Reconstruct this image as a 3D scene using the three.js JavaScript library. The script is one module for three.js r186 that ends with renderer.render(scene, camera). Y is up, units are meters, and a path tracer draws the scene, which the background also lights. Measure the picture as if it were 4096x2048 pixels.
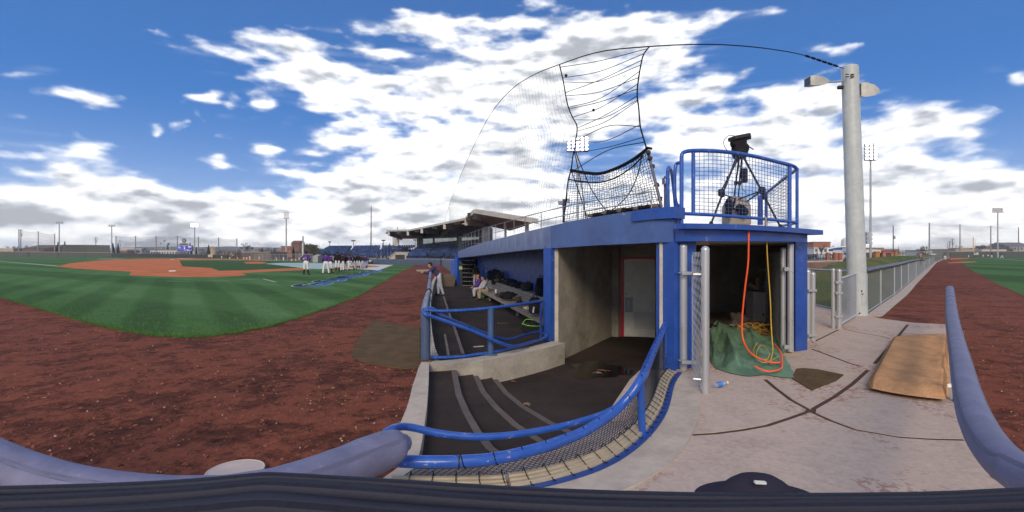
import * as THREE from 'three';
import { mergeGeometries, mergeVertices, toCreasedNormals } from 'three/addons/utils/BufferGeometryUtils.js';
import { RoundedBoxGeometry } from 'three/addons/geometries/RoundedBoxGeometry.js';
import { FontLoader } from 'three/addons/loaders/FontLoader.js';
import { ImprovedNoise } from 'three/addons/math/ImprovedNoise.js';

// ---------------------------------------------------------------- camera, sky, sun, exposure
const scene = new THREE.Scene();
const EYE = 1.7, F = 1288, CX = 1288, HY = 638;      // eye height; focal length and centre of a sheet 2576 units wide
const camera = new THREE.PerspectiveCamera(2 * Math.atan(0.5) * 180 / Math.PI, 2, 0.05, 6000);
camera.position.set(0, EYE, 0);
camera.setViewOffset(2576, 1288, 0, 6, 2576, 1288);
const renderer = new THREE.WebGLRenderer({ antialias: true });
renderer.toneMapping = THREE.LinearToneMapping;
renderer.toneMappingExposure = 1.26;
renderer.shadowMap.enabled = true;
const SUN_AZ = -168 * Math.PI / 180, SUN_EL = 28 * Math.PI / 180;
const sunDir = new THREE.Vector3(Math.sin(SUN_AZ) * Math.cos(SUN_EL), Math.sin(SUN_EL), -Math.cos(SUN_AZ) * Math.cos(SUN_EL));
const sun = new THREE.DirectionalLight(0xffe9cc, 2.2);
sun.name = 'sun';
sun.position.copy(sunDir).multiplyScalar(200);
sun.castShadow = true;
sun.shadow.radius = 38;
Object.assign(sun.shadow.camera, { left: -120, right: 120, top: 120, bottom: -120, near: 1, far: 600 });
sun.shadow.mapSize.set(4096, 4096);
scene.add(sun);

const pn = new ImprovedNoise();
function fbm3(x, y, z, oct) { let s = 0, a = 0.5; for (let i = 0; i < oct; i++) { s += a * pn.noise(x, y, z); x = x * 2.03 + 5.1; y = y * 2.03 + 1.7; z = z * 2.03 - 3.3; a *= 0.54; } return s; }
const sst = (x, a, b) => { const t = Math.min(1, Math.max(0, (x - a) / (b - a))); return t * t * (3 - 2 * t); };
const mix = (a, b, t) => a + (b - a) * t;
{
  // cumulus banks in the part of the sky ahead: [across, up, half width, half height, weight, turn]
  const bank = [
    [620, 140, 150, 36, .62, .15], [790, 175, 170, 42, .8, .3], [960, 235, 190, 50, .85, .45], [1110, 290, 130, 70, .8, .3],
    [880, 130, 110, 16, .5, .1], [1180, 190, 190, 66, 1, -.1], [1330, 215, 190, 90, 1.05, .1], [1480, 250, 120, 110, .85, .2],
    [1540, 105, 190, 66, .95, -.05], [1640, 170, 90, 80, .8, 0], [980, 78, 130, 16, .62, .12], [1210, 62, 210, 22, .7, 0], [1760, 48, 190, 17, .5, 0], [1500, 50, 180, 20, .6, 0],
    [900, 430, 150, 56, .75, .15], [1040, 390, 150, 60, .9, 0], [1150, 450, 190, 90, 1, 0], [1330, 420, 110, 100, .95, 0], [980, 540, 240, 70, 1, 0], [1230, 560, 240, 70, 1, 0],
    [665, 385, 62, 26, .78, .2], [540, 262, 48, 14, .6, .2], [592, 278, 18, 24, .62, 0], [670, 258, 44, 30, .72, .2], [820, 262, 70, 44, .66, .5], [530, 410, 30, 22, .56, .6], [375, 330, 18, 20, .5, 0],
    [228, 254, 66, 20, .62, .1], [40, 196, 70, 26, .66, -.2], [110, 345, 190, 30, .42, .1], [455, 305, 16, 12, .45, 0], [240, 372, 60, 14, .3, 0], [510, 298, 10, 8, .5, 0],
    [60, 520, 210, 74, 1, 0], [230, 500, 120, 50, .85, .3], [370, 545, 150, 56, .95, .2], [500, 520, 130, 48, .9, .2], [640, 545, 130, 46, .95, 0], [780, 570, 130, 60, .95, 0], [330, 600, 420, 34, .95, 0], [700, 610, 300, 30, .95, 0], [685, 476, 20, 12, .6, 0], [735, 488, 24, 12, .55, 0],
    [1790, 270, 110, 80, .72, .2], [1700, 330, 120, 66, .7, -.1], [1990, 225, 100, 46, .62, -.3], [2065, 245, 90, 36, .6, .2], [1920, 340, 150, 66, .85, -.15], [2060, 320, 90, 50, .8, 0], [2200, 232, 70, 18, .55, .1],
    [2080, 125, 52, 20, .6, .2], [2330, 305, 110, 36, .85, .05], [2240, 335, 90, 40, .8, -.2], [2400, 340, 70, 26, .75, .2], [2440, 385, 60, 16, .5, 0], [2170, 400, 140, 40, .72, 0],
    [2060, 470, 200, 60, .85, 0], [2300, 480, 220, 60, .95, 0], [2520, 470, 150, 60, .95, 0], [2000, 560, 260, 76, .95, 0], [2330, 580, 300, 66, 1, 0], [2560, 560, 200, 70, 1, 0], [2560, 200, 40, 20, .55, .2],
    [1560, 560, 120, 56, .78, 0], [1500, 460, 110, 30, .5, -.2], [1660, 500, 140, 40, .6, .1], [1800, 560, 160, 40, .7, 0], [1500, 600, 300, 30, .8, 0], [1800, 400, 80, 40, .45, 0],
  ].map(([a, b, c, d, w, t]) => [a, b, 1 / c, 1 / d, w, Math.cos(t), Math.sin(t)]);
  const dusky = [[865, 545, 40, 70, .5], [1085, 490, 110, 56, .45], [300, 545, 330, 26, .3], [60, 560, 170, 26, .34], [480, 545, 130, 24, .34], [400, 600, 420, 22, .24], [1490, 400, 60, 60, .22], [1110, 230, 60, 22, .26], [640, 580, 150, 20, .2], [2450, 480, 90, 14, .14], [1060, 620, 200, 20, .12], [1200, 430, 70, 40, .2], [950, 500, 60, 30, .18], [1900, 300, 90, 22, .16], [2150, 420, 160, 18, .14]];
  const W = 4096, Hh = 2048, data = new Float32Array(W * Hh * 4), half = Hh / 2;
  for (let r = 0; r < Hh; r++) {
    const el = ((r + .5) / Hh - .5) * Math.PI, y = Math.sin(el), c = Math.cos(el);
    for (let k = 0; k < W; k++) {
      const o = (r * W + k) * 4;
      data[o + 3] = 1;
      if (r < half - 2) { data[o] = .34; data[o + 1] = .33; data[o + 2] = .33; continue; }
      const az = ((k + .5) / W - .5) * 2 * Math.PI, x = Math.cos(az) * c, z = Math.sin(az) * c;
      const cs = x * sunDir.x + y * sunDir.y + z * sunDir.z;
      // clear air
      const t = Math.min(1, Math.max(0, y) / .44), lo = Math.pow(1 - Math.min(1, Math.max(0, y) / .30), 2.2);
      let R = mix(.062, .050, t) + .42 * lo, G = mix(.225, .142, t) + .40 * lo, B = mix(.60, .385, t) + .24 * lo;
      const glow = Math.exp((cs - 1) * 9);
      R += .10 * glow; G += .12 * glow; B += .10 * glow;
      // clouds
      let dusk = 0, inFrame = 0, px = 0, py = 0, base = 0, s = 0;
      if (z < -.12) { px = CX - F * x / z; py = HY + F * y / z; inFrame = sst(px, -500, -150) * (1 - sst(px, 2726, 3076)) * sst(py, -420, -90); }
      const flat = y * 2.3 + .2;
      if (inFrame < 1) base = .42 + .95 * pn.noise(x * 2.6 + 7, flat * 2.2, z * 2.6 + 3) + .4 * pn.noise(x * 6 + 1, flat * 5, z * 6) + .35 * (1 - sst(y, .05, .35));
      if (inFrame > 0) {
        const wx = 62 * pn.noise(x * 11, flat * 13, z * 11) + 30 * pn.noise(x * 27 + 3, flat * 30, z * 27), wy = 34 * pn.noise(x * 11 + 9, flat * 13, z * 11 + 4) + 18 * pn.noise(x * 27, flat * 30 + 8, z * 27), qx = px + wx, qy = py + wy;
        for (const [a, b, ia, ib, w, ct, st] of bank) {
          const dx = qx - a, dy = qy - b;
          if (dx > 520 || dx < -520 || dy > 260 || dy < -260) continue;
          const u = (dx * ct + dy * st) * ia, v = (dy * ct - dx * st) * ib, q = u * u + v * v;
          if (q < 5) s = 1 - (1 - s) * (1 - w * Math.exp(-q * .85));
        }
        for (const [a, b, ia, ib, w] of dusky) { const u = (qx - a) / ia, v = (qy - b) / ib, q = u * u + v * v; if (q < 6) dusk += w * Math.exp(-q); }
      }
      const cover = mix(base, s * 1.30, inFrame);
      if (cover > .04) {
        const n1 = fbm3(x * 10, flat * 12.5, z * 10, 7), big = pn.noise(x * 5 + 2, flat * 6, z * 5);
        const low = 1 - sst(y, .03, .17), dens = cover * (1 + .22 * low) + n1 * (1.6 - .6 * low) + big * .16 - .45;
        const a = Math.min(1, .10 * sst(cover, .1, .5) * sst(fbm3(x * 6, flat * 34, z * 6, 4), -.1, .45) + sst(dens, -.14, .70));
        if (a > 0) {
          const n2 = fbm3(x * 10 + .06, flat * 12.5 + .30, z * 10 + .06, 5);
          const thick = cover + n2 * 1.2 + big * .2 - .50;
          let L = 1.03 - .30 * sst(thick, .35, 1.05) * (1 + 2.6 * n2) + .50 * (n1 - n2) - dusk * (.48 + 1.5 * n1) + .16 * Math.exp(-(((px - 1080) / 420) ** 2) - (((py - 430) / 190) ** 2)) * inFrame;
          L += .30 * glow;
          L = Math.max(.42, L);
          const cool = sst(1.0 - L, 0, .5);
          R = mix(R, L * mix(1, .93, cool), a); G = mix(G, L * mix(1, .975, cool), a); B = mix(B, L * mix(1.0, 1.07, cool), a);
        }
      }
      data[o] = R; data[o + 1] = G; data[o + 2] = B;
    }
  }
  const sky = new THREE.DataTexture(data, W, Hh, THREE.RGBAFormat, THREE.FloatType);
  sky.mapping = THREE.EquirectangularReflectionMapping;
  sky.magFilter = THREE.LinearFilter; sky.minFilter = THREE.LinearFilter;
  sky.colorSpace = THREE.LinearSRGBColorSpace;
  sky.needsUpdate = true;
  scene.background = sky;
  scene.environment = sky;
}
scene.fog = new THREE.FogExp2(0xdfe6ee, 0.00028);

// ---------------------------------------------------------------- helpers
let seed = 20240317;
const rnd = () => { seed = (seed * 1664525 + 1013904223) >>> 0; return seed / 4294967296; };
const rr = (a, b) => a + (b - a) * rnd();
const V = (x, y, z) => new THREE.Vector3(x, y, z);
const at = (px, py, d) => V((px - CX) / F * d, EYE + (HY - py) / F * d, -d);   // the point on a line of sight at a depth
const on = (px, py, y = 0) => at(px, py, (EYE - y) * F / (py - HY));            // where that line meets the level y
const hAt = (py, d) => EYE + (HY - py) / F * d;
const xAt = (px, d) => (px - CX) / F * d;
const taken = new Map();
function numbered(n) { const k = taken.get(n) ?? 0; taken.set(n, k + 1); return k ? n + '_' + String(k).padStart(3, '0') : n; }
const flatG = (g) => g.index ? g.toNonIndexed() : g;
function metricUV(g) {
  const p = g.attributes.position, n = g.attributes.normal, uv = new Float32Array(p.count * 2);
  for (let i = 0; i < p.count; i++) {
    const ax = Math.abs(n.getX(i)), ay = Math.abs(n.getY(i)), az = Math.abs(n.getZ(i));
    if (ay >= ax && ay >= az) { uv[2 * i] = p.getX(i); uv[2 * i + 1] = p.getZ(i); }
    else if (ax >= az) { uv[2 * i] = p.getZ(i); uv[2 * i + 1] = p.getY(i); }
    else { uv[2 * i] = p.getX(i); uv[2 * i + 1] = p.getY(i); }
  }
  g.setAttribute('uv', new THREE.BufferAttribute(uv, 2));
  return g;
}
function merged(list) {
  list = (Array.isArray(list) ? list : [list]).filter(Boolean);
  if (list.length === 1) return list[0];
  const color = list.some((g) => g.attributes.color);
  return mergeGeometries(list.map((g) => {
    const f = flatG(g), o = new THREE.BufferGeometry();
    o.setAttribute('position', f.attributes.position);
    if (!f.attributes.normal) f.computeVertexNormals();
    o.setAttribute('normal', f.attributes.normal);
    if (color) o.setAttribute('color', f.attributes.color ?? new THREE.BufferAttribute(new Float32Array(f.attributes.position.count * 3).fill(1), 3));
    return o;
  }));
}
function mesh(name, geo, material, keepUV) {
  let g = merged(geo);
  if (!g.attributes.normal) g.computeVertexNormals();
  if (!keepUV && (material.map || material.bumpMap || material.roughnessMap)) { if (g.index && !g.userData.shared) g = g.toNonIndexed(); metricUV(g); }
  const m = new THREE.Mesh(g, material);
  m.name = name; m.castShadow = m.receiveShadow = true;
  return m;
}
const part = (name, geo, material, parent, keepUV) => { const m = mesh(name, geo, material, keepUV); parent.add(m); return m; };
function tag(o, label, category, group, kind) {
  if (label) o.userData.label = label;
  if (category) o.userData.category = category;
  if (group) o.userData.group = group;
  if (kind) o.userData.kind = kind;
  return o;
}
// puts a thing into the scene; its origin goes to the middle of its foot
function place(o, label, category, group, kind) {
  o.name = numbered(o.name);
  o.updateMatrixWorld(true);
  const b = new THREE.Box3().setFromObject(o), c = V((b.min.x + b.max.x) / 2, b.min.y, (b.min.z + b.max.z) / 2);
  if (o.isMesh && !o.isInstancedMesh && !o.children.length) { o.geometry = o.geometry.clone().translate(-c.x, -c.y, -c.z); o.position.add(c); }
  else if (!o.isMesh && o.position.lengthSq() === 0) { for (const k of o.children) k.position.sub(c); o.position.copy(c); }
  scene.add(o);
  return tag(o, label, category, group, kind);
}
const group = (name) => { const g = new THREE.Group(); g.name = name; return g; };
const setting = (name, geo, material, keepUV) => { const m = mesh(numbered(name), geo, material, keepUV); m.userData.kind = 'structure'; scene.add(m); return m; };

const box = (w, h, d, x = 0, y = 0, z = 0, ry = 0, rx = 0, rz = 0) => { const g = new THREE.BoxGeometry(w, h, d); if (rz) g.rotateZ(rz); if (rx) g.rotateX(rx); if (ry) g.rotateY(ry); return g.translate(x, y, z); };
const rbox = (w, h, d, r, x = 0, y = 0, z = 0, ry = 0, rx = 0, rz = 0) => { const g = new RoundedBoxGeometry(w, h, d, 2, Math.min(r, w / 2.01, h / 2.01, d / 2.01)); if (rz) g.rotateZ(rz); if (rx) g.rotateX(rx); if (ry) g.rotateY(ry); return g.translate(x, y, z); };
const cyl = (r0, r1, h, x = 0, y = 0, z = 0, n = 16) => new THREE.CylinderGeometry(r1, r0, h, n).translate(x, y + h / 2, z);
const UPV = V(0, 1, 0);
function bar(a, b, r, n = 8, r2 = r) {
  const d = b.clone().sub(a), L = d.length(), g = new THREE.CylinderGeometry(r2, r, L, n);
  g.applyQuaternion(new THREE.Quaternion().setFromUnitVectors(UPV, d.divideScalar(L)));
  const m = a.clone().add(b).multiplyScalar(.5);
  return g.translate(m.x, m.y, m.z);
}
function pipe(pts, r, seg = 40, n = 10, caps = true, radiusAt, tension = .5) {
  const c = new THREE.CatmullRomCurve3(pts, false, 'centripetal', tension), fr = c.computeFrenetFrames(seg, false), pos = [], nor = [], idx = [];
  const P = [], N = V(0, 0, 0);
  for (let i = 0; i <= seg; i++) {
    const t = i / seg, p = c.getPointAt(t), q = radiusAt ? r * radiusAt(t) : r;
    P.push(p);
    for (let j = 0; j <= n; j++) {
      const a = j / n * Math.PI * 2;
      N.copy(fr.normals[i]).multiplyScalar(Math.cos(a)).addScaledVector(fr.binormals[i], Math.sin(a));
      pos.push(p.x + N.x * q, p.y + N.y * q, p.z + N.z * q); nor.push(N.x, N.y, N.z);
    }
  }
  for (let i = 0; i < seg; i++) for (let j = 0; j < n; j++) { const a = i * (n + 1) + j, b = a + n + 1; idx.push(a, a + 1, b, a + 1, b + 1, b); }
  const g = new THREE.BufferGeometry();
  g.setAttribute('position', new THREE.Float32BufferAttribute(pos, 3)); g.setAttribute('normal', new THREE.Float32BufferAttribute(nor, 3)); g.setIndex(idx);
  if (!caps) return g;
  const e0 = new THREE.SphereGeometry(radiusAt ? r * radiusAt(0) : r, n, 6).translate(P[0].x, P[0].y, P[0].z), e1 = new THREE.SphereGeometry(radiusAt ? r * radiusAt(1) : r, n, 6).translate(P[seg].x, P[seg].y, P[seg].z);
  return merged([g, e0, e1]);
}
// many thin three-sided wires as one geometry: list of [a, b] or polylines
function wires(lines, r) {
  const pos = [], nor = [], idx = [];
  const d = V(), u = V(), w = V(), N = V();
  for (const L of lines) for (let i = 0; i + 1 < L.length; i++) {
    const a = L[i], b = L[i + 1];
    d.copy(b).sub(a).normalize();
    u.set(0, 0, 1); if (Math.abs(d.z) > .9) u.set(1, 0, 0);
    w.crossVectors(d, u).normalize(); u.crossVectors(w, d);
    const o = pos.length / 3;
    for (const p of [a, b]) for (let k = 0; k < 3; k++) {
      const q = k * 2.0944 + .5;
      N.copy(u).multiplyScalar(Math.cos(q)).addScaledVector(w, Math.sin(q));
      pos.push(p.x + N.x * r, p.y + N.y * r, p.z + N.z * r); nor.push(N.x, N.y, N.z);
    }
    for (let k = 0; k < 3; k++) { const e = (k + 1) % 3; idx.push(o + k, o + e, o + 3 + k, o + e, o + 3 + e, o + 3 + k); }
  }
  const g = new THREE.BufferGeometry();
  g.setAttribute('position', new THREE.Float32BufferAttribute(pos, 3)); g.setAttribute('normal', new THREE.Float32BufferAttribute(nor, 3)); g.setIndex(idx);
  return g;
}
// level sheet or prism over a plan outline [[x, z], ...]
function prism(out, y0, y1, holes = []) {
  const c = out.map(([x, z]) => new THREE.Vector2(x, -z));
  if (THREE.ShapeUtils.isClockWise(c)) c.reverse();
  const hs = holes.map((h) => { const k = h.map(([x, z]) => new THREE.Vector2(x, -z)); if (!THREE.ShapeUtils.isClockWise(k)) k.reverse(); return k; });
  const tri = THREE.ShapeUtils.triangulateShape(c, hs), all = c.concat(...hs), pos = [];
  for (const t of tri) for (const i of t) pos.push(all[i].x, y1, -all[i].y);
  if (y0 !== undefined && y0 !== null) {
    for (const t of tri) for (const i of [t[0], t[2], t[1]]) pos.push(all[i].x, y0, -all[i].y);
    for (const ring of [c, ...hs]) ring.forEach((a, i) => { const b = ring[(i + 1) % ring.length]; pos.push(a.x, y0, -a.y, b.x, y0, -b.y, b.x, y1, -b.y, a.x, y0, -a.y, b.x, y1, -b.y, a.x, y1, -a.y); });
  }
  const g = new THREE.BufferGeometry();
  g.setAttribute('position', new THREE.Float32BufferAttribute(pos, 3));
  g.computeVertexNormals();
  return g;
}
const plan = (list, y = 0) => list.map(([px, py]) => { const p = on(px, py, y); return [p.x, p.z]; });
// surface through a grid of points rows[i][j]
function skin(rows, flat) {
  const pos = [], idx = [], m = rows[0].length;
  for (const r of rows) for (const p of r) pos.push(p.x, p.y, p.z);
  for (let i = 0; i + 1 < rows.length; i++) for (let j = 0; j + 1 < m; j++) { const a = i * m + j, b = a + m; idx.push(a, b, a + 1, a + 1, b, b + 1); }
  let g = new THREE.BufferGeometry();
  g.setAttribute('position', new THREE.Float32BufferAttribute(pos, 3)); g.setIndex(idx);
  if (flat) g = g.toNonIndexed();
  g.computeVertexNormals();
  return g;
}
// closed solid between a bottom and a top polyline ring: list of cross-sections, each a ring of points
function loft(sections, capEnds = true) {
  const pos = [], T = (a, b, c) => pos.push(a.x, a.y, a.z, b.x, b.y, b.z, c.x, c.y, c.z);
  for (let i = 0; i + 1 < sections.length; i++) { const A = sections[i], B = sections[i + 1], n = A.length; for (let j = 0; j < n; j++) { const k = (j + 1) % n; T(A[j], B[j], A[k]); T(A[k], B[j], B[k]); } }
  if (capEnds) for (const [s, f] of [[sections[0], 1], [sections[sections.length - 1], 0]]) for (let j = 1; j + 1 < s.length; j++) f ? T(s[0], s[j], s[j + 1]) : T(s[0], s[j + 1], s[j]);
  const g = new THREE.BufferGeometry();
  g.setAttribute('position', new THREE.Float32BufferAttribute(pos, 3));
  g.computeVertexNormals();
  return g;
}
// upright wall along a plan path: stations [x, z, y0, y1], of a thickness to the left of the path
function wall(st, th) {
  return loft(st.map(([x, z, y0, y1], i) => {
    const a = st[Math.max(0, i - 1)], b = st[Math.min(st.length - 1, i + 1)], dx = b[0] - a[0], dz = b[1] - a[1], L = Math.hypot(dx, dz) || 1, nx = dz / L * th, nz = -dx / L * th;
    return [V(x, y0, z), V(x, y1, z), V(x + nx, y1, z + nz), V(x + nx, y0, z + nz)];
  }));
}
function lerpTab(tab, x, k = 1) { if (x <= tab[0][0]) return tab[0][k]; for (let i = 0; i + 1 < tab.length; i++) if (x <= tab[i + 1][0]) return mix(tab[i][k], tab[i + 1][k], (x - tab[i][0]) / (tab[i + 1][0] - tab[i][0])); return tab[tab.length - 1][k]; }

// ---------------------------------------------------------------- textures and materials
function tile(size, cells, oct, s0, gain = .5) {
  const out = new Float32Array(size * size);
  let amp = 1, tot = 0;
  for (let o = 0; o < oct; o++) {
    const n = cells << o, lat = new Float32Array(n * n);
    let s = (s0 * 7919 + o * 104729 + 12345) >>> 0;
    for (let i = 0; i < lat.length; i++) { s = (s * 1664525 + 1013904223) >>> 0; lat[i] = s / 4294967296; }
    for (let y = 0; y < size; y++) {
      const fy = y / size * n, y0 = fy | 0, ty = fy - y0, sy = ty * ty * (3 - 2 * ty), a0 = (y0 % n) * n, a1 = ((y0 + 1) % n) * n;
      for (let x = 0; x < size; x++) {
        const fx = x / size * n, x0 = fx | 0, tx = fx - x0, sx = tx * tx * (3 - 2 * tx), x1 = (x0 + 1) % n;
        out[y * size + x] += amp * mix(mix(lat[a0 + x0], lat[a0 + x1], sx), mix(lat[a1 + x0], lat[a1 + x1], sx), sy);
      }
    }
    tot += amp; amp *= gain;
  }
  for (let i = 0; i < out.length; i++) out[i] /= tot;
  return out;
}
const toS = (c) => Math.max(0, Math.min(255, Math.round(255 * (c <= .0031308 ? c * 12.92 : 1.055 * Math.pow(c, 1 / 2.4) - .055))));
function texture(size, metres, fn, linear) {
  const d = new Uint8Array(size * size * 4);
  for (let i = 0; i < size * size; i++) { const c = fn(i, i % size, (i / size) | 0); for (let k = 0; k < 3; k++) { const v = c.length ? c[k] : c; d[4 * i + k] = linear ? Math.max(0, Math.min(255, Math.round(v * 255))) : toS(v); } d[4 * i + 3] = 255; }
  const t = new THREE.DataTexture(d, size, size);
  t.wrapS = t.wrapT = THREE.RepeatWrapping; t.magFilter = THREE.LinearFilter; t.minFilter = THREE.LinearMipmapLinearFilter; t.generateMipmaps = true;
  t.colorSpace = linear ? THREE.NoColorSpace : THREE.SRGBColorSpace;
  t.repeat.set(1 / metres, 1 / metres); t.needsUpdate = true;
  return t;
}
const N1 = tile(512, 6, 7, 1), N2 = tile(512, 24, 5, 2, .7), N3 = tile(512, 3, 4, 3);
const mottle = texture(512, 2.2, (i) => { const v = .80 + .34 * (N1[i] - .5) + .22 * (N2[i] - .5); return [v, v, v]; });
const mottleB = texture(512, 2.2, (i) => .55 * N1[i] + .45 * N2[i], true);
const fine = texture(512, .6, (i) => N2[i], true);
const roughT = texture(512, 1.7, (i) => { const v = .72 + .5 * (N1[i] - .5); return [v, v, v]; }, true);
function mat(rgb, rough = .8, o = {}) {
  const m = new THREE.MeshPhysicalMaterial({ roughness: rough, specularIntensity: rough > .84 ? .25 : 1, ...o });
  m.color.setRGB(...rgb);
  return m;
}
const worn = (rgb, rough, o = {}) => mat(rgb.map((c) => c / .80), rough, { map: mottle, roughnessMap: roughT, bumpMap: mottleB, bumpScale: .004, ...o });
const M = {};
{
  const A = tile(2048, 36, 6, 11, .66), B = tile(2048, 150, 4, 12, .8), C = tile(2048, 4, 5, 13, .6);
  const prints = new Float32Array(2048 * 2048);
  for (let n = 0; n < 330; n++) {
    const cx = rnd() * 2048, cy = rnd() * 2048, an = (rnd() < .7 ? rr(-.5, .5) : rnd() * 6.28), c = Math.cos(an), s = Math.sin(an), px = 2048 / 13, dep = rr(.35, 1);
    for (const [o, l, w] of [[.06, .085, .045], [-.075, .04, .034]]) for (let y = -22; y <= 22; y++) for (let x = -22; x <= 22; x++) { const u = (x * c + y * s) / px - o, v = (y * c - x * s) / px, q = (u / l) ** 2 + (v / w) ** 2; if (q < 1.6) { const i = (((cy + y) | 0) & 2047) * 2048 + (((cx + x) | 0) & 2047); prints[i] = Math.max(prints[i], dep * (1 - sst(q, .6, 1.3))) - (q > 1.05 ? .12 * dep : 0); } }
  }
  const pit = (i) => -.42 * prints[i] + sst(A[i] * .75 + B[i] * .25 + .18 * (C[i] - .5), .36, .58);
  M.dirt = mat([1, 1, 1], .95, {
    map: texture(2048, 13, (i) => {
      const k = pit(i), v = .56 + .50 * k + .85 * (B[i] - .5) + .36 * (C[i] - .5), chip = B[i] > .84 ? 1.35 : 1;
      return [.172 * v * chip, .052 * v * chip * (1 + .04 * (1 - k)), .030 * v * chip * (1 + .06 * (1 - k))];
    }),
    bumpMap: texture(2048, 13, (i) => .55 * pit(i) * .7 + .3 * B[i], true), bumpScale: .03,
  });
  const K = tile(1024, 14, 6, 21, .6), L = tile(1024, 4, 4, 22), D = tile(1024, 120, 3, 23, .7);
  M.clay = mat([1, 1, 1], .92, { map: texture(1024, 9, (i) => { const v = .86 + .5 * (K[i] - .5) + .5 * (L[i] - .5) + .25 * (D[i] - .5); return [.58 * v, .175 * v, .066 * v]; }), bumpMap: texture(1024, 9, (i) => K[i], true), bumpScale: .02 });
  M.turf = mat([1, 1, 1], .9, { vertexColors: true, map: texture(1024, 3.2, (i) => { const v = .82 + .42 * (K[i] - .5) + .55 * (D[i] - .5); return [v, v, v]; }), bumpMap: texture(1024, 3.2, (i) => D[i], true), bumpScale: .02 });
  M.bankGrass = mat([1, 1, 1], .95, { vertexColors: true, map: M.turf.map, bumpMap: M.turf.bumpMap, bumpScale: .04 });
  // concrete: sand grain, blotches and reddish soil trodden in
  M.slab = mat([1, 1, 1], .85, {
    map: texture(1024, 4.2, (i) => {
      const v = .86 + .30 * (K[i] - .5) + .30 * (D[i] - .5) + .22 * (L[i] - .5), soil = sst(K[i] * .5 + L[i] * .5, .49, .64) * sst(D[i], .40, .70);
      return [mix(.56, .29, soil * .9) * v, mix(.445, .16, soil * .9) * v, mix(.37, .12, soil * .9) * v];
    }), bumpMap: texture(1024, 4.2, (i) => .5 * D[i] + .5 * K[i], true), bumpScale: .006,
  });
  M.wallConcrete = mat([1, 1, 1], .88, {
    map: texture(1024, 3.4, (i, x, y) => { const st = sst(L[((y >> 3) * 1024 + x) % (1 << 20)] , .5, .75), v = .82 + .5 * (K[i] - .5) + .22 * (D[i] - .5) - .22 * st; return [.52 * v, .48 * v, .41 * v]; }), bumpMap: texture(1024, 3.4, (i) => K[i] * .6 + D[i] * .4, true), bumpScale: .008,
  });
  M.paleConcrete = mat([1, 1, 1], .85, { map: texture(512, 1.6, (i) => { const v = .9 + .36 * (N1[i] - .5) + .3 * (N2[i] - .5); return [.50 * v, .43 * v, .36 * v]; }), bumpMap: mottleB, bumpScale: .01 });
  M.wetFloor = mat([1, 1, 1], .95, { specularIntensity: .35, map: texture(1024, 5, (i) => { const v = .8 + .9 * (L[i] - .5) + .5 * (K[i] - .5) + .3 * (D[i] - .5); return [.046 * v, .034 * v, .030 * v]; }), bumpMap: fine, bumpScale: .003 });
  M.rust = mat([1, 1, 1], .9, { map: texture(512, .5, (i) => { const v = .7 + .8 * (N1[i] - .5); return [.30 * v, .14 * v, .06 * v]; }) });
}
const chips = (r, g, b, cr, cg, cb, th, m) => texture(512, m, (i) => { const v = .84 + .45 * (N1[i] - .5) + .25 * (N2[i] - .5), k = sst(N2[i] * .6 + N1[i] * .4, th, th + .03), d = .35 * sst(N3[i], .5, .8); return [mix(mix(r * v, cr * .5, d * .3), cr, k), mix(mix(g * v, cg * .5, d * .3), cg, k), mix(mix(b * v, cb * .5, d * .3), cb, k)]; });
M.blue = mat([1, 1, 1], .55, { map: chips(.017, .082, .40, .16, .20, .30, .69, 2.1), roughnessMap: roughT, bumpMap: mottleB, bumpScale: .008 });        // dugout paint
M.blueSheen = mat([1, 1, 1], .5, { map: chips(.060, .125, .35, .22, .25, .33, .70, 3.1), roughnessMap: roughT, bumpMap: mottleB, bumpScale: .008 });  // fascia blue made paler, light sheen put into the colour
M.bluePipe = mat([1, 1, 1], .42, { map: chips(.022, .105, .48, .30, .26, .24, .66, .55), roughnessMap: roughT, bumpMap: mottleB, bumpScale: .002 });
M.pad = mat([1, 1, 1], .6, { map: chips(.17, .176, .29, .30, .28, .31, .71, .8), bumpMap: mottleB, bumpScale: .006 });  // lavender lifted to carry the sky's reflection in the pad colour
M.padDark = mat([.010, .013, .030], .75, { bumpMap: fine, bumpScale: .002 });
M.navy = worn([.035, .055, .14], .6);
M.galv = mat([.50, .52, .54], .42, { metalness: .55, roughnessMap: roughT });
M.galvDull = mat([.34, .36, .38], .55, { metalness: .35 });
M.poleWhite = worn([.43, .475, .485], .5);
M.steel = mat([.30, .31, .33], .5, { metalness: .4 });
M.black = mat([.012, .012, .014], .6);
M.cloth = mat([.018, .018, .021], .9);
M.white = mat([.75, .75, .73], .6);
M.offWhite = worn([.60, .59, .55], .6);
M.cream = worn([.55, .52, .44], .8);
M.red = worn([.52, .014, .03], .5);
M.wood = mat([1, 1, 1], .75, { map: texture(512, 1.1, (i, x, y) => { const v = .8 + .5 * (N1[((y * 6) % 512) * 512 + (x >> 2)] - .5) + .3 * (N2[i] - .5); return [.34 * v, .30 * v, .26 * v]; }), bumpMap: fine, bumpScale: .002 });
M.woodNew = mat([1, 1, 1], .7, { map: texture(512, .8, (i, x, y) => { const v = .8 + .6 * (N1[((y * 8) % 512) * 512 + (x >> 3)] - .5); return [.55 * v, .34 * v, .16 * v]; }) });
M.foam = mat([1, 1, 1], .9, { map: texture(512, .7, (i, x, y) => { const v = .85 + .5 * (N2[((y * 5) % 512) * 512 + (x >> 2)] - .5) + .3 * (N1[i] - .5); return [.50 * v, .43 * v, .32 * v]; }), bumpMap: fine, bumpScale: .003 });
M.glass = new THREE.MeshPhysicalMaterial({ color: 0xcfd8d6, roughness: .06, transmission: .35, thickness: 0, ior: 1.5, metalness: 0 });
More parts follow.
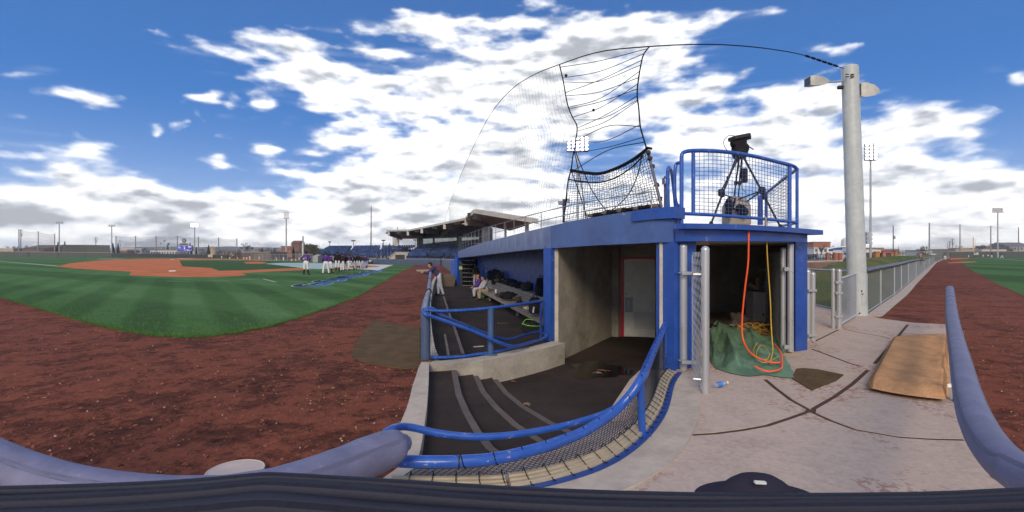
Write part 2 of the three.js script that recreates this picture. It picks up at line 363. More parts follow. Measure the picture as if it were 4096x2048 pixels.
M.glassDark = mat([.10, .12, .13], .08, { metalness: .2 });
M.orangeCord = mat([.85, .10, .03], .5);
M.yellowCord = mat([.55, .36, .05], .5);
M.rope = mat([.012, .012, .016], .85);
M.netting = mat([.02, .022, .03], .85);
M.brick = worn([.30, .12, .07], .85);
M.brickDark = worn([.17, .075, .06], .85);
M.wallGreen = worn([.055, .068, .062], .8);
M.wallDark = worn([.028, .033, .033], .8);
M.yellow = mat([.72, .36, .03], .5);
M.seat = mat([.022, .046, .135], .5);
M.asphalt = worn([.16, .155, .15], .9);
M.land = worn([.13, .115, .075], .95);
M.bark = mat([.095, .075, .062], .9);
M.needle = mat([.022, .036, .028], .9);
M.twig = mat([.115, .088, .075], .9);
const font = await new FontLoader().loadAsync('fonts/droid/droid_sans_bold.typeface.json');
function letters(text, size) {
  const g = new THREE.ShapeGeometry(font.generateShapes(text, size), 4);
  g.computeBoundingBox();
  const b = g.boundingBox;
  return g.translate(-(b.min.x + b.max.x) / 2, -(b.min.y + b.max.y) / 2, 0);
}
const ORD = ['first', 'second', 'third', 'fourth', 'fifth', 'sixth', 'seventh', 'eighth', 'ninth', 'tenth', 'eleventh', 'twelfth', 'thirteenth', 'fourteenth'];
// ---------------------------------------------------------------- the ground
// sunken area (steps, doorway, dugout) left open in the track
const curbR = [[1030, 1201], [1043, 1170], [1055.8, 1139], [1063, 1102], [1069, 1060], [1074, 1022], [1078, 965], [1079.5, 911]];
const railBase = [[982, 1212, .05], [1150, 1214, .05], [1297, 1206, .05], [1428, 1176, .05], [1501, 1147, .05], [1574, 1098, .05], [1629, 1036, .05], [1662, 958, .05], [1684, 936, .02]];
const dugFront = [[1080, 905], [1072, 880], [1068, 840], [1068, 800], [1072, 760], [1080, 728], [1088, 706], [1096, 694]];     // track side of the dugout
const pitOutline = [...plan(curbR), ...plan(dugFront), [-5.95, -42], [-4.7, -42.7], [-3.2, -43], [-1.3, -37], [1.45, -21.5], [1.75, -14.2], [3.9, -13.6], [2.3, -7.3], ...[...railBase].reverse().map(([a, b, y]) => { const p = on(a, b, y); return [p.x, p.z]; })];
const land = setting('ground', new THREE.PlaneGeometry(7000, 7000).rotateX(-Math.PI / 2).translate(0, -1.2, -600), M.land);
land.userData.label = 'flat brown land reaching to the horizon';
setting('warning_track', prism([[-330, 6], [330, 6], [330, -262], [-330, -262]], null, 0, [pitOutline]), M.dirt);
// mown turf: a sheet in columns that fan out from the near edge
function turfSheet(name, near, far, p0, p1, step, rows, tone) {
  const grid = [], col = [];
  const pxs = []; for (let p = p0; p <= p1 + .01; p += step) pxs.push(p);
  for (let i = 0; i <= rows; i++) grid.push(pxs.map((p) => {
    const d0 = EYE * F / (lerpTab(near, p) - HY) + .16 * pn.noise(p * .21, 3.3, 1) + .09 * pn.noise(p * .9, 1.3, 5), d1 = EYE * F / (lerpTab(far, p) - HY), d = d0 * Math.pow(d1 / d0, i / rows);
    return V((p - CX) / F * d, .005, -d);
  }));
  const g = skin(grid);
  const P = g.attributes.position, c = new Float32Array(P.count * 3);
  for (let i = 0; i < P.count; i++) { const k = tone(P.getX(i), -P.getZ(i)); c[3 * i] = k[0]; c[3 * i + 1] = k[1]; c[3 * i + 2] = k[2]; }
  g.setAttribute('color', new THREE.BufferAttribute(c, 3));
  for (let i = 0; i < g.index.count; i += 3) { const a = g.index.getX(i + 1); g.index.setX(i + 1, g.index.getX(i + 2)); g.index.setX(i + 2, a); }
  g.computeVertexNormals();
  const m = mesh(numbered(name), g, M.turf);
  m.userData.kind = 'structure'; scene.add(m);
  return m;
}
const wave = (v, w, soft) => { const t = v / w - Math.floor(v / w); return sst(t, 0, soft) - sst(t, .5, .5 + soft); };
const turfTone = (x, d) => {
  const nA = pn.noise(x * .35, d * .25, 3.3), nB = pn.noise(x * 1.6, d * 1.1, 8.1);
  const s1 = wave(.564 * x + .826 * d + .35 * nA, 7.4, .13) - .5, s2 = wave(.835 * x + .55 * d + .12 * nA + .25, 1.95, .16) - .5;
  const nearness = 1 - sst(d, 16, 44);
  const s = s1 * mix(.62, .40, nearness) + s2 * mix(.10, .55, nearness);
  const v = 1 + s * .62 + .10 * nA + .10 * nB, pale = Math.max(0, s) * .5 + .15 * nA;
  return [.070 * v * (1 + pale * .7), .172 * v, .043 * v * (1 + pale * 1.2)];
};
const nearL = [[-420, 655], [-200, 700], [0, 748], [50, 764], [100, 778], [200, 808], [300, 832], [380, 845], [450, 850], [520, 848], [600, 838], [680, 822], [760, 798], [840, 770], [900, 746], [960, 712], [1010, 683], [1042, 669]];
const farL = [[-420, 645.5], [0, 646.6], [300, 647.2], [560, 648.6], [700, 652], [800, 656], [880, 660], [960, 663.5], [1042, 666.5]];
turfSheet('outfield_turf', nearL, farL, -420, 1042, 3.4, 260, turfTone);
turfSheet('right_field_turf', [[2411, 653.5], [2432, 673], [2470, 693], [2507, 713], [2576, 744], [2760, 818]], [[2411, 650], [2417, 649.5], [2500, 647.5], [2760, 645.5]], 2411, 2760, 3, 180, (x, d) => {
  const nA = pn.noise(x * .3, d * .2, 1.3), s = wave(.62 * x - .18 * d + .4 * nA, 8.2, .15) - .5, v = 1 + s * .5 + .12 * nA;
  return [.062 * v, .152 * v, .038 * v];
});
const sheet = (name, pts, y, material, label, category, group) => { const o = mesh(name, prism(plan(pts, y), null, y), material); return label ? place(o, label, category, group, 'structure') : (o.name = numbered(name), o.userData.kind = 'structure', scene.add(o), o); };
sheet('infield_clay', [[147, 671.3], [156, 667], [175, 662.6], [205, 659], [245, 655.6], [300, 652.8], [350, 651.3], [410, 650.4], [470, 650.4], [520, 651], [560, 651.6], [640, 652.6], [700, 654], [700, 655.2], [640, 655], [560, 654.2], [500, 654.2], [770, 660], [790, 668], [800, 675.4], [760, 679.4], [640, 685], [606, 686.5], [621, 691.6], [600, 694.4], [540, 696.6], [480, 697], [410, 695.6], [324, 692.8], [331, 683.6], [250, 679.6], [190, 675.6]], .009, M.clay);
const innerG = prism(plan([[451, 654.6], [453, 659], [459, 670], [500, 672.2], [532, 673.8], [551, 681], [600, 680], [640, 678.6], [700, 676.2], [760, 673.6], [800, 670], [790, 660.5], [720, 657.6], [640, 656.2], [560, 655.2], [500, 654.6]], .013), null, .013);
{ const n = innerG.attributes.position.count, c = new Float32Array(n * 3); for (let i = 0; i < n; i++) c.set([.048, .118, .030], 3 * i); innerG.setAttribute('color', new THREE.BufferAttribute(c, 3)); }
setting('infield_turf', innerG, M.turf);
sheet('pitching_mound', [[612, 660.8], [622, 658.8], [645, 658], [664, 659.2], [671, 661], [660, 663], [640, 664], [620, 663]], .018, M.clay);
sheet('far_clay_patch', [[2388, 650], [2412, 648.8], [2440, 648.9], [2436, 650.5], [2412, 652], [2392, 653.4]], .009, M.clay);
sheet('clay_strip', [[2384, 660.2], [2408, 658.4], [2452, 657.8], [2458, 659.2], [2420, 661.4], [2386, 662.2]], .009, M.clay);
const chalk = mat([.62, .63, .58], .9);
const stripe = (pts, w, y = .010) => { const a = pts.map(([p, q]) => on(p, q, y)), L = [], R = []; a.forEach((p, i) => { const u = a[Math.max(0, i - 1)], v = a[Math.min(a.length - 1, i + 1)], dx = v.x - u.x, dz = v.z - u.z, l = Math.hypot(dx, dz); L.push([p.x + dz / l * w / 2, p.z - dx / l * w / 2]); R.push([p.x - dz / l * w / 2, p.z + dx / l * w / 2]); }); return prism([...L, ...R.reverse()], null, y); };
place(mesh('foul_line', stripe([[-300, 631 + 14.5], [0, 657.4], [80, 663.6], [147, 669.8]], .34, .011), chalk), 'white foul line running across the left outfield turf to the clay', 'line', null, 'structure');
place(mesh('foul_line', stripe([[2470, 650.2], [2520, 652], [2576, 655.4], [2640, 659]], .3, .011), chalk), 'white foul line across the right hand turf toward the dark wall', 'line', null, 'structure');
place(mesh('box_line', stripe([[419, 707.6], [480, 707.9], [540, 706.6], [600, 704.4], [655, 701.2]], .13), mat([.34, .42, .32], .9)), 'faint white coaching box line on the turf below the clay', 'line', null, 'structure');
place(mesh('box_line', stripe([[662, 701.4], [694, 709.6]], .16), mat([.34, .42, .32], .9)), 'short slanting end of the faint coaching box line', 'line', null, 'structure');
// pale covers and home area
M.tarp = mat([1, 1, 1], .6, { map: texture(512, 9, (i, x, y) => { const v = .82 + .5 * (N1[((y * 3) % 512) * 512 + (x >> 1)] - .5) + .2 * (N3[i] - .5); return [.40 * v, .56 * v, .50 * v]; }), bumpMap: mottleB, bumpScale: .05 });
M.tarpPale = worn([.52, .53, .47], .7);
place(mesh('infield_cover', prism(plan([[667, 663.2], [700, 661.4], [750, 661], [800, 661.5], [850, 663], [880, 665.6], [870, 670], [850, 675.6], [800, 676.6], [760, 674], [715, 668.4]], .03), .016, .03), M.tarp), 'pale green tarpaulin spread over the ground behind the players', 'tarpaulin');
place(mesh('ground_cover', prism(plan([[884, 665.6], [930, 665], [990, 666.4], [978, 670.4], [952, 680], [905, 677], [856, 675.4], [872, 670]], .028), .016, .028), M.tarpPale), 'cream ground cover at home plate beside the blue backstop wall', 'ground cover');
sheet('home_plate_clay', [[812, 673.5], [850, 672.4], [880, 668.4], [920, 667], [950, 668.6], [956, 670.4], [930, 672.4], [880, 674.4], [830, 676.5]], .034, M.clay);
// bases
function base(px, py, w, label) { const p = on(px, py); place(mesh('base', rbox(w, .09, w, .03, p.x, .06, p.z, .5), M.white), label, 'base'); }
base(434, 683.4, .55, 'white square base on the near clay');
base(434, 653, .8, 'small white base far across the clay');
for (const [a, b, w, l] of [[280, 651.8, 3.0, 'pale flat throw-down panel at the far clay edge'], [467, 650.4, 2.4, 'pale strip lying beyond the far baseline']]) { const p = on(a, b); place(mesh('ground_panel', rbox(w * 2, .05, w, .02, p.x, .045, p.z, .1), M.offWhite), l, 'panel'); }
// lettering painted on the turf: outline, dark fill, bright lower half
{
  const words = 'GONZAGA', A = V(-9.9, 0, -26.2), Bp = V(-13.0, 0, -53), dir = V(Bp.x - A.x, 0, Bp.z - A.z), len = dir.length(); dir.normalize();
  const up = V(dir.z, 0, -dir.x);  // toward the infield
  if (up.x > 0) up.multiplyScalar(-1);
  const shapes = font.generateShapes(words, 1);
  let x0 = 1e9, x1 = -1e9, yH = 0;
  for (const s of shapes) for (const p of s.getPoints(6)) { x0 = Math.min(x0, p.x); x1 = Math.max(x1, p.x); yH = Math.max(yH, p.y); }
  const sx = len / (x1 - x0), sy = 1.62 / yH;
  const grow = (pts, k) => pts.map((p, i) => { const a = pts[(i + pts.length - 1) % pts.length], b = pts[(i + 1) % pts.length]; let nx = (b.y - a.y) * sy, ny = -(b.x - a.x) * sx; const l = Math.hypot(nx, ny) || 1; return new THREE.Vector2(p.x + nx / l * k / sx, p.y + ny / l * k / sy); });
  const build = (k, y, lower, only) => {
    const pos = [];
    for (const s of [only]) {
      let c = s.getPoints(6); if (c[0].distanceTo(c[c.length - 1]) < 1e-6) c = c.slice(0, -1);
      if (THREE.ShapeUtils.isClockWise(c)) c.reverse();
      c = grow(c, k);
      const hs = s.holes.map((h) => { let q = h.getPoints(6); if (q[0].distanceTo(q[q.length - 1]) < 1e-6) q = q.slice(0, -1); if (!THREE.ShapeUtils.isClockWise(q)) q.reverse(); return grow(q, k); });
      const all = c.concat(...hs);
      for (const t of THREE.ShapeUtils.triangulateShape(c, hs)) {
        let poly = t.map((i) => all[i]);
        if (lower) { const o = []; for (let i = 0; i < 3; i++) { const a = poly[i], b = poly[(i + 1) % 3], m = lower * yH; if (a.y <= m) o.push(a); if ((a.y <= m) !== (b.y <= m)) { const q = (m - a.y) / (b.y - a.y); o.push(new THREE.Vector2(mix(a.x, b.x, q), m)); } } poly = o; }
        for (let i = 1; i + 1 < poly.length; i++) for (const p of [poly[0], poly[i], poly[i + 1]]) { const u = (p.x - x0) * sx, v = p.y * sy; pos.push(A.x + dir.x * u + up.x * v, y, A.z + dir.z * u + up.z * v); }
      }
    }
    const g = new THREE.BufferGeometry(); g.setAttribute('position', new THREE.Float32BufferAttribute(pos, 3)); g.computeVertexNormals(); return g;
  };
  const w = group('painted_lettering');
  const mo = mat([.42, .50, .46], .9), mf = mat([.012, .030, .075], .9), ml = mat([.02, .13, .46], .9);
  for (const s of shapes) { const L = part('letter', build(.04, .015, 0, s), mf, w); part('outline', build(.12, .011, 0, s), mo, L); part('lower_half', build(.04, .019, .40, s), ml, L); }
  place(w, 'large outlined navy and blue lettering painted on the turf', 'lettering');
}
// mats and scraps on the track
M.mat = mat([1, 1, 1], .98, { map: texture(512, 1.2, (i) => { const v = .8 + .6 * (N1[i] - .5) + .4 * (N2[i] - .5); return [.135 * v, .088 * v, .045 * v]; }), bumpMap: fine, bumpScale: .01 });
{
  const o = [[938, 807], [968, 810], [1000, 815], [1056, 823], [1057, 870], [1056, 924], [1020, 926], [985, 922], [940, 915], [905, 907], [884, 893], [890, 870], [905, 848], [922, 824]];
  place(mesh('rubber_mat', prism(plan(o, .02), .003, .02), M.mat), 'worn olive brown mat on the dirt beside the dugout rail post', 'mat');
  place(mesh('step_mat', prism(plan([[1046, 678.5], [1080, 678], [1084, 681.6], [1050, 682.4]], .03), .004, .03), worn([.34, .26, .16], .9)), 'narrow tan mat on the track beyond the leaning player', 'mat');
  const disc = on(592, 1194); const dg = group('round_lid');
  part('plate', cyl(.20, .20, .03, disc.x, .004, disc.z, 40), worn([.50, .40, .34], .8), dg); part('rim', new THREE.TorusGeometry(.2, .009, 8, 48).rotateX(Math.PI / 2).translate(disc.x, .030, disc.z), worn([.50, .44, .38], .8), dg);
  place(dg, 'pale round lid lying in the dirt below the dark foreground smear', 'lid');
}
{ // small pale stones and dry leaf scraps in the soil
  const g = new THREE.IcosahedronGeometry(1, 0), n = 2600, im = new THREE.InstancedMesh(g, mat([.40, .30, .24], .9), n), q = new THREE.Object3D(), cc = new THREE.Color();
  for (let i = 0; i < n; i++) {
    const d = 2.6 + Math.pow(rnd(), 1.7) * 16; let x = rnd() < .74 ? rr(-d * 1.02, -d * .17) : rr(d * .84, d * 1.02);
    if (x < 0 && rnd() < .45 && d < 9) x = -d * rr(.17, .45);
    q.position.set(x, .004, -d); q.rotation.set(rnd() * 6, rnd() * 6, rnd() * 6); const s = .0025 + Math.pow(rnd(), 4) * .011; q.scale.set(s, s * .7, s); q.updateMatrix(); im.setMatrixAt(i, q.matrix); const t = rr(.35, 1.25); im.setColorAt(i, cc.setRGB(t, t * rr(.85, 1), t * rr(.7, 1)));
  }
  im.name = 'stone_chips'; tag(im, 'tiny pale stone chips scattered in the track soil', 'stones', null, 'stuff'); scene.add(im);
  const g2 = new THREE.IcosahedronGeometry(1, 1); { const p = g2.attributes.position; for (let i = 0; i < p.count; i++) { const k = 1 + .45 * pn.noise(p.getX(i) * 2.3, p.getY(i) * 2.3, p.getZ(i) * 2.3); p.setXYZ(i, p.getX(i) * k, p.getY(i) * k, p.getZ(i) * k); } g2.computeVertexNormals(); }
  const n2 = 5000, im2 = new THREE.InstancedMesh(g2, mat([.17, .066, .048], .97), n2);
  let kept = 0;
  for (let i = 0; i < n2; i++) {
    const d = 2.4 + Math.pow(rnd(), 1.5) * 15; const x = rnd() < .72 ? rr(-d * 1.05, -d * .175) : rr(d * .80, d * 1.05);
    if (x < 0 && d > 1.7 * F / (lerpTab(nearL, CX + x / d * F) - HY) - .1) continue;
    if (x > 0 && d < 11.6 && x < d * .86) continue;
    q.position.set(x, .001, -d); q.rotation.set(rnd() * 6, rnd() * 6, rnd() * 6); const s = .005 + Math.pow(rnd(), 3) * .020; q.scale.set(s, s * .4, s); q.updateMatrix(); im2.setMatrixAt(kept, q.matrix); const t = rr(.6, 1.5); im2.setColorAt(kept++, cc.setRGB(t, t, t));
  }
  im2.count = kept; im2.name = 'soil_clods'; tag(im2, 'crumbled red brown soil clods over the track', 'soil', null, 'stuff'); scene.add(im2);
}
function leafScrap(px, py, y, s, label, c = [.36, .19, .10]) {
  const sh = new THREE.Shape(); for (let i = 0; i < 10; i++) { const a = i / 10 * 6.283, r = (i % 2 ? .45 : 1) * s * (.8 + .3 * Math.sin(i * 2.3)); i ? sh.lineTo(Math.cos(a) * r, Math.sin(a) * r) : sh.moveTo(Math.cos(a) * r, Math.sin(a) * r); }
  const g = new THREE.ExtrudeGeometry(sh, { depth: .004, bevelEnabled: false }).rotateX(-Math.PI / 2 + .12).rotateY(rnd() * 6), p = on(px, py, y);
  place(mesh('dry_leaf', g.translate(p.x, y + .02, p.z), mat(c, .9)), label, 'leaf', 'dry leaves');
}
leafScrap(111, 1005, 0, .035, 'single pale dry leaf on the red soil at the left');
leafScrap(1515, 934, -.4, .14, 'brown leaf lying in the puddle by the doorway', [.24, .12, .08]);
leafScrap(1505, 940, -.4, .10, 'crumpled grey leaf in the middle of the puddle', [.20, .15, .13]);
leafScrap(1325, 1020, -.4, .10, 'tan leaf on the dark floor beside the lowest step', [.26, .17, .11]);
leafScrap(1290, 962, -.4, .07, 'brown leaf against the foot of the low concrete wall', [.22, .12, .09]);

{ // short blades of turf along the near edge
  const g = new THREE.BufferGeometry(); g.setAttribute('position', new THREE.Float32BufferAttribute([-.006, 0, 0, .006, 0, 0, .002, .045, .012], 3)); g.computeVertexNormals();
  const n = 22000, im = new THREE.InstancedMesh(g, mat([.085, .20, .055], .9, { side: THREE.DoubleSide }), n), q = new THREE.Object3D(), cc = new THREE.Color();
  for (let i = 0; i < n; i++) { const px = rr(-60, 1010), d0 = EYE * F / (lerpTab(nearL, px) - HY), d = d0 + (i % 2 ? Math.pow(rnd(), 5) * 5 : rr(-.06, .3)); q.position.set((px - CX) / F * d, .004, -d); q.rotation.set(rr(-.5, .5), rnd() * 6.28, rr(-.5, .5)); q.scale.setScalar(rr(.6, 1.25)); q.updateMatrix(); im.setMatrixAt(i, q.matrix); const t = rr(.6, 1.25); im.setColorAt(i, cc.setRGB(t * rr(.9, 1.3), t, t)); }
  im.name = 'turf_blades'; tag(im, 'short green turf blades along the near edge of the grass', 'grass', null, 'stuff'); scene.add(im);
}
// ---------------------------------------------------------------- dugout, doorway, steps
// local frame along a base line: x from A to B, y up, z toward the viewer's side
function posed(A, B, g) { const d = V(B.x - A.x, 0, B.z - A.z).normalize(), m = new THREE.Matrix4().makeBasis(d, UPV, V(-d.z, 0, d.x)).setPosition(A.x, A.y, A.z); return g.applyMatrix4(m); }
const span = (A, B) => Math.hypot(B.x - A.x, B.z - A.z);
const FS = [[1694, 7.4, 521, 609, 4.2, -14], [1645, 7.6, 524, 610, 4.0, -14.2], [1600, 7.9, 530, 612.5, 3.2, -15], [1500, 8.7, 545, 617, 2.4, -17], [1440, 9.3, 556, 621, 2.1, -19], [1385, 10, 568.5, 624.5, 1.7, -21.8], [1330, 12, 581, 628.5, 1.0, -24.5], [1280, 15.5, 594, 634, .3, -28], [1220, 22, 609, 641, -.6, -33], [1187, 29, 619, 645, -1.3, -37.4], [1152, 42, 632.5, 648.5, -2.9, -44]];
const dugout = group('dugout');
{
  const front = FS.map(([px, d, a, b]) => [xAt(px, d), -d, hAt(b, d), hAt(a, d)]);
  part('fascia', wall(front, -.24), M.blueSheen, dugout);
  part('roof_slab', loft(FS.map(([px, d, a, b, bx, bz]) => { const y = hAt(b, d) + .03, x = xAt(px, d), t = .2 / Math.hypot(bx - x, bz + d); const fx = mix(x, bx, t), fz = mix(-d, bz, t); return [V(fx, y, fz), V(fx, y + .30, fz), V(bx, y + .30, bz), V(bx, y, bz)]; })), M.wallConcrete, dugout);
  // raised lip box at the near end
  part('roof_lip', wall([[1696, 7.30, 548.5, 519.5], [1650, 7.52, 551, 522], [1588, 7.93, 557.5, 531.5]].map(([px, d, b, a]) => [xAt(px, d), -d, hAt(b, d), hAt(a, d)]), -.3), M.blue, dugout);
  // columns
  const col = (a, b, y0, y1, back, m) => { const q = V(b.x - a.x, 0, b.z - a.z).normalize(), n = V(q.z, 0, -q.x).multiplyScalar(back); part('column', prism([[a.x, a.z], [b.x, b.z], [b.x + n.x, b.z + n.z], [a.x + n.x, a.z + n.z]], y0, y1), m, dugout); };
  col(at(1651, 640, 7.70), at(1696, 640, 7.36), -.4, 1.88, .42, M.blue);
  col(at(1367, 640, 10.1), at(1385.5, 640, 9.92), 0, hAt(624, 10), .22, M.blue);
  col(at(1142.5, 640, 42), at(1150.5, 640, 41.7), -.9, hAt(648, 42), .3, M.blue);
  // low concrete wall under the rail
  part('low_wall', wall([[1076, 908.5], [1110, 907], [1150, 903.5], [1190, 899], [1225, 893.5], [1262, 887], [1300, 879.5], [1345, 869.5], [1387, 858.6]].map(([a, b]) => { const p = on(a, b, 0); return [p.x, p.z, -.92, 0]; }), -.3), M.wallConcrete, dugout);
  // doorway walls
  const w0 = on(1385.5, 908, -.4), w1 = on(1530, 842, -.4), w2 = on(1563, 845.2, -.4), w3 = on(1660, 850.4, -.4);
  part('doorway_side_wall', wall([[w0.x, w0.z, -.9, 1.84], [w1.x, w1.z, -.9, 1.95]], -.16), M.wallConcrete, dugout);
  part('doorway_back_wall', [wall([[w1.x, w1.z, -.9, 1.95], [w2.x, w2.z, -.9, 1.95]], -.2), wall([[w2.x, w2.z, 1.62, 1.95], [w3.x, w3.z, 1.62, 1.95]], -.2)], M.wallConcrete, dugout);
  part('doorway_right_wall', wall([[w3.x + .02, w3.z, -.5, 1.9], [2.32, -7.55, -.5, 1.88]], -.14), M.wallConcrete, dugout);
  part('end_wall', wall([[.72, -10.4, -.9, 1.85], [1.5, -21.6, -.9, 1.7]], .06), M.blue, dugout);
  part('back_wall', wall([[1.5, -21.5, -.9, 1.9], [-1.3, -37, -.9, 1.75], [-3.2, -43.2, -.9, 1.7], [-4.7, -42.6, -.9, 1.7]], .2), M.blue, dugout);
  part('front_wall', wall([...plan(dugFront)].map(([x, z]) => [x, z, -.92, .02]).concat([[-5.95, -42, -.92, .02]]), -.16), M.wallConcrete, dugout);
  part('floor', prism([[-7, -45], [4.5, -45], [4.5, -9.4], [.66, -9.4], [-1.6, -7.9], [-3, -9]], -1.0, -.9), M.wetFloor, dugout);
  // side ledge inside along the track, with a worn pale nosing
  const lw = plan([[1108, 735], [1114, 739], [1128, 782], [1146, 832], [1166, 892], [1171, 912]], -.4);
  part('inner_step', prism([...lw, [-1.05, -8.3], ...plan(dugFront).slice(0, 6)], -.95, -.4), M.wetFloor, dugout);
  part('step_nosing', stripe([[1114, 739], [1128, 782], [1146, 832], [1165, 890]], .07, -.394), worn([.17, .145, .12], .9), dugout);
  part('step_nosing', stripe([[1119, 840], [1124, 868], [1128, 894]], .05, -.394), worn([.26, .22, .18], .9), dugout);
  for (let i = 0; i < 4; i++) part('end_step', box(1.25, .225, 2.6 - .55 * i, -5.2, -.9 + .1125 + .225 * i, -43.2 + (2.6 - .55 * i) / 2), worn([.11, .085, .07], .9), dugout);
  // entrance steps
  const N1p = [[1132, 918], [1136, 931], [1147, 993], [1165, 1036.7], [1191, 1084], [1223.8, 1128], [1282, 1168], [1335, 1190]], N2p = [[1186, 932], [1191, 945.4], [1209, 985.6], [1242, 1025.8], [1289.5, 1069.6], [1351.6, 1109.8], [1400, 1130], [1470, 1156]], N3p = [[1234, 940], [1240, 954.6], [1267.6, 989], [1307.8, 1022], [1373.5, 1062], [1450, 1098.8], [1500, 1113], [1542, 1124]];
  const near = [...railBase].reverse();
  const stepPoly = (N, y) => { const line = plan(N, y), last = line[line.length - 1], tail = near.map(([a, b, yy]) => { const p = on(a, b, yy); return [p.x, p.z]; }).filter((p) => p[0] < last[0] - .03); return [...line, ...tail, ...plan(curbR)]; };
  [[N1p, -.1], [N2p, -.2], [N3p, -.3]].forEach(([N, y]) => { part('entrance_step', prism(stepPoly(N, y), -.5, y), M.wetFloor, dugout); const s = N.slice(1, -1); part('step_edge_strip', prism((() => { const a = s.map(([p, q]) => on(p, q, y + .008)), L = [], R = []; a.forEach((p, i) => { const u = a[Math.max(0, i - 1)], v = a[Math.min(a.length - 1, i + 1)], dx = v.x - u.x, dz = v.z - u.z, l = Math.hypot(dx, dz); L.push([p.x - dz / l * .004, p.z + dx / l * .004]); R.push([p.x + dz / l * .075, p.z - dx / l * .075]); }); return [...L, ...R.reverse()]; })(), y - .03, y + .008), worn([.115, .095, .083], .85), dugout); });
  part('entrance_floor', prism([[-1.5, -9.6], [.7, -10.4], [2.6, -14.4], [4.4, -14], [2.5, -6.4], [.6, -3.3], [-1, -3.2]], -.55, -.4), M.wetFloor, dugout);
  part('rail_foundation', wall(railBase.map(([a, b, y]) => { const p = on(a, b, y); return [p.x, p.z, -.5, .046]; }), .05), M.wallConcrete, dugout);
  // steel door
  const A = w2.clone(), B = w3.clone(), door = part('door', posed(at(1570, 846, 12.95).setY(-.39), B.clone(), box(span(at(1570, 846, 12.95), B), 1.93, .05, span(at(1570, 846, 12.95), B) / 2, .965, -.03)), worn([.74, .74, .68], .6), dugout);
  const DA = at(1570, 846, 12.95).setY(-.39);
  part('pull_plate', posed(DA, B, box(.19, .37, .012, .12, .80, .004)), M.steel, door);
  part('pull_handle', posed(DA, B, merged([box(.02, .2, .02, .11, .80, .05), box(.02, .02, .05, .11, .89, .03), box(.02, .02, .05, .11, .71, .03)])), M.galv, door);
  part('lock_cylinder', posed(DA, B, new THREE.CylinderGeometry(.022, .022, .02, 14).rotateX(Math.PI / 2).translate(.06, 1.07, .005)), M.steel, door);
  for (let i = 0; i < 11; i++) part('louvre_slat', posed(DA, B, box(.56, .022, .016, .53, .22 + i * .04, .006, 0, -.5)), worn([.66, .66, .60], .6), door);
  part('door_frame', [posed(A, B, box(.12, 2.02, .12, .05, 1.01, .01)), posed(A, B, box(span(A, B) - .09, .075, .10, (span(A, B)) / 2 + .045, 1.985, 0))], M.red, dugout);
}
place(dugout, 'long blue dugout with sunken floor, concrete doorway and wide fascia', 'dugout');
{ // puddle spreading over the sunken floor
  const pts = []; for (let i = 0; i < 36; i++) { const a = i / 36 * 6.283, r = 1 + .16 * Math.sin(3 * a + 1) + .1 * Math.sin(7 * a) + .06 * Math.sin(13 * a + 2); pts.push([1505 + 78 * r * Math.cos(a), 932 + 21 * r * Math.sin(a)]); }
  const p = mesh('puddle', prism(plan(pts, -.396), null, -.396), mat([.010, .008, .007], .05)); p.userData.label = 'dark puddle on the sunken floor before the door'; place(p, 'dark puddle on the sunken floor before the door', 'puddle', null, 'structure');
}
place(mesh('kerb', prism([...plan([[1059.5, 911], [1052, 927], [1046, 947], [1037.5, 971], [1031, 1000], [1023, 1026], [1013, 1050], [1003, 1073], [1001, 1110], [1002, 1150], [1004, 1204]], .03), ...plan(curbR, .03)], -.45, .03), M.paleConcrete), 'pale chipped concrete kerb between red soil and entrance steps', 'kerb', null, 'structure');

// bench of planks along the back wall
{
  const b = group('bench'), F0 = on(1366, 815, -.45), F1 = on(1205, 730.6, -.45), B0 = on(1372, 779, -.45), B1 = on(1224, 722.6, -.45), L0 = on(1372, 748.5, 0), L1 = on(1220, 701.2, 0), W0 = V(1.42, 0, -21.4), W1 = V(-1.28, 0, -36.8);
  const strip = (a0, a1, b0, b1, t0, t1, th) => { const p = (u, v) => a0.clone().lerp(a1, u).lerp(b0.clone().lerp(b1, u), v); return loft([0, 1].map((u) => { const q = p(u, t0), r = p(u, t1); return [q.clone().setY(q.y - th), q, r, r.clone().setY(r.y - th)]; })); };
  for (let i = 0; i < 3; i++) part('seat_plank', strip(F0, F1, B0, B1, i / 3 + .008, (i + 1) / 3 - .008, .045), M.wood, b);
  const rise = (t0, t1) => loft([0, 1].map((u) => { const lo = B0.clone().lerp(B1, u), hi = L0.clone().lerp(L1, u), q = lo.clone().lerp(hi, t0), r = lo.clone().lerp(hi, t1), k = V(.05, 0, -.12); return [q, r, r.clone().add(k), q.clone().add(k)]; }));
  for (let i = 0; i < 3; i++) part('back_plank', rise(i / 3 + .02, (i + 1) / 3 - .02), M.wood, b);
  for (let i = 0; i < 2; i++) part('ledge_plank', strip(L0, L1, W0, W1, i / 2 + (i ? .01 : 0), (i + 1) / 2 - .01, .04), M.wood, b);
  for (const u of [.04, .3, .55, .8, .97]) { const p = F0.clone().lerp(F1, u).lerp(B0.clone().lerp(B1, u), .45); part('leg', box(.12, .40, .5, p.x, -.695, p.z), M.steel, b); }
  place(b, 'long two level grey plank bench along the blue dugout wall', 'bench');
}
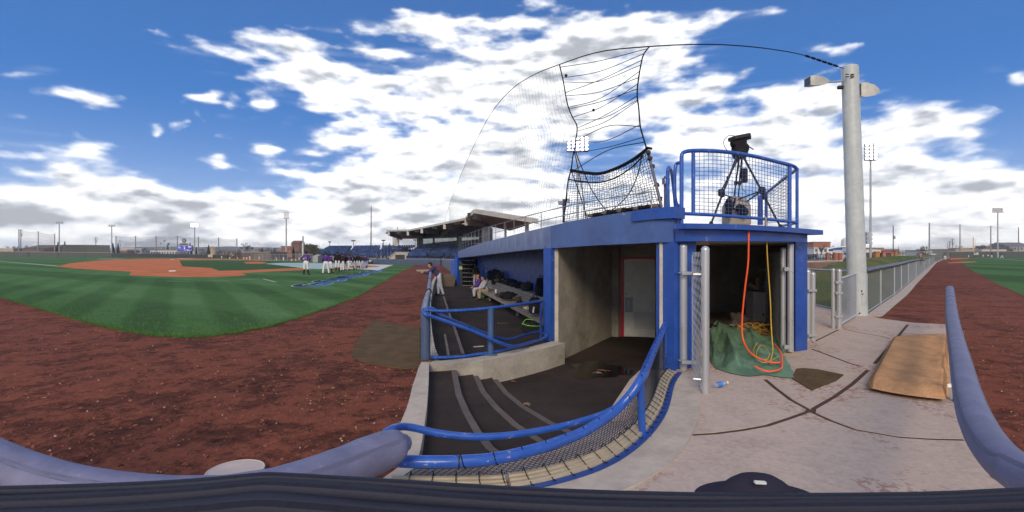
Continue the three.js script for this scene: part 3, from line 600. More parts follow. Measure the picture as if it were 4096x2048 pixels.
// dark bat racks at the far end
{
  const r = group('bat_rack');
  const A = at(1164, 719, 41.6).setY(-.9), B = at(1195, 719, 41.2).setY(-.9), L = span(A, B), hgt = 2.1;
  part('back_panel', posed(A, B, box(L, hgt, .05, L / 2, hgt / 2, -.3)), M.black, r);
  for (let i = 0; i <= 5; i++) part('divider', posed(A, B, box(.03, hgt, .36, i * L / 5, hgt / 2, -.1)), M.cloth, r);
  for (let i = 0; i <= 6; i++) part('shelf', posed(A, B, box(L, .025, .36, L / 2, .02 + i * hgt / 6.2, -.1)), M.steel, r);
  place(r, 'dark open bat rack standing at the far dugout end', 'rack');
  const A2 = at(1153, 718, 42).setY(-.9), B2 = at(1163.5, 718, 41.8).setY(-.9);
  place(mesh('cabinet', posed(A2, B2, rbox(span(A2, B2), 1.95, .3, .02, span(A2, B2) / 2, .975, -.1)), worn([.03, .035, .06], .6)), 'plain dark cabinet between far blue column and bat rack', 'cabinet');
  const s = at(1159, 674, 41.5); place(mesh('notice', box(.26, .26, .01, s.x, s.y, s.z), mat([.30, .40, .12], .8)), 'small lime notice on the dark cabinet', 'notice');
  const lp = at(1226, 675.5, 38.4), l2 = group('paper_sheet'); part('sheet', box(.30, .6, .008, lp.x, lp.y, lp.z, .25), M.white, l2); part('print', letters('111', .16).rotateY(.25).translate(lp.x - .01, lp.y + .02, lp.z + .03), M.black, l2);
  place(l2, 'white paper sheet with dark strokes pinned to the dugout wall', 'paper');
  const bt = at(1208, 665, 41); place(mesh('notice_board', box(.45, .9, .03, bt.x + .35, bt.y, bt.z, .2), M.cream), 'narrow cream notice board beside the bat rack', 'board');
}
// bags and kit
function lumpGeo(w, h, d, k, s, sub = 4) {
  const g = mergeVertices(new THREE.IcosahedronGeometry(1, sub).deleteAttribute('normal').deleteAttribute('uv')), p = g.attributes.position;
  for (let i = 0; i < p.count; i++) {
    let x = p.getX(i), y = p.getY(i), z = p.getZ(i); const q = Math.pow(Math.abs(x) ** 3.2 + Math.abs(y) ** 3.2 + Math.abs(z) ** 3.2, -1 / 3.2);
    const n = 1 + k * (pn.noise(x * 2 + s, y * 2, z * 2) + .5 * pn.noise(x * 5 + s, y * 5, z * 5));
    p.setXYZ(i, x * q * n * w / 2, Math.max(-h / 2, y * q * n * h / 2), z * q * n * d / 2);
  }
  g.computeVertexNormals();
  return g.translate(0, h / 2, 0);
}
function bag(name, px, pyBot, d, w, h, label, cat, m = M.cloth, k = .28, strap = true) {
  const p = at(px, pyBot, d), b = group(name), s = rnd() * 50;
  part('body', lumpGeo(w, h, w * .75, k, s).translate(p.x, p.y, p.z), m, b);
  if (strap) { part('strap', pipe([V(p.x - w * .2, p.y + h * .9, p.z + w * .2), V(p.x - w * .1, p.y + h * 1.16, p.z + w * .25), V(p.x + w * .14, p.y + h * 1.1, p.z + w * .28), V(p.x + w * .22, p.y + h * .82, p.z + w * .26)], .018, 20, 6), M.black, b); part('pocket', lumpGeo(w * .55, h * .45, w * .25, .15, s + 3, 3).translate(p.x - w * .05, p.y + h * .12, p.z + w * .33), m, b); }
  return place(b, label, cat, 'kit bags along the bench');
}
const navyCloth = mat([.016, .018, .03], .85), greyCloth = mat([.05, .05, .055], .9);
bag('backpack', 1236, 706, 33, .52, .62, 'upright black backpack at the far end of the bench ledge', 'backpack');
bag('backpack', 1248, 706, 32, .55, .7, 'tallest black backpack on the far bench ledge', 'backpack', navyCloth);
bag('backpack', 1258, 711, 30.5, .5, .62, 'slouching black backpack next to the tallest one', 'backpack', greyCloth);
bag('equipment_bag', 1290, 720.5, 27.4, .62, .34, 'low black equipment bag in the middle of the bench ledge', 'bag');
bag('equipment_bag', 1328, 732, 23.6, .60, .38, 'bulky black equipment bag on the nearer bench ledge', 'bag', greyCloth);
bag('backpack', 1361, 746, 20.2, .46, .72, 'black backpack leaning beside the blue bottle', 'backpack', navyCloth);
bag('helmet_bag', 1271, 713, 29, .30, .22, 'small round dark helmet bag between backpacks and gear', 'bag', M.cloth, .1, false);
bag('gear_pile', 1278, 752, 23.4, .68, .30, 'heap of black catching gear on the bench seat', 'gear', M.cloth, .5);
bag('shin_guard', 1260, 746, 25.2, .55, .16, 'dark shin guard lying on the bench seat', 'guard', greyCloth, .35, false);
bag('black_sack', 1345, 789, 17.4, .40, .56, 'open black sack with white tag on the near bench seat', 'sack', M.cloth, .18);
{ const t = at(1342, 783, 16.9); place(mesh('luggage_tag', rbox(.05, .19, .006, .002, t.x, t.y + .05, t.z, .1, 0, -.12), M.white), 'white tag hanging on the black sack', 'tag'); }
{ // cap, cup, bottle
  const c = at(1307, 762.5, 20), cap = group('baseball_hat'); part('crown', new THREE.SphereGeometry(.12, 20, 10, 0, 6.283, 0, 1.55).scale(1, .95, 1.1).translate(c.x, c.y, c.z), navyCloth, cap); part('brim', new THREE.CylinderGeometry(.11, .11, .012, 20).scale(1, 1, .8).translate(c.x - .09, c.y + .008, c.z + .06), navyCloth, cap); place(cap, 'navy cap lying on the bench seat by the black sack', 'cap');
  const u = at(1247.4, 737, 26.5); place(mesh('paper_cup', cyl(.045, .055, .19, u.x, u.y, u.z, 18), M.white), 'white paper cup standing on the bench seat', 'cup');
  const q = at(1349, 741, 20.3), bt = group('sports_bottle'); part('body', new THREE.LatheGeometry([[0, 0], [.055, 0], [.058, .03], [.058, .2], [.05, .25], [.03, .27], [0, .27]].map(([a, b]) => new THREE.Vector2(a, b)), 20).translate(q.x, q.y, q.z), mat([.05, .22, .42], .35), bt); part('cap', cyl(.032, .026, .06, q.x, q.y + .27, q.z, 14), M.steel, bt); place(bt, 'blue sports bottle on the bench ledge', 'bottle');
  const h = at(1268, 704, 29.3), hm = group('batting_helmet'); part('shell', new THREE.SphereGeometry(.13, 20, 12, 0, 6.283, 0, 1.9).translate(h.x, h.y, h.z), mat([.03, .04, .08], .2), hm); part('peak', new THREE.CylinderGeometry(.1, .1, .015, 18).translate(h.x - .08, h.y, h.z + .08), M.black, hm); place(hm, 'glossy dark batting helmet on the bench ledge', 'helmet');
  const gl = at(1251, 708.5, 30), gv = group('baseball_glove'); part('palm', lumpGeo(.3, .16, .26, .3, 9).translate(gl.x, gl.y, gl.z), mat([.30, .17, .08], .8), gv); for (let i = 0; i < 4; i++) part('finger', lumpGeo(.06, .08, .2, .1, i, 2).translate(gl.x - .1 + i * .065, gl.y + .05, gl.z + .15), mat([.26, .15, .07], .8), gv); place(gv, 'tan leather glove at the foot of the backpacks', 'glove');
  const wr = at(1322, 775, 18.4); place(mesh('tangled_strap', new THREE.TorusKnotGeometry(.07, .012, 60, 6, 2, 3).rotateX(1.57).translate(wr.x, wr.y, wr.z), M.white), 'tangle of white strap on the bench seat', 'strap');
}
bag('equipment_bag', 1279, 716, 28.4, .50, .30, 'slumped grey bag left of the low equipment bag', 'bag', greyCloth, .4);
bag('equipment_bag', 1308, 726, 25.4, .52, .30, 'dark bag between low and bulky equipment bags', 'bag', navyCloth, .45);
bag('jacket_heap', 1246, 716, 30.6, .42, .30, 'black jacket hanging over the ledge edge', 'jacket', M.cloth, .6, false);
bag('catcher_mitt', 1316, 731, 24.2, .26, .16, 'dark round mitt at the ledge edge', 'mitt', mat([.10, .07, .05], .8), .3, false);
bag('jacket_heap', 1292, 724, 26.2, .34, .28, 'dark sweater draped below the ledge edge', 'sweater', greyCloth, .6, false);
bag('catcher_mitt', 1300, 757.5, 21.4, .34, .18, 'brown and black mitt at the end of the gear heap', 'mitt', mat([.07, .045, .03], .8), .4, false);
{ // bag with a lime zip edge and lime folding frame
  const p = on(1338, 836, -.9), b = group('duffel_bag'); part('body', lumpGeo(.62, .34, .5, .3, 4).translate(p.x, p.y, p.z), M.cloth, b); part('zip_edge', pipe([V(p.x - .32, p.y + .30, p.z + .14), V(p.x - .12, p.y + .26, p.z + .27), V(p.x + .22, p.y + .25, p.z + .27), V(p.x + .31, p.y + .31, p.z + .06), V(p.x - .16, p.y + .42, p.z - .1), V(p.x - .32, p.y + .30, p.z + .14)], .012, 50, 6), mat([.25, .80, .05], .5), b); place(b, 'black bag with lime green edge on the dugout floor', 'bag');
  const q = on(1223, 752, -.9), f = group('folding_stool'); part('frame', pipe([V(q.x - .3, q.y + .05, q.z), V(q.x - .22, q.y + .3, q.z), V(q.x - .22, q.y + .02, q.z), V(q.x + .12, q.y + .02, q.z), V(q.x + .24, q.y + .32, q.z), V(q.x + .3, q.y + .40, q.z)], .022, 50, 6), mat([.22, .85, .04], .5), f); part('seat_cloth', box(.6, .02, .3, q.x, q.y + .41, q.z - .1), M.black, f); place(f, 'lime green folding stool frame under the bench', 'stool');
  const d = on(1264, 813, -.9), dr = group('floor_drain'); part('plate', cyl(.2, .2, .012, d.x, d.y, d.z, 28), worn([.16, .09, .07], .7), dr); for (let i = 0; i < 5; i++) part('slot', box(.26, .006, .018, d.x, d.y + .014, d.z - .12 + i * .06), M.black, dr); place(dr, 'round rusty drain cover in the dugout floor', 'drain');
  const t = on(1150, 872, -.9); place(mesh('floor_tape', box(.3, .006, .12, t.x + .6, -.895, t.z, .4), M.offWhite), 'scrap of pale tape on the dugout floor', 'tape');
}
// ---------------------------------------------------------------- blue rails, nets and padding
const netGrid = (bl, br, tl, tr, nx, ny, sag = 0) => { const L = [], P = (u, v) => { const a = bl(u), b = tl(u); return a.clone().lerp(b, v); }; for (let i = 0; i <= nx; i++) { const q = []; for (let j = 0; j <= ny; j += 2) q.push(P(i / nx, j / ny)); L.push(q); } for (let j = 0; j <= ny; j++) { const q = []; for (let i = 0; i <= nx; i += 2) q.push(P(i / nx, j / ny)); L.push(q); } return L; };
const curveOf = (pts) => { const c = new THREE.CatmullRomCurve3(pts, false, 'centripetal'); return (u) => c.getPointAt(Math.min(1, Math.max(0, u))); };
{
  const r = group('guard_rail');
  const top = [[1067.5, 780, 8.15], [1100, 782.4, 8.2], [1138, 782, 8.3], [1190, 779, 8.45], [1243, 774, 8.65], [1302, 766.5, 9.15], [1367, 755.5, 9.9]].map((a) => at(...a));
  const bot = [[1078, 899.5, 8.15], [1110, 899.5, 8.2], [1160, 897, 8.35], [1200, 891.5, 8.5], [1245, 885, 8.65], [1302, 872, 9.15], [1370, 853, 9.9]].map((a) => at(...a));
  part('top_rail', pipe(top, .026, 60, 10), M.bluePipe, r); part('bottom_rail', pipe(bot, .026, 60, 10), M.bluePipe, r);
  const pb = at(1234.5, 893.5, 8.6).setY(0), pt = at(1234.5, 776, 8.6); part('post', [bar(pb, pt, .055, 14), rbox(.2, .02, .2, .004, pb.x, .012, pb.z)], worn([.05, .10, .22], .5), r);
  part('end_post', bar(at(1361, 862, 9.95).setY(0), at(1361, 757, 9.85), .028, 10), M.bluePipe, r);
  part('stair_handrail', pipe([[1064, 784, 7.95], [1070, 792, 7.9], [1095, 799, 8], [1150, 818.5, 8.15], [1200, 837, 8.3], [1262, 864, 8.5], [1292, 871, 8.7], [1335, 861, 9.3], [1366, 852, 9.75], [1375, 845, 9.9]].map((a) => at(...a)), .028, 70, 10), M.bluePipe, r);
  part('stair_handrail', pipe([[1068, 776, 8.4], [1090, 777, 8.5], [1106, 790, 8.6], [1190, 826, 8.85], [1262, 852, 9.1], [1280, 853.5, 9.2], [1345, 836, 9.9], [1362, 836, 10], [1374, 843, 9.95]].map((a) => at(...a)), .026, 70, 10), M.bluePipe, r);
  const tc = curveOf(top), bc = curveOf(bot), net = part('netting', wires(netGrid(bc, null, tc, null, 78, 26), .0022), M.netting, r); net.userData.kind = 'stuff';
  const lace = []; for (let i = 0; i <= 34; i++) for (const c of [tc, bc]) { const a = c(i / 34), q = []; for (let k = 0; k <= 6; k++) q.push(V(a.x + .016 * (k - 3) / 3, a.y + .031 * Math.cos(k / 6 * 6.28), a.z + .031 * Math.sin(k / 6 * 6.28))); lace.push(q); }
  part('lacing', wires(lace, .004), M.rope, r).userData.kind = 'stuff';
  place(r, 'blue pipe guard rail with netting on the low concrete wall', 'railing');
  const p = group('padded_post'), q = at(1070.5, 908, 8.1).setY(0); part('padding', new THREE.LatheGeometry([[0, 0], [.070, 0], [.078, .02], [.078, .70], [.07, .745], [.045, .765], [0, .77]].map(([a, b]) => new THREE.Vector2(a, b)), 24).translate(q.x, .012, q.z), worn([.055, .085, .16], .6), p); part('base_plate', rbox(.2, .014, .2, .003, q.x, .007, q.z), M.rust, p); place(p, 'navy padded corner post where soil meets entrance steps', 'post');
}
{ // padded rail running down the dugout front
  const r = group('padded_rail');
  part('near_pad', pipe([[1068, 779, 8.3], [1072, 760, 10], [1076, 745, 11.4], [1077.5, 738, 12.2]].map(([a, b, d]) => at(a, b, d).setY(.76)), .062, 30, 14), worn([.05, .075, .15], .55), r);
  part('far_pad', pipe([[1079, 731, 13], [1080.5, 715, 16], [1082, 700, 20], [1083, 686, 25.6]].map(([a, b, d]) => at(a, b, d).setY(.77)), .06, 30, 14), M.pad, r);
  for (const [a, b, d] of [[1078.3, 734, 12.6], [1081, 706, 18], [1083, 688, 25]]) { const p = at(a, b, d); part('post', bar(V(p.x, -.4, p.z), V(p.x, .76, p.z), .035, 10), M.bluePipe, r); part('clamp', new THREE.TorusGeometry(.066, .016, 8, 20).rotateY(.15).translate(p.x, .765, p.z), M.black, r); }
  place(r, 'padded rail along the dugout front under the leaning player', 'railing');
}
{ // near rail round the entrance steps, with net, boards and lacing
  const r = group('stair_rail');
  const main = [[1010, 1160, 3.45], [1026, 1161, 3.45], [1090, 1162, 3.44], [1154, 1161, 3.45], [1245, 1153.5, 3.52], [1355, 1128, 3.72], [1420, 1106, 3.92], [1464.8, 1087.8, 4.08], [1520, 1054, 4.32], [1556, 1025.8, 4.5], [1590, 988, 4.55], [1611, 956.4, 4.6], [1630, 915, 5.2], [1645, 880, 5.9], [1662, 842, 6.8], [1673, 817, 7.3]].map((a) => at(...a));
  part('main_rail', pipe(main, .042, 120, 14), M.bluePipe, r);
  part('inner_rail', pipe([[968, 1090, 3.55], [984, 1080, 3.6], [1001, 1074.5, 3.7], [1022, 1073.5, 3.8], [1045, 1077, 3.85], [1099.6, 1089.7, 3.9], [1191, 1098.8, 3.95], [1282, 1095, 4.05], [1391.8, 1077, 4.25], [1464.8, 1058.6, 4.4], [1520, 1040, 4.55], [1556, 1022, 4.62]].map((a) => at(...a)), .028, 100, 12), M.bluePipe, r);
  const c = new THREE.CatmullRomCurve3(main, false, 'centripetal');
  const rb = new THREE.CatmullRomCurve3(railBase.map(([a, b, y]) => on(a, b, y)), false, 'centripetal');
  const clampP = at(1149, 1161, 3.45); part('rubber_collar', bar(V(clampP.x - .02, clampP.y, clampP.z), V(clampP.x + .025, clampP.y, clampP.z), .042, 16), M.black, r);
  const pB = on(1616, 1094, .04), pT = at(1611, 957, 4.6); part('post', [bar(pB, pT, .034, 12), rbox(.14, .012, .14, .003, pB.x, .05, pB.z)], M.bluePipe, r);
  part('top_post', bar(V(xAt(1673, 7.3), 0.05, -7.3), at(1673, 815, 7.3), .03, 10), M.bluePipe, r);
  const bc = (u) => rb.getPointAt(Math.min(1, .02 + .95 * u)).add(V(0, .05, 0)), tc = (u) => c.getPointAt(Math.min(1, .03 + .95 * u));
  const net = part('netting', wires(netGrid(bc, null, tc, null, 96, 12), .0025), M.netting, r); net.userData.kind = 'stuff';
  const lace = []; for (let i = 0; i < 44; i++) { const u = .06 + i / 47, a = c.getPointAt(u), q = []; for (let k = 0; k <= 8; k++) { const t = c.getPointAt(Math.min(1, u + (k - 4) * .0016)); q.push(V(t.x, t.y + .045 * Math.cos(k / 8 * 5.2), t.z + .045 * Math.sin(k / 8 * 5.2))); } if (i % 2) lace.push(q); }
  part('lacing', wires(lace, .0045), M.rope, r).userData.kind = 'stuff';
  // stacked pale boards at the foot, each board a piece
  const nrm = (u) => { const t = rb.getTangentAt(u); return V(-t.z, 0, t.x).normalize(); };
  const off = (u, o, y) => { const p = rb.getPointAt(u), n = nrm(u); return V(p.x + n.x * o, y, p.z + n.z * o); };
  const band = (u0, u1, o0, o1, y0, y1, n = 10) => { const S = []; for (let i = 0; i <= n; i++) { const u = mix(u0, u1, i / n); S.push([off(u, o0, y0), off(u, o0, y1), off(u, o1, y1), off(u, o1, y0)]); } return loft(S); };
  for (let row = 0; row < 3; row++) for (let k = 0; k < 6; k++) part('foam_board', band(k / 6 * .96 + .004, (k + 1) / 6 * .96 - .001, .02 + row * .033, .051 + row * .033, .05, .108 - row * .014 + (k % 2) * .003), M.foam, r);
  part('blue_sill', band(0, .985, .122, .185, .02, .055, 60), worn([.018, .06, .26], .6), r);
  const tie = []; for (let i = 0; i < 30; i++) { const u = .03 + i / 32; tie.push([off(u, -.02, .06), off(u, .02, .14), off(u, .08, .105), off(u + .003, .13, .06), off(u + .004, .16, .062)]); }
  tie.forEach((t) => part('cord_tie', wires([t], .0042), M.rope, r));
  place(r, 'blue stair railing with black net lacing around the entrance steps', 'railing');
  const kb = mesh('kerb', band(0, .985, .187, .50, -.2, .048, 60), M.paleConcrete); place(kb, 'curved concrete kerb outside the blue stair railing', 'kerb', null, 'structure');
}
{ // paving slab in one pour with open joints
  const rbp = [...railBase].reverse().map(([a, b, y]) => on(a, b, y)), out = rbp.map((p, i) => { const a = rbp[Math.max(0, i - 1)], b = rbp[Math.min(rbp.length - 1, i + 1)], dx = b.x - a.x, dz = b.z - a.z, l = Math.hypot(dx, dz); return [p.x - dz / l * .40 * (i > 6 ? 1.2 : 1), p.z + dx / l * .36]; });
  const joint = (pts, w) => { const a = pts.map(([p, q]) => on(p, q, .03)), L = [], R = []; a.forEach((p, i) => { const u = a[Math.max(0, i - 1)], v = a[Math.min(a.length - 1, i + 1)], dx = v.x - u.x, dz = v.z - u.z, l = Math.hypot(dx, dz); L.push([p.x + dz / l * w / 2, p.z - dx / l * w / 2]); R.push([p.x - dz / l * w / 2, p.z + dx / l * w / 2]); }); return [...L, ...R.reverse()]; };
  const cross = (arms, w) => arms.flatMap((pts) => { const a = pts.map(([p, q]) => on(p, q, .03)), L = [], R = []; a.forEach((p, i) => { const u = a[Math.max(0, i - 1)], v = a[Math.min(a.length - 1, i + 1)], dx = v.x - u.x, dz = v.z - u.z, l = Math.hypot(dx, dz); L.push([p.x + dz / l * w / 2, p.z - dx / l * w / 2]); R.push([p.x - dz / l * w / 2, p.z + dx / l * w / 2]); }); return [...R, ...L.reverse()]; });
  const outline = [[2.36, -7.3], [2.45, -8], [3.9, -14.2], [8.2, -15], ...plan([[2046, 768], [2105, 779], [2180, 791], [2215, 801], [2300, 812], [2388, 816], [2402, 900], [2414, 988], [2430, 1062], [2447, 1131], [2492, 1200], [2562, 1245], [2700, 1300]], .03), [4, -.5], [4, 3], [-1.3, 3], [-1.3, -2.9], ...[...out].reverse()];
  const holes = [cross([[[2034, 1030], [1990, 1006], [1950, 976], [1923, 953]], [[2030, 1036], [1985, 1052], [1930, 1070], [1870, 1081], [1800, 1090], [1694, 1096]], [[2046, 1038], [2090, 1058], [2150, 1080], [2260, 1099], [2340, 1104], [2424, 1106]], [[2046, 1028], [2100, 997], [2145, 965], [2172, 941], [2184, 930]]], .055), joint([[2040, 877], [2080, 892], [2130, 911], [2162, 921]], .05), joint([[2118, 827], [2160, 836], [2215, 846], [2240, 852]], .05), joint([[2200, 915], [2240, 870], [2268, 835], [2284, 816]], .055), joint([[2042, 862], [2075, 846], [2110, 829]], .045)];
  holes.forEach((h) => { const f = mesh('joint_filler', prism(h, .004, .024), mat([.085, .052, .040], .95)); place(f, null, null, null, 'structure'); });
  const s = mesh('pavement', prism(outline, -.15, .03, holes), M.slab); s.name = numbered('pavement'); s.userData.kind = 'structure'; s.userData.label = 'worn concrete paving with dark open joints'; scene.add(s);
}
// ---------------------------------------------------------------- filming platform with its store below
const chain = (A, B, h0, h1, pitch, r, fn) => { // woven wire between two posts, base line A-B, from height h0 to h1
  const L = span(A, B), H = h1 - h0, out = [], dx = (B.x - A.x) / L, dz = (B.z - A.z) / L, P = (u, v) => V(A.x + dx * u, (fn ? fn(u / L) : mix(A.y, B.y, u / L)) + h0 + v, A.z + dz * u);
  for (let u = -H; u < L; u += pitch) for (const s of [1, -1]) {
    let u0 = s > 0 ? u : u + H, v0 = 0, u1 = s > 0 ? u + H : u, v1 = H;
    const cut = (ua, va, ub, vb, lim, lo) => [lim, va + (vb - va) * (lim - ua) / (ub - ua)];
    let a = [u0, v0], b = [u1, v1];
    if (a[0] > b[0]) [a, b] = [b, a];
    if (b[0] <= 0 || a[0] >= L) continue;
    if (a[0] < 0) a = cut(...a, ...b, 0); if (b[0] > L) b = cut(...a, ...b, L);
    out.push([P(...a), P(...b)]);
  }
  return wires(out, r);
};
const plat = group('filming_platform');
const PA = at(1700, 600, 7.42), PB = at(2029, 600, 8.85);
{
  const f = [[1697, 7.40, 608, 567.5], [1780, 7.62, 607.5, 569], [1860, 7.90, 607.5, 571.5], [1940, 8.3, 608, 576], [2001, 8.68, 609, 581]];
  part('fascia', wall(f.map(([p, d, b, a]) => [xAt(p, d), -d, hAt(b, d), hAt(a, d)]), -.2), M.blue, plat);
  part('deck_edge', wall([[1694, 7.30, 577, 564], [1780, 7.52, 578, 565.5], [1860, 7.8, 580.5, 568.5], [1940, 8.2, 585, 573], [2031, 8.78, 592, 580.5]].map(([p, d, b, a]) => [xAt(p, d), -d, hAt(b, d), hAt(a, d)]), -.26), M.blue, plat);
  const y = 2.03; part('deck', loft([[1697, 7.55, 4.0, -14.6], [1860, 8.1, 6.4, -15], [2028, 9.0, 8.3, -15.2]].map(([p, d, bx, bz]) => [V(xAt(p, d), y - .14, -d), V(xAt(p, d), y, -d), V(bx, y, bz), V(bx, y - .14, bz)])), M.wallConcrete, plat);
  const c0 = at(2001, 640, 8.72), c1 = at(2031, 640, 8.88); part('column', prism([[c0.x, c0.z], [c1.x, c1.z], [c1.x + .12, c1.z - .5], [c0.x + .12, c0.z - .5]], .03, hAt(589, 8.8)), M.blue, plat);
  part('side_wall', wall([[c1.x + .1, c1.z - .45, .03, 1.95], [8.1, -15, .03, 1.95]], .14), M.wallConcrete, plat);
  part('left_wall', wall([[2.45, -7.75, .03, 1.9], [4.0, -14.4, .03, 1.9]], -.1), M.wallConcrete, plat);
  part('rear_wall', wall([[3.95, -14.4, .03, 1.95], [8.2, -15, .03, 1.95]], -.16), M.wallConcrete, plat);
  part('wooden_trim', [posed(at(1697, 612, 7.5), at(1787, 612, 7.7), box(span(at(1697, 612, 7.5), at(1787, 612, 7.7)), .035, .06, .26, 0, 0)), posed(at(1697, 617, 7.5), at(1787, 617, 7.7), box(.06, .06, .07, .04, -.01, .02))], M.woodNew, plat);
}
place(plat, 'blue filming platform with open store below it', 'platform');
{ // cage rail on the deck
  const r = group('cage_railing'), pipeR = .026;
  const T = [[1714.5, 400, 7.5], [1716, 387, 7.5], [1724, 381.5, 7.52], [1797.6, 380, 7.7], [1880.6, 390, 8.05], [1950, 406, 8.45], [2001, 421, 8.78], [2005, 428, 8.8]].map((a) => at(...a));
  part('top_rail', pipe(T, .03, 80, 12), M.bluePipe, r);
  part('corner_post', bar(at(1714.5, 563, 7.5), at(1714.5, 398, 7.5), .03, 12), M.bluePipe, r);
  part('corner_post', bar(at(2005, 577, 8.8), at(2005, 425, 8.8), .026, 12), M.bluePipe, r);
  part('inner_post', bar(at(1986, 572, 8.7), at(1986, 418, 8.7), .034, 12), M.bluePipe, r);
  const Bt = [[1714.5, 537, 7.5], [1797, 541, 7.7], [1880, 547, 8.05], [1950, 553.5, 8.45], [2005, 560, 8.8]].map((a) => at(...a)); part('bottom_rail', pipe(Bt, .026, 50, 10), M.bluePipe, r);
  part('mesh_frame', bar(at(1744, 537, 7.56), at(1744, 383, 7.56), .028, 10), M.bluePipe, r);
  const tc = curveOf([[1748, 384, 7.58], [1797.6, 383, 7.7], [1880.6, 394, 8.05], [1950, 410, 8.45], [1984, 419, 8.7]].map((a) => at(...a))), bc = curveOf([[1748, 536, 7.58], [1797, 539, 7.7], [1880, 545, 8.05], [1950, 551, 8.45], [1984, 556, 8.7]].map((a) => at(...a)));
  const L = []; for (let i = 0; i <= 28; i++) L.push([bc(i / 28), tc(i / 28)]); for (let j = 0; j <= 16; j++) { const q = []; for (let i = 0; i <= 20; i++) q.push(bc(i / 20).lerp(tc(i / 20), j / 16)); L.push(q); }
  const w = part('wire_mesh', wires(L, .0042), mat([.05, .08, .22], .5), r); w.userData.kind = 'stuff';
  // rear right side of the cage
  const q0 = at(2005, 425, 8.8), q1 = at(1916, 478, 11.6); part('side_rail', bar(q0, at(1918, 492, 12), .03, 10), M.bluePipe, r); part('side_bottom_rail', bar(at(2005, 560, 8.8), at(1965, 569, 10.6), .026, 10), M.bluePipe, r);
  for (const [a, b0, b1, d] of [[1916, 566, 486, 12], [1927, 568, 486, 11.7], [1909, 566, 492, 12.2]]) part('rear_post', bar(at(a, b0, d), at(a, b1, d), .03, 10), M.bluePipe, r);
  const L2 = [], s0 = at(1986, 430, 9.2), s1 = at(1925, 488, 11.6), s2 = at(1986, 560, 9.2), s3 = at(1925, 560, 11.6); for (let i = 0; i <= 16; i++) L2.push([s0.clone().lerp(s1, i / 16), s2.clone().lerp(s3, i / 16)]); for (let j = 0; j <= 14; j++) L2.push([s0.clone().lerp(s2, j / 14), s1.clone().lerp(s3, j / 14)]);
  const w2 = part('wire_mesh', wires(L2, .0042), mat([.05, .08, .22], .5), r); w2.userData.kind = 'stuff';
  // gate loops at the left end
  part('gate_loop', pipe([[1713, 520, 7.8], [1703, 514, 7.9], [1699, 500, 7.9], [1698.5, 425, 7.9], [1702, 412, 7.9], [1714, 409, 7.8]].map((a) => at(...a)), .026, 50, 10), M.bluePipe, r);
  part('gate_loop', pipe([[1681, 530, 8.2], [1679.5, 440, 8.2], [1681, 424, 8.2], [1686, 424, 8.35], [1692, 450, 9.0], [1699, 520, 9.2]].map((a) => at(...a)), .03, 50, 10), M.bluePipe, r);
  place(r, 'blue cage railing with wire mesh around the filming platform', 'railing');
}
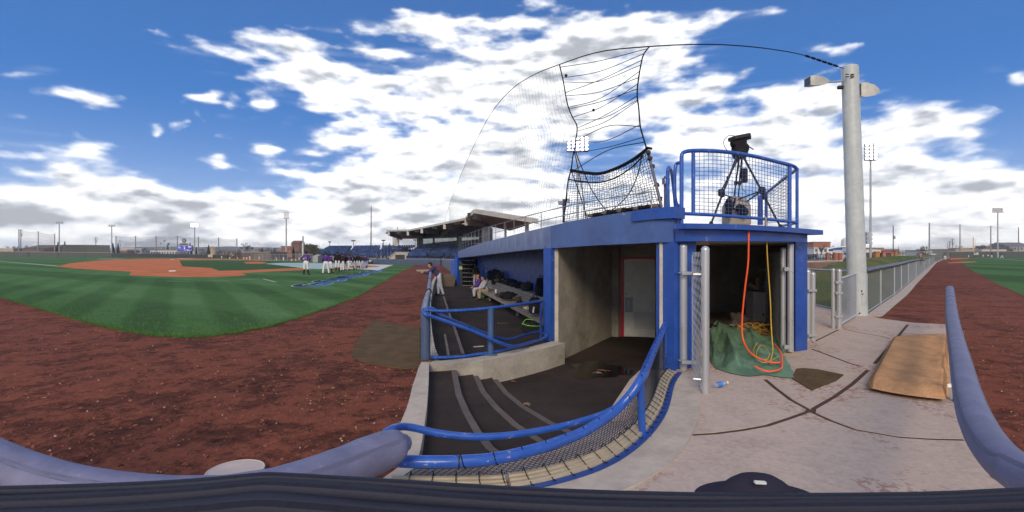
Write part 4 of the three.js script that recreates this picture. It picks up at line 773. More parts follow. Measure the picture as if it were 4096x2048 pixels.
{ // camera on its tripod
  const t = group('camera_tripod'), head = at(1861, 398, 9.2), r = .02;
  const leg = (a, b, n, w = .02) => { const p = at(...a), q = at(...b), L = part('leg', bar(p, q, w, 8, w * .8), M.black, t); part('collar', bar(p.clone().lerp(q, .55), p.clone().lerp(q, .6), w * 2, 8), M.black, L); part('foot', new THREE.SphereGeometry(w * 1.7, 10, 8).translate(q.x, q.y + .01, q.z), M.black, L); };
  leg([1853, 396, 9.1], [1789, 562.5, 8.6]); leg([1871, 396, 9.1], [1963, 570, 9.0]); leg([1859, 400, 9.3], [1846, 500, 10.4], 0, .017); leg([1866, 400, 9.3], [1857, 500, 10.4], 0, .017); leg([1858, 398, 9.2], [1812, 484, 8.9], 0, .015);
  part('spreader', [bar(at(1818, 488, 8.8), at(1846, 499, 9.6), .012, 6), bar(at(1850, 504, 9.6), at(1915, 480, 9.05), .014, 6), bar(at(1918, 479, 9.05), at(1880, 506, 9.5), .016, 6)], M.black, t);
  part('joint', lumpGeo(.11, .13, .1, .2, 2, 2).translate(...at(1917, 488, 9.05).toArray()), M.black, t); part('joint', lumpGeo(.11, .13, .1, .2, 5, 2).translate(...at(1815, 494, 8.8).toArray()), M.black, t);
  part('bowl', cyl(.11, .15, .14, head.x, head.y, head.z, 18), M.black, t); part('counterweight', rbox(.1, .26, .1, .03, head.x + .06, head.y - .32, head.z + .05), M.cloth, t);
  place(t, 'black tripod standing inside the platform cage', 'tripod');
  const c = group('video_camera'), o = at(1860, 384, 9.2), shrink = .76;
  part('fluid_head', [rbox(.34, .14, .26, .04, o.x + .02, o.y + .10, o.z), rbox(.2, .1, .22, .03, o.x - .02, o.y + .03, o.z), rbox(.1, .16, .1, .03, o.x + .12, o.y + .12, o.z + .06)], M.cloth, c);
  part('body', [rbox(.34, .22, .22, .05, o.x - .02, o.y + .24, o.z, .2), lumpGeo(.2, .16, .2, .2, 3, 3).translate(o.x - .1, o.y + .16, o.z)], M.cloth, c);
  part('rain_hood', rbox(.44, .1, .3, .03, o.x, o.y + .36, o.z, .2, 0, .22), mat([.02, .02, .024], .35), c);
  part('lens', bar(V(o.x + .08, o.y + .33, o.z + .02), V(o.x + .24, o.y + .36, o.z + .05), .055, 16), M.black, c);
  part('pan_handle', bar(V(o.x + .1, o.y + .2, o.z + .05), V(o.x + .26, o.y + .04, o.z + .16), .013, 8), M.black, c);
  part('loop_cable', pipe([V(o.x - .12, o.y + .40, o.z), V(o.x - .26, o.y + .40, o.z), V(o.x - .38, o.y + .26, o.z + .02), V(o.x - .34, o.y + .1, o.z + .03), V(o.x - .2, o.y - .05, o.z + .03)], .008, 40, 6), M.rope, c);
  part('loop_cable', pipe([V(o.x + .04, o.y, o.z + .1), V(o.x - .06, o.y - .3, o.z + .12), V(o.x + .1, o.y - .5, o.z + .1), V(o.x + .02, o.y - .8, o.z + .05), V(o.x + .16, o.y - .95, o.z)], .007, 50, 6), M.rope, c);
  c.children.forEach((k) => { k.geometry = k.geometry.clone().translate(-o.x, -o.y, -o.z).scale(shrink, shrink, shrink).translate(o.x, o.y, o.z); });
  place(c, 'hooded black video camera on top of the tripod', 'camera');
  const b = group('equipment_box'), e = at(1852, 567, 9.6);
  part('body', rbox(.42, .36, .34, .03, e.x, e.y + .18, e.z), worn([.36, .32, .28], .8), b); part('sloped_lid', loft([[-.2, 0], [.2, 0]].map(([x]) => [V(e.x + x, e.y + .36, e.z + .17), V(e.x + x * .8, e.y + .54, e.z + .02), V(e.x + x, e.y + .36, e.z - .17)])), worn([.34, .31, .27], .8), b);
  place(b, 'grey sloped top equipment box inside the platform cage', 'box');
  const s = at(1866, 505, 9.4), bk = group('hanging_backpack'); part('body', lumpGeo(.15, .24, .14, .4, 12).rotateZ(.7).translate(s.x + .06, s.y - .28, s.z + .05), M.cloth, bk); part('strap', pipe([V(s.x - .12, s.y + .04, s.z), V(s.x - .2, s.y - .16, s.z + .1), V(s.x - .02, s.y - .1, s.z + .12)], .02, 20, 6), M.cloth, bk); place(bk, 'black backpack hanging on the tripod over the box', 'backpack');
  const s2 = at(1834, 548, 9.3); place(mesh('coat', lumpGeo(.11, .36, .12, .4, 22).translate(s2.x, s2.y, s2.z), M.cloth), 'black coat draped at the left of the equipment box', 'coat');
}
// number plates on posts behind the net
function plate(pxP, d, pyBase, boards, label) {
  const g = group('section_sign'), p = at(pxP, pyBase, d); part('post', bar(p, at(pxP, boards[0][2] - 6, d), .05 * d / 20, 8), M.navy, g);
  for (const [a, b, c, e, txt] of boards) { const A = at(a, e, d), B = at(b, e, d), h = (e - c) / F * d, L = span(A, B); const bd = part('board', posed(A, B, box(L, h, .06, L / 2, h / 2, .1)), M.navy, g); part('number', posed(A, B, letters(txt, h * .5).translate(L / 2, h * .55, .14)), M.offWhite, bd); part('text_bar', posed(A, B, box(L * .6, h * .07, .01, L / 2, h * .17, .136)), M.offWhite, bd); }
  place(g, label, 'sign', 'section number signs');
}
plate(1418, 17, 560, [[1404, 1416.5, 507, 516, '137'], [1419.5, 1432, 501.5, 512, '38']], 'navy sign boards reading 137 on a post behind the net');
plate(1673, 12, 524, [[1663, 1681, 449.5, 465, '10']], 'navy sign board reading 10 beside the blue gate loops');
plate(1484, 60, 614, [[1470, 1477, 577, 582, '8'], [1478, 1487, 574, 581, '7']].map((b) => [b[0] - 0, b[1], b[2], b[3], b[4]]), 'small distant section sign rising over the dugout roof');
{ // galvanised posts and swung chain-link gates of the store
  const g = group('chain_link_gate');
  const post = (nm, px, pyB, pyT, d, r, par) => { const p = at(px, pyB, d), q = at(px, pyT, d); return part(nm, [bar(p, q, r, 16), new THREE.SphereGeometry(r * 1.04, 14, 8, 0, 6.283, 0, 1.57).translate(q.x, q.y, q.z)], M.galv, par); };
  post('hinge_post', 1719, 936, 621, 7.38, .054, g);
  const e0 = at(1742, 918, 7.3).setY(.06), e1 = at(1773, 996, 6.12).setY(.03);
  post('gate_frame_post', 1774, 996, 629, 6.12, .048, g);
  const ga = V(e0.x, 0, e0.z), gb = V(e1.x - .06, 0, e1.z + .05); const w = part('woven_wire', [chain(ga, gb, .08, 1.72, .21, .0042)], mat([.55, .57, .57], .45, { metalness: .4 }), g); w.userData.kind = 'stuff';
  part('frame_bar', bar(V(e0.x, .08, e0.z), V(e0.x, 1.68, e0.z), .012, 8), M.galv, g);
  for (const yy of [.16, 1.42]) { part('hinge', [rbox(.24, .05, .06, .01, at(1732, 700, 7.3).x, yy, -7.25), new THREE.TorusGeometry(.062, .014, 8, 20).rotateX(1.57).translate(at(1719, 700, 7.38).x, yy, -7.38)], M.galvDull, g); part('tension_band', bar(V(gb.x - .06, yy + .03, gb.z - .1), V(e1.x + .04, yy + .03, e1.z), .018, 8), M.galv, g); }
  place(g, 'open chain link gate swung toward the viewer at the store', 'gate');
  const h = group('chain_link_gate');
  post('hinge_post', 1988.5, 884, 617, 8.55, .050, h); post('gate_frame_post', 1970, 884, 629, 8.7, .042, h);
  const b0 = V(at(1966, 700, 8.8).x, 0, -8.8), b1 = V(at(1930, 700, 11.4).x, 0, -11.4); const w2 = part('woven_wire', chain(b0, b1, .1, 1.72, .13, .003), M.galv, h); w2.userData.kind = 'stuff';
  for (const yy of [.14, 1.44]) part('hinge', rbox(.16, .07, .07, .012, at(1979, 700, 8.6).x, yy, -8.55), M.galvDull, h);
  part('far_frame_post', bar(V(b1.x, .05, b1.z), V(b1.x, 1.74, b1.z), .03, 10), M.galvDull, h);
  place(h, 'chain link gate folded into the store beside the right column', 'gate');
  const k = group('gate_post_pair'); post('post', 2032, 862, 684, 9.8, .052, k); post('post', 2045, 862, 690, 9.75, .044, k); for (const yy of [.15, 1.0]) part('latch', rbox(.16, .05, .06, .01, at(2039, 700, 9.75).x, yy, -9.7), M.galvDull, k);
  place(k, 'pair of galvanised gate posts right of the blue column', 'post');
}
{ // things kept in the store
  const f = group('small_fridge'), A = at(1873, 818, 12.2).setY(.04), B = at(1934, 818, 11.6).setY(.04), L = span(A, B);
  part('cabinet', posed(A, B, rbox(L * .40, .76, .5, .02, L * .2, .40, -.28)), worn([.40, .41, .44], .5), f);
  const d = part('door', posed(A, B, rbox(L * .58, .72, .07, .02, L * .70, .42, .02)), worn([.66, .67, .68], .45), f); part('red_badge', posed(A, B, new THREE.CylinderGeometry(.028, .028, .012, 14).rotateX(1.57).translate(L * .86, .27, .06)), mat([.6, .03, .02], .5), d);
  place(f, 'small grey fridge standing in the dark store', 'fridge');
  const q = at(1906, 728, 11.9), pt = group('paper_towel_roll'); part('roll', cyl(.055, .055, .26, q.x, q.y, q.z, 20), worn([.36, .27, .17], .9), pt); part('core', cyl(.02, .02, .27, q.x, q.y, q.z, 12), worn([.2, .14, .09], .9), pt); place(pt, 'brown paper roll upright on the fridge', 'paper roll');
  const q2 = at(1893, 727, 11.7); place(mesh('paper_towel_roll', cyl(.05, .05, .2, 0, -.1, 0, 18).rotateZ(1.1).translate(q2.x, q2.y + .07, q2.z), worn([.34, .25, .16], .9)), 'brown paper roll lying on the fridge', 'paper roll');
  const bg = (p, label, tilt) => { const b = group('water_bottle'), R = (g) => g.rotateZ(tilt).rotateY(.4).translate(p.x, p.y, p.z); part('bottle', R(new THREE.LatheGeometry([[0, 0], [.030, 0], [.033, .02], [.033, .13], [.028, .155], [.013, .185], [.013, .2], [0, .2]].map(([a, c]) => new THREE.Vector2(a, c)), 18)), new THREE.MeshPhysicalMaterial({ color: 0xe8f2fa, roughness: .08, transmission: .85, thickness: 0 }), b); part('label_band', R(new THREE.CylinderGeometry(.0345, .0345, .06, 18, 1, true).translate(0, .085, 0)), mat([.05, .20, .65], .4), b); part('cap', R(cyl(.016, .016, .02, 0, .2, 0, 12)), M.white, b); place(b, label, 'bottle'); };
  bg(at(1920, 733, 11.6), 'clear water bottle standing on the fridge', -.25);
  { const p = on(1797, 977, .03); bg(V(p.x, .066, p.z), 'clear water bottle with blue label lying on the concrete', -1.5); }
  const sp = at(1918, 679, 13); place(mesh('wall_bracket', rbox(.22, .06, .1, .02, sp.x, sp.y, sp.z), M.offWhite), 'pale bracket on the dark store wall', 'bracket');
  // junk heaped at the back
  const junk = [[1805, 845, 10.6, .5, .22, M.cloth, 'dark crumpled cloth heap left in the store'], [1862, 826, 11.2, .34, .36, worn([.16, .13, .11], .9), 'grey brown sack slumped before the fridge'], [1885, 842, 10.6, .5, .24, worn([.13, .07, .05], .9), 'rusty brown heap of twigs and cord'], [1846, 836, 10.9, .3, .18, worn([.20, .19, .18], .9), 'small grey bundle in the store'], [1912, 838, 10.9, .4, .2, worn([.12, .08, .05], .9), 'brown rag pile right of the cords']];
  junk.forEach(([a, b, d, w, h, m, l], i) => place(mesh('rag_heap', lumpGeo(w, h, w * .8, .55, 30 + i * 7).translate(at(a, b, d).x, .03, -d), m), l, 'rags', 'rags in the store'));
  { const p = at(1800, 834, 10.2); const c = group('fallen_cap'); part('crown', new THREE.SphereGeometry(.13, 18, 9, 0, 6.283, 0, 1.6).scale(1, .6, 1).translate(p.x, .2, p.z), M.cloth, c); part('trim', new THREE.TorusGeometry(.13, .012, 6, 30).rotateX(1.5).translate(p.x, .2, p.z), M.offWhite, c); place(c, 'dark cap with pale trim on the heap in the store', 'cap'); }
  const tangle = group('cord_tangle');
  for (let i = 0; i < 12; i++) { const p = at(rr(1872, 1915), 838, 10.2), L = []; for (let k = 0; k < 7; k++) L.push(V(p.x + rr(-.22, .22), .06 + rr(0, .28), p.z + rr(-.15, .2))); part('strand', pipe(L, .006, 40, 5, false), i % 3 ? M.yellowCord : mat([.30, .12, .05], .7), tangle); }
  place(tangle, 'tangle of thin yellow and brown cord in the store', 'cord');
}
{ // green tarpaulin thrown down: a folded sheet
  const cols = 54, rows = 34, G = [];
  const edgeB = [[1782, 900], [1800, 925], [1840, 940], [1880, 947], [1925, 944], [1965, 950], [2003, 953]], edgeT = [[1782, 852], [1806, 842], [1840, 838], [1880, 850], [1915, 862], [1945, 862], [1962, 872]];
  const lb = curveOf(edgeB.map(([a, b]) => on(a, b, .035))), lt = curveOf(edgeT.map(([a, b]) => on(a, b, .035)));
  for (let j = 0; j <= rows; j++) { const r = []; for (let i = 0; i <= cols; i++) { const u = i / cols, v = j / rows, p = lb(u).lerp(lt(u), v);
    const ridge = Math.exp(-Math.abs((u - .62 + v * .42) * 15)) * .34 * (1 - .3 * v), ridge2 = Math.exp(-Math.abs((u - .86 + v * .22) * 17)) * .17 * sst(v, .1, .4), ridge3 = Math.exp(-Math.abs((u - .30 + v * .30) * 20)) * .16, back = .20 * sst(v, .5, 1) * (1 - .7 * sst(u, .5, 1));
    const cr = (.5 - Math.abs(pn.noise(u * 6 + 3, v * 5, 1.7))) * .16 + (.5 - Math.abs(pn.noise(u * 15, v * 11, 4.1))) * .06, flat = Math.min(1, v * 7, (1 - u) * 10, u * 14);
    r.push(V(p.x + .04 * pn.noise(u * 9, v * 7, 9), .036 + (ridge + ridge2 + ridge3 + back + cr) * .62 * flat + .006, p.z)); } G.push(r); }
  const tp = mesh('green_tarpaulin', skin(G), mat([1, 1, 1], .75, { side: THREE.DoubleSide, map: texture(512, 1.4, (i) => { const v = .8 + .5 * (N1[i] - .5) + .25 * (N2[i] - .5), d = sst(N3[i], .5, .75); return [mix(.15, .08, d) * v, mix(.28, .17, d) * v, mix(.18, .11, d) * v]; }), bumpMap: mottleB, bumpScale: .01 }));
  place(tp, 'crumpled green tarpaulin spilling out of the store', 'tarpaulin');
}
place(mesh('orange_extension_cord', pipe([[1872, 571, 8.3], [1880, 566, 8.05], [1884, 570, 7.72], [1883.5, 590, 7.62], [1882, 660, 7.65], [1876, 710, 7.7], [1871, 754, 7.75], [1867, 800, 7.8], [1867, 840, 7.8], [1872, 862, 7.75], [1892, 891, 7.5], [1915, 904, 7.4], [1938, 911, 7.3], [1962, 912, 7.3], [1967, 900, 7.5], [1960, 880, 7.8], [1948, 868, 8.1]].map((a) => at(...a)), .013, 160, 8), M.orangeCord), 'orange extension cord hanging from the platform to the tarpaulin', 'cord');
place(mesh('orange_cord_loop', pipe([[1967, 905, 7.35], [1966, 925, 7.1], [1950, 933, 7], [1930, 934, 7], [1912, 928, 7.05], [1900, 922, 7.1]].map((a) => at(...a)), .012, 50, 8), M.orangeCord), 'orange cord loop lying on the green tarpaulin', 'cord');
place(mesh('yellow_extension_cord', pipe([[1926, 546, 8.3], [1927, 560, 8.15], [1928, 575, 8.05], [1930, 640, 8.05], [1934, 700, 8.1], [1938, 760, 8.1], [1940, 820, 8.1], [1942, 850, 8.0], [1944, 880, 7.8], [1939, 905, 7.5], [1938, 914, 7.4]].map((a) => at(...a)), .009, 100, 8), M.yellowCord), 'yellow extension cord hanging from the cage railing', 'cord');
place(mesh('yellow_cord_coil', pipe([[1905, 862, 8.2], [1896, 880, 7.9], [1905, 900, 7.5], [1925, 905, 7.4], [1935, 890, 7.6], [1915, 868, 8], [1903, 890, 7.7], [1918, 912, 7.3], [1942, 906, 7.4], [1960, 896, 7.7], [1985, 890, 8], [2016, 893, 8.2]].map((a) => at(...a)), .006, 120, 6), M.yellowCord), 'thin yellow cord coiled over the green tarpaulin', 'cord');
{ // wet mat and rolled sand mats on the concrete
  place(mesh('door_mat', prism(plan([[2003, 927], [2022, 925.5], [2060, 929], [2122, 942], [2102, 957], [2072, 968], [2042, 980], [2018, 966], [1992, 950]], .045), .032, .045), M.mat), 'damp brown mat lying on the concrete by the tarpaulin', 'mat');
  const o = group('folded_carpet'), m = mat([1, 1, 1], .97, { map: texture(512, 1.3, (i) => { const v = .84 + .45 * (N1[i] - .5) + .4 * (N2[i] - .5), d = sst(N3[i], .58, .8) * .4; return [mix(.62, .36, d) * v, mix(.34, .21, d) * v, mix(.165, .12, d) * v]; }), bumpMap: fine, bumpScale: .012 });
  const layer = (pts, y0, y1, bulge) => { const g = [], c = pts.map(([a, b]) => on(a, b, y1)), A = curveOf(c.slice(0, 4)), B = curveOf(c.slice(4).reverse()); for (let j = 0; j <= 24; j++) { const r = []; for (let i = 0; i <= 24; i++) { const u = i / 24, v = j / 24, p = A(u).lerp(B(u), v), e = Math.min(u, 1 - u, v, 1 - v); r.push(V(p.x, y0 + (y1 - y0) * sst(e, -.001, .05) + bulge * pn.noise(u * 3 + 2, v * 3, 5) * sst(e, 0, .1), p.z)); } g.push(r); } return skin(g); };
  part('lower_fold', layer([[2178, 962], [2240, 974], [2310, 984], [2386, 992], [2391, 838], [2340, 838], [2290, 842], [2244, 848]], .034, .07, .014), m, o);
  part('upper_fold', layer([[2181, 956], [2240, 968], [2310, 978], [2380, 985], [2386, 834], [2340, 836], [2290, 838], [2247, 843]], .076, .165, .04), m, o);
  place(o, 'folded tan carpet lying on the concrete by the padded rail', 'carpet');
  const k = on(2388, 976, .03); place(mesh('crushed_cup', lumpGeo(.07, .05, .05, .6, 77, 2).translate(k.x, .03, k.z), M.white), 'crushed white cup at the carpet edge', 'cup');
}
// ---------------------------------------------------------------- tall pole, cable, nets
{
  const p = group('steel_pole'), d = 13.9, b = at(2158.5, 796, d).setY(.03), t = at(2138, 170, d);
  const S = []; for (let i = 0; i <= 24; i++) { const u = i / 24; S.push([b.clone().lerp(t, u), mix(.232, .205, u)]); }
  part('shaft', [loft(S.map(([c, r]) => { const R = []; for (let k = 0; k < 32; k++) { const a = k / 32 * 6.283; R.push(V(c.x + Math.cos(a) * r, c.y, c.z + Math.sin(a) * r)); } return R; }))].map((g) => toCreasedNormals(mergeVertices(g.deleteAttribute('normal')), .6)), M.poleWhite, p);
  part('cap', new THREE.SphereGeometry(.205, 28, 10, 0, 6.283, 0, 1.57).scale(1, .35, 1).translate(t.x, t.y, t.z), M.poleWhite, p);
  for (let i = 0; i < 4; i++) { const q = at(2131 + (i % 2) * 13, 187 + (i > 1 ? 6 : 0), d - .22); part('slot', rbox(.09, .022, .03, .005, q.x, q.y, q.z), M.black, p); }
  for (const [a, c] of [[2168, 732], [2170, 740], [2163, 788]]) { const q = at(a, c, d - .235); part('bolt', new THREE.SphereGeometry(.02, 8, 6).translate(q.x, q.y, q.z), M.black, p); }
  const q2 = at(2172, 750, d - .23); part('hand_hole_cover', rbox(.09, .36, .02, .01, q2.x, q2.y, q2.z), M.poleWhite, p);
  place(p, 'tall thick pale steel pole beside the chain link gate', 'pole');
  const fl = (name, px0, px1, py0, py1, flip, arm, label) => {
    const g = group('floodlight'), a = at(px0, py0, d - .1), c = at(px1, py1, d - .1), w = Math.abs(c.x - a.x), h = a.y - c.y, mx = (a.x + c.x) / 2, my = (a.y + c.y) / 2, z = -d + .05;
    const H = loft([[-.5, .46, .40], [-.3, .5, .46], [.2, .36, .34], [.5, .12, .16]].map(([u, hh, zz]) => [V(mx + flip * u * w, my - h * hh, z + zz * w * .7), V(mx + flip * u * w, my + h * hh * .9, z + zz * w * .6), V(mx + flip * u * w, my + h * hh, z - zz * w * .7), V(mx + flip * u * w, my - h * hh * .6, z - zz * w * .7)]));
    part('housing', H, worn([.46, .46, .42], .5), g); part('lens', box(.02, h * .7, w * .5, mx - flip * w * .5, my, z), M.glassDark, g);
    part('arm', bar(V(mx + flip * w * .45, my - h * .05, z), at(arm[0], arm[1], d - .05), .022, 8), M.steel, g); part('knob', new THREE.SphereGeometry(.035, 10, 8).translate(mx, my + h * .52, z), M.steel, g);
    place(g, label, 'floodlight');
  };
  fl('floodlight', 2034, 2086, 191, 218, 1, [2120, 205], 'boxy floodlight on an arm left of the pale pole');
  fl('floodlight', 2212, 2161, 208, 247, 1, [2158, 228], 'boxy floodlight mounted right of the pale pole top');
  const j = at(2114, 220, d); place(mesh('junction_box', rbox(.14, .09, .1, .02, j.x, j.y, j.z), M.black), 'small black junction box on the pole below the floodlight', 'box');
  // long suspension cable
  const cab = [[1118, 560, 78], [1130, 515, 58], [1145, 475, 44], [1170, 415, 32], [1200, 350, 25], [1240, 278, 19], [1290, 222, 15.5], [1345, 187, 13.2], [1407, 162.5, 11.5], [1515, 129, 10], [1633.6, 117, 9.3], [1756, 111.5, 9.6], [1860, 115, 10.4], [1963, 127, 11.6], [2026, 140, 12.6], [2122, 172, 13.7]];
  const cb = group('suspension_cable'), cpts = cab.map((a) => at(...a)); part('cable', pipe(cpts, .011, 220, 6, false), M.rope, cb);
  for (let i = 0; i < 6; i++) part('turnbuckle', bar(at(2028 + i * 14, 140.5 + i * 4.7, 12.62 + i * .16), at(2036 + i * 14, 143.2 + i * 4.7, 12.7 + i * .16), .028, 8), M.rope, cb);
  place(cb, 'long black cable arching from the pale pole to the stand roof', 'cable');
  // hanging net curtain
  const n = group('safety_net'), cable = curveOf(cpts.slice(0, 9).reverse());
  const ropeL = [[1407.4, 162.5, 11.5], [1417.7, 208, 11.3], [1424, 245, 11.2], [1430, 270.5, 11.1], [1440.5, 295.4, 11], [1451, 316, 10.9], [1450, 345, 10.8], [1441, 395, 10.7], [1436.4, 428, 10.6], [1430, 451, 10.6], [1424, 500, 10.5], [1417.7, 560, 10.4]].map((a) => at(...a));
  const ropeR = [[1633.6, 117, 9.3], [1619, 137.6, 9.2], [1610.8, 170.8, 9.1], [1604.5, 212.3, 9], [1603, 241.4, 8.9], [1606.6, 270.5, 8.8], [1610.8, 318, 8.7], [1618, 345, 8.6], [1626, 372, 8.5]].map((a) => at(...a));
  part('edge_rope', pipe(ropeL, .014, 80, 6, false), M.rope, n); part('edge_rope', pipe(ropeR, .013, 60, 6, false), M.rope, n);
  // net between the cable and the dugout roof line
  const RL = curveOf(ropeL), roofL = curveOf([[1417, 562, 10.6], [1385, 569, 10.3], [1330, 582, 12.3], [1280, 595, 15.8], [1220, 610, 22.4], [1180, 622, 31], [1150, 632, 44], [1118, 560, 78]].map((a) => at(...a)));
  const L = [], NU = 150, NV = 110, P = (u, v) => { const top = cable(u), bot = roofL(u), side = RL(v), q = top.clone().lerp(bot, v), s0 = cable(0).lerp(roofL(0), v); return q.add(side.sub(s0).multiplyScalar(Math.pow(1 - u, 2.2))); };
  const uu = (i) => Math.pow(i / NU, 1.25);
  for (let i = 1; i <= NU * .78; i++) { const q = []; for (let j = 0; j <= 22; j++) q.push(P(uu(i), j / 22)); L.push(q); }
  for (let j = 1; j < NV; j++) { const q = []; for (let i = 0; i <= 30; i++) q.push(P(uu(i / 30 * NU * .78), j / NV)); L.push(q); }
  const nw = part('net_panel', wires(L, .0019), M.netting, n); nw.userData.kind = 'stuff';
  // cross ropes between the two edge ropes
  const cl = [[.02, .03], [.10, .10], [.13, .22], [.20, .17], [.22, .34], [.30, .28], [.31, .45], [.37, .40], [.39, .56], [.45, .52], [.47, .57], [.53, .78], [.60, .90]].map(([a, b], i) => [a, b]);
  const QR = curveOf(ropeR);
  cl.forEach(([a, b], i) => { const p = RL(a), q = QR(b), m = p.clone().lerp(q, .5); m.y -= .04 + .05 * (i % 3); part('cross_rope', pipe([p, m, q], .007, 24, 5, false), M.rope, n); });
  part('cross_rope', pipe([RL(.72), at(1530, 378, 9.6), at(1622, 357, 8.55)], .008, 30, 5, false), M.rope, n); part('cross_rope', pipe([RL(.53), at(1530, 317, 9.6), at(1611, 318, 8.7)], .008, 30, 5, false), M.rope, n);
  for (const [a, b] of [[1493, 277], [1424, 190]]) part('knot', new THREE.SphereGeometry(.03, 8, 6).translate(...at(a, b, 10.2).toArray()), M.rope, n);
  place(n, 'fine dark safety net hanging above the far dugout roof', 'net');
  // lower sagging net
  const m = group('sagging_net'), topR = [[1436, 428, 10.5], [1455, 432, 10.3], [1474, 434.5, 10.1], [1507, 436.5, 9.8], [1548.5, 424, 9.3], [1590, 403, 8.9], [1627, 376, 8.5]].map((a) => at(...a)), T2 = curveOf(topR), B2 = curveOf([[1419, 557, 10.4], [1470, 548, 10], [1520, 539, 9.5], [1580, 530, 8.9], [1640, 522, 8.4], [1664, 520, 8.2]].map((a) => at(...a)));
  part('top_rope', pipe(topR, .03, 60, 8, false), M.rope, m);
  part('second_rope', pipe([[1430, 451, 10.5], [1470, 458, 10.2], [1505, 459, 9.9], [1548, 447, 9.4], [1590, 420, 9], [1618, 392, 8.6]].map((a) => at(...a)), .014, 60, 6, false), M.rope, m);
  const L2 = []; for (let i = 0; i <= 34; i++) { const q = []; for (let j = 0; j <= 12; j++) { const a = B2(i / 34).lerp(T2(i / 34), j / 12); q.push(a.add(V(.025 * pn.noise(i * .7, j * .9, 2), 0, 0))); } L2.push(q); } for (let j = 0; j <= 22; j++) { const q = []; for (let i = 0; i <= 40; i++) { const a = B2(i / 40).lerp(T2(i / 40), j / 22); q.push(a.add(V(0, .03 * pn.noise(i * .5, j * .8, 6), 0))); } L2.push(q); }
  const w = part('net_panel', wires(L2, .0052), M.netting, m); w.userData.kind = 'stuff';
  const st = [[[1442, 372, 10.7], [1449, 400, 10.6], [1465, 480, 10.2], [1474, 552, 9.9]], [[1449, 385, 10.7], [1463, 420, 10.5], [1490, 480, 10], [1530, 538, 9.4]], [[1437, 430, 10.5], [1452, 470, 10.3], [1480, 556, 9.9]], [[1615, 385, 8.6], [1607, 430, 8.8], [1580, 490, 9.1], [1530, 537, 9.5]]];
  st.forEach((q) => part('stay_rope', pipe(q.map((a) => at(...a)), .010, 40, 5, false), M.rope, m));
  part('side_pole', bar(at(1664, 520, 8.2), at(1629, 378, 8.5), .024, 10), worn([.10, .095, .12], .6), m); for (const [a, b] of [[1631, 389], [1635, 404], [1641, 424], [1652, 470], [1660, 505]]) part('lashing', lumpGeo(.08, .07, .07, .4, a, 2).translate(...at(a, b, 8.42).toArray()), worn([.05, .045, .05], .9), m);
  part('pole_tip', bar(at(1624, 371, 8.55), at(1640, 374, 8.5), .022, 8), M.rope, m);
  for (let i = 0; i < 13; i++) { const u = .3 + i / 18.5, p = B2(Math.min(1, u)); part('bottom_lashing', lumpGeo(.18, .07, .1, .5, i * 3, 2).translate(p.x, p.y - .02, p.z), i % 3 ? M.cloth : worn([.14, .11, .10], .9), m); }
  part('bottom_bar', pipe([[1419, 560, 10.4], [1470, 552, 10], [1520, 543, 9.5], [1580, 533, 8.9], [1640, 526, 8.4], [1666, 524, 8.2]].map((a) => at(...a)), .014, 50, 6), M.steel, m);
  place(m, 'sagging square mesh net roped above the near dugout roof', 'net');
  // thin roof handrail
  const h = group('roof_handrail'); const rl = (k) => pipe(FS.slice(1).map(([px, d, a]) => { const dd = d + .35; return V(xAt(px, d) + .06, hAt(a, d) + k * (d / 20 * .5 + .10), -dd); }), .010, 90, 6, false);
  part('rail', rl(.5), M.steel, h); part('rail', rl(1), M.steel, h);
  const rc = curveOf(FS.slice(1).map(([px, d, a]) => V(xAt(px, d) + .06, hAt(a, d), -(d + .35)))), rt = curveOf(FS.slice(1).map(([px, d, a]) => V(xAt(px, d) + .06, hAt(a, d) + d / 20 * .5 + .10, -(d + .35)))); for (let i = 0; i <= 16; i++) { const u = Math.pow(i / 16, 1.1); part('post', bar(rc(u).add(V(0, -.12, 0)), rt(u), .010, 6), M.steel, h); }
  place(h, 'thin double handrail along the dugout roof edge', 'handrail');
}
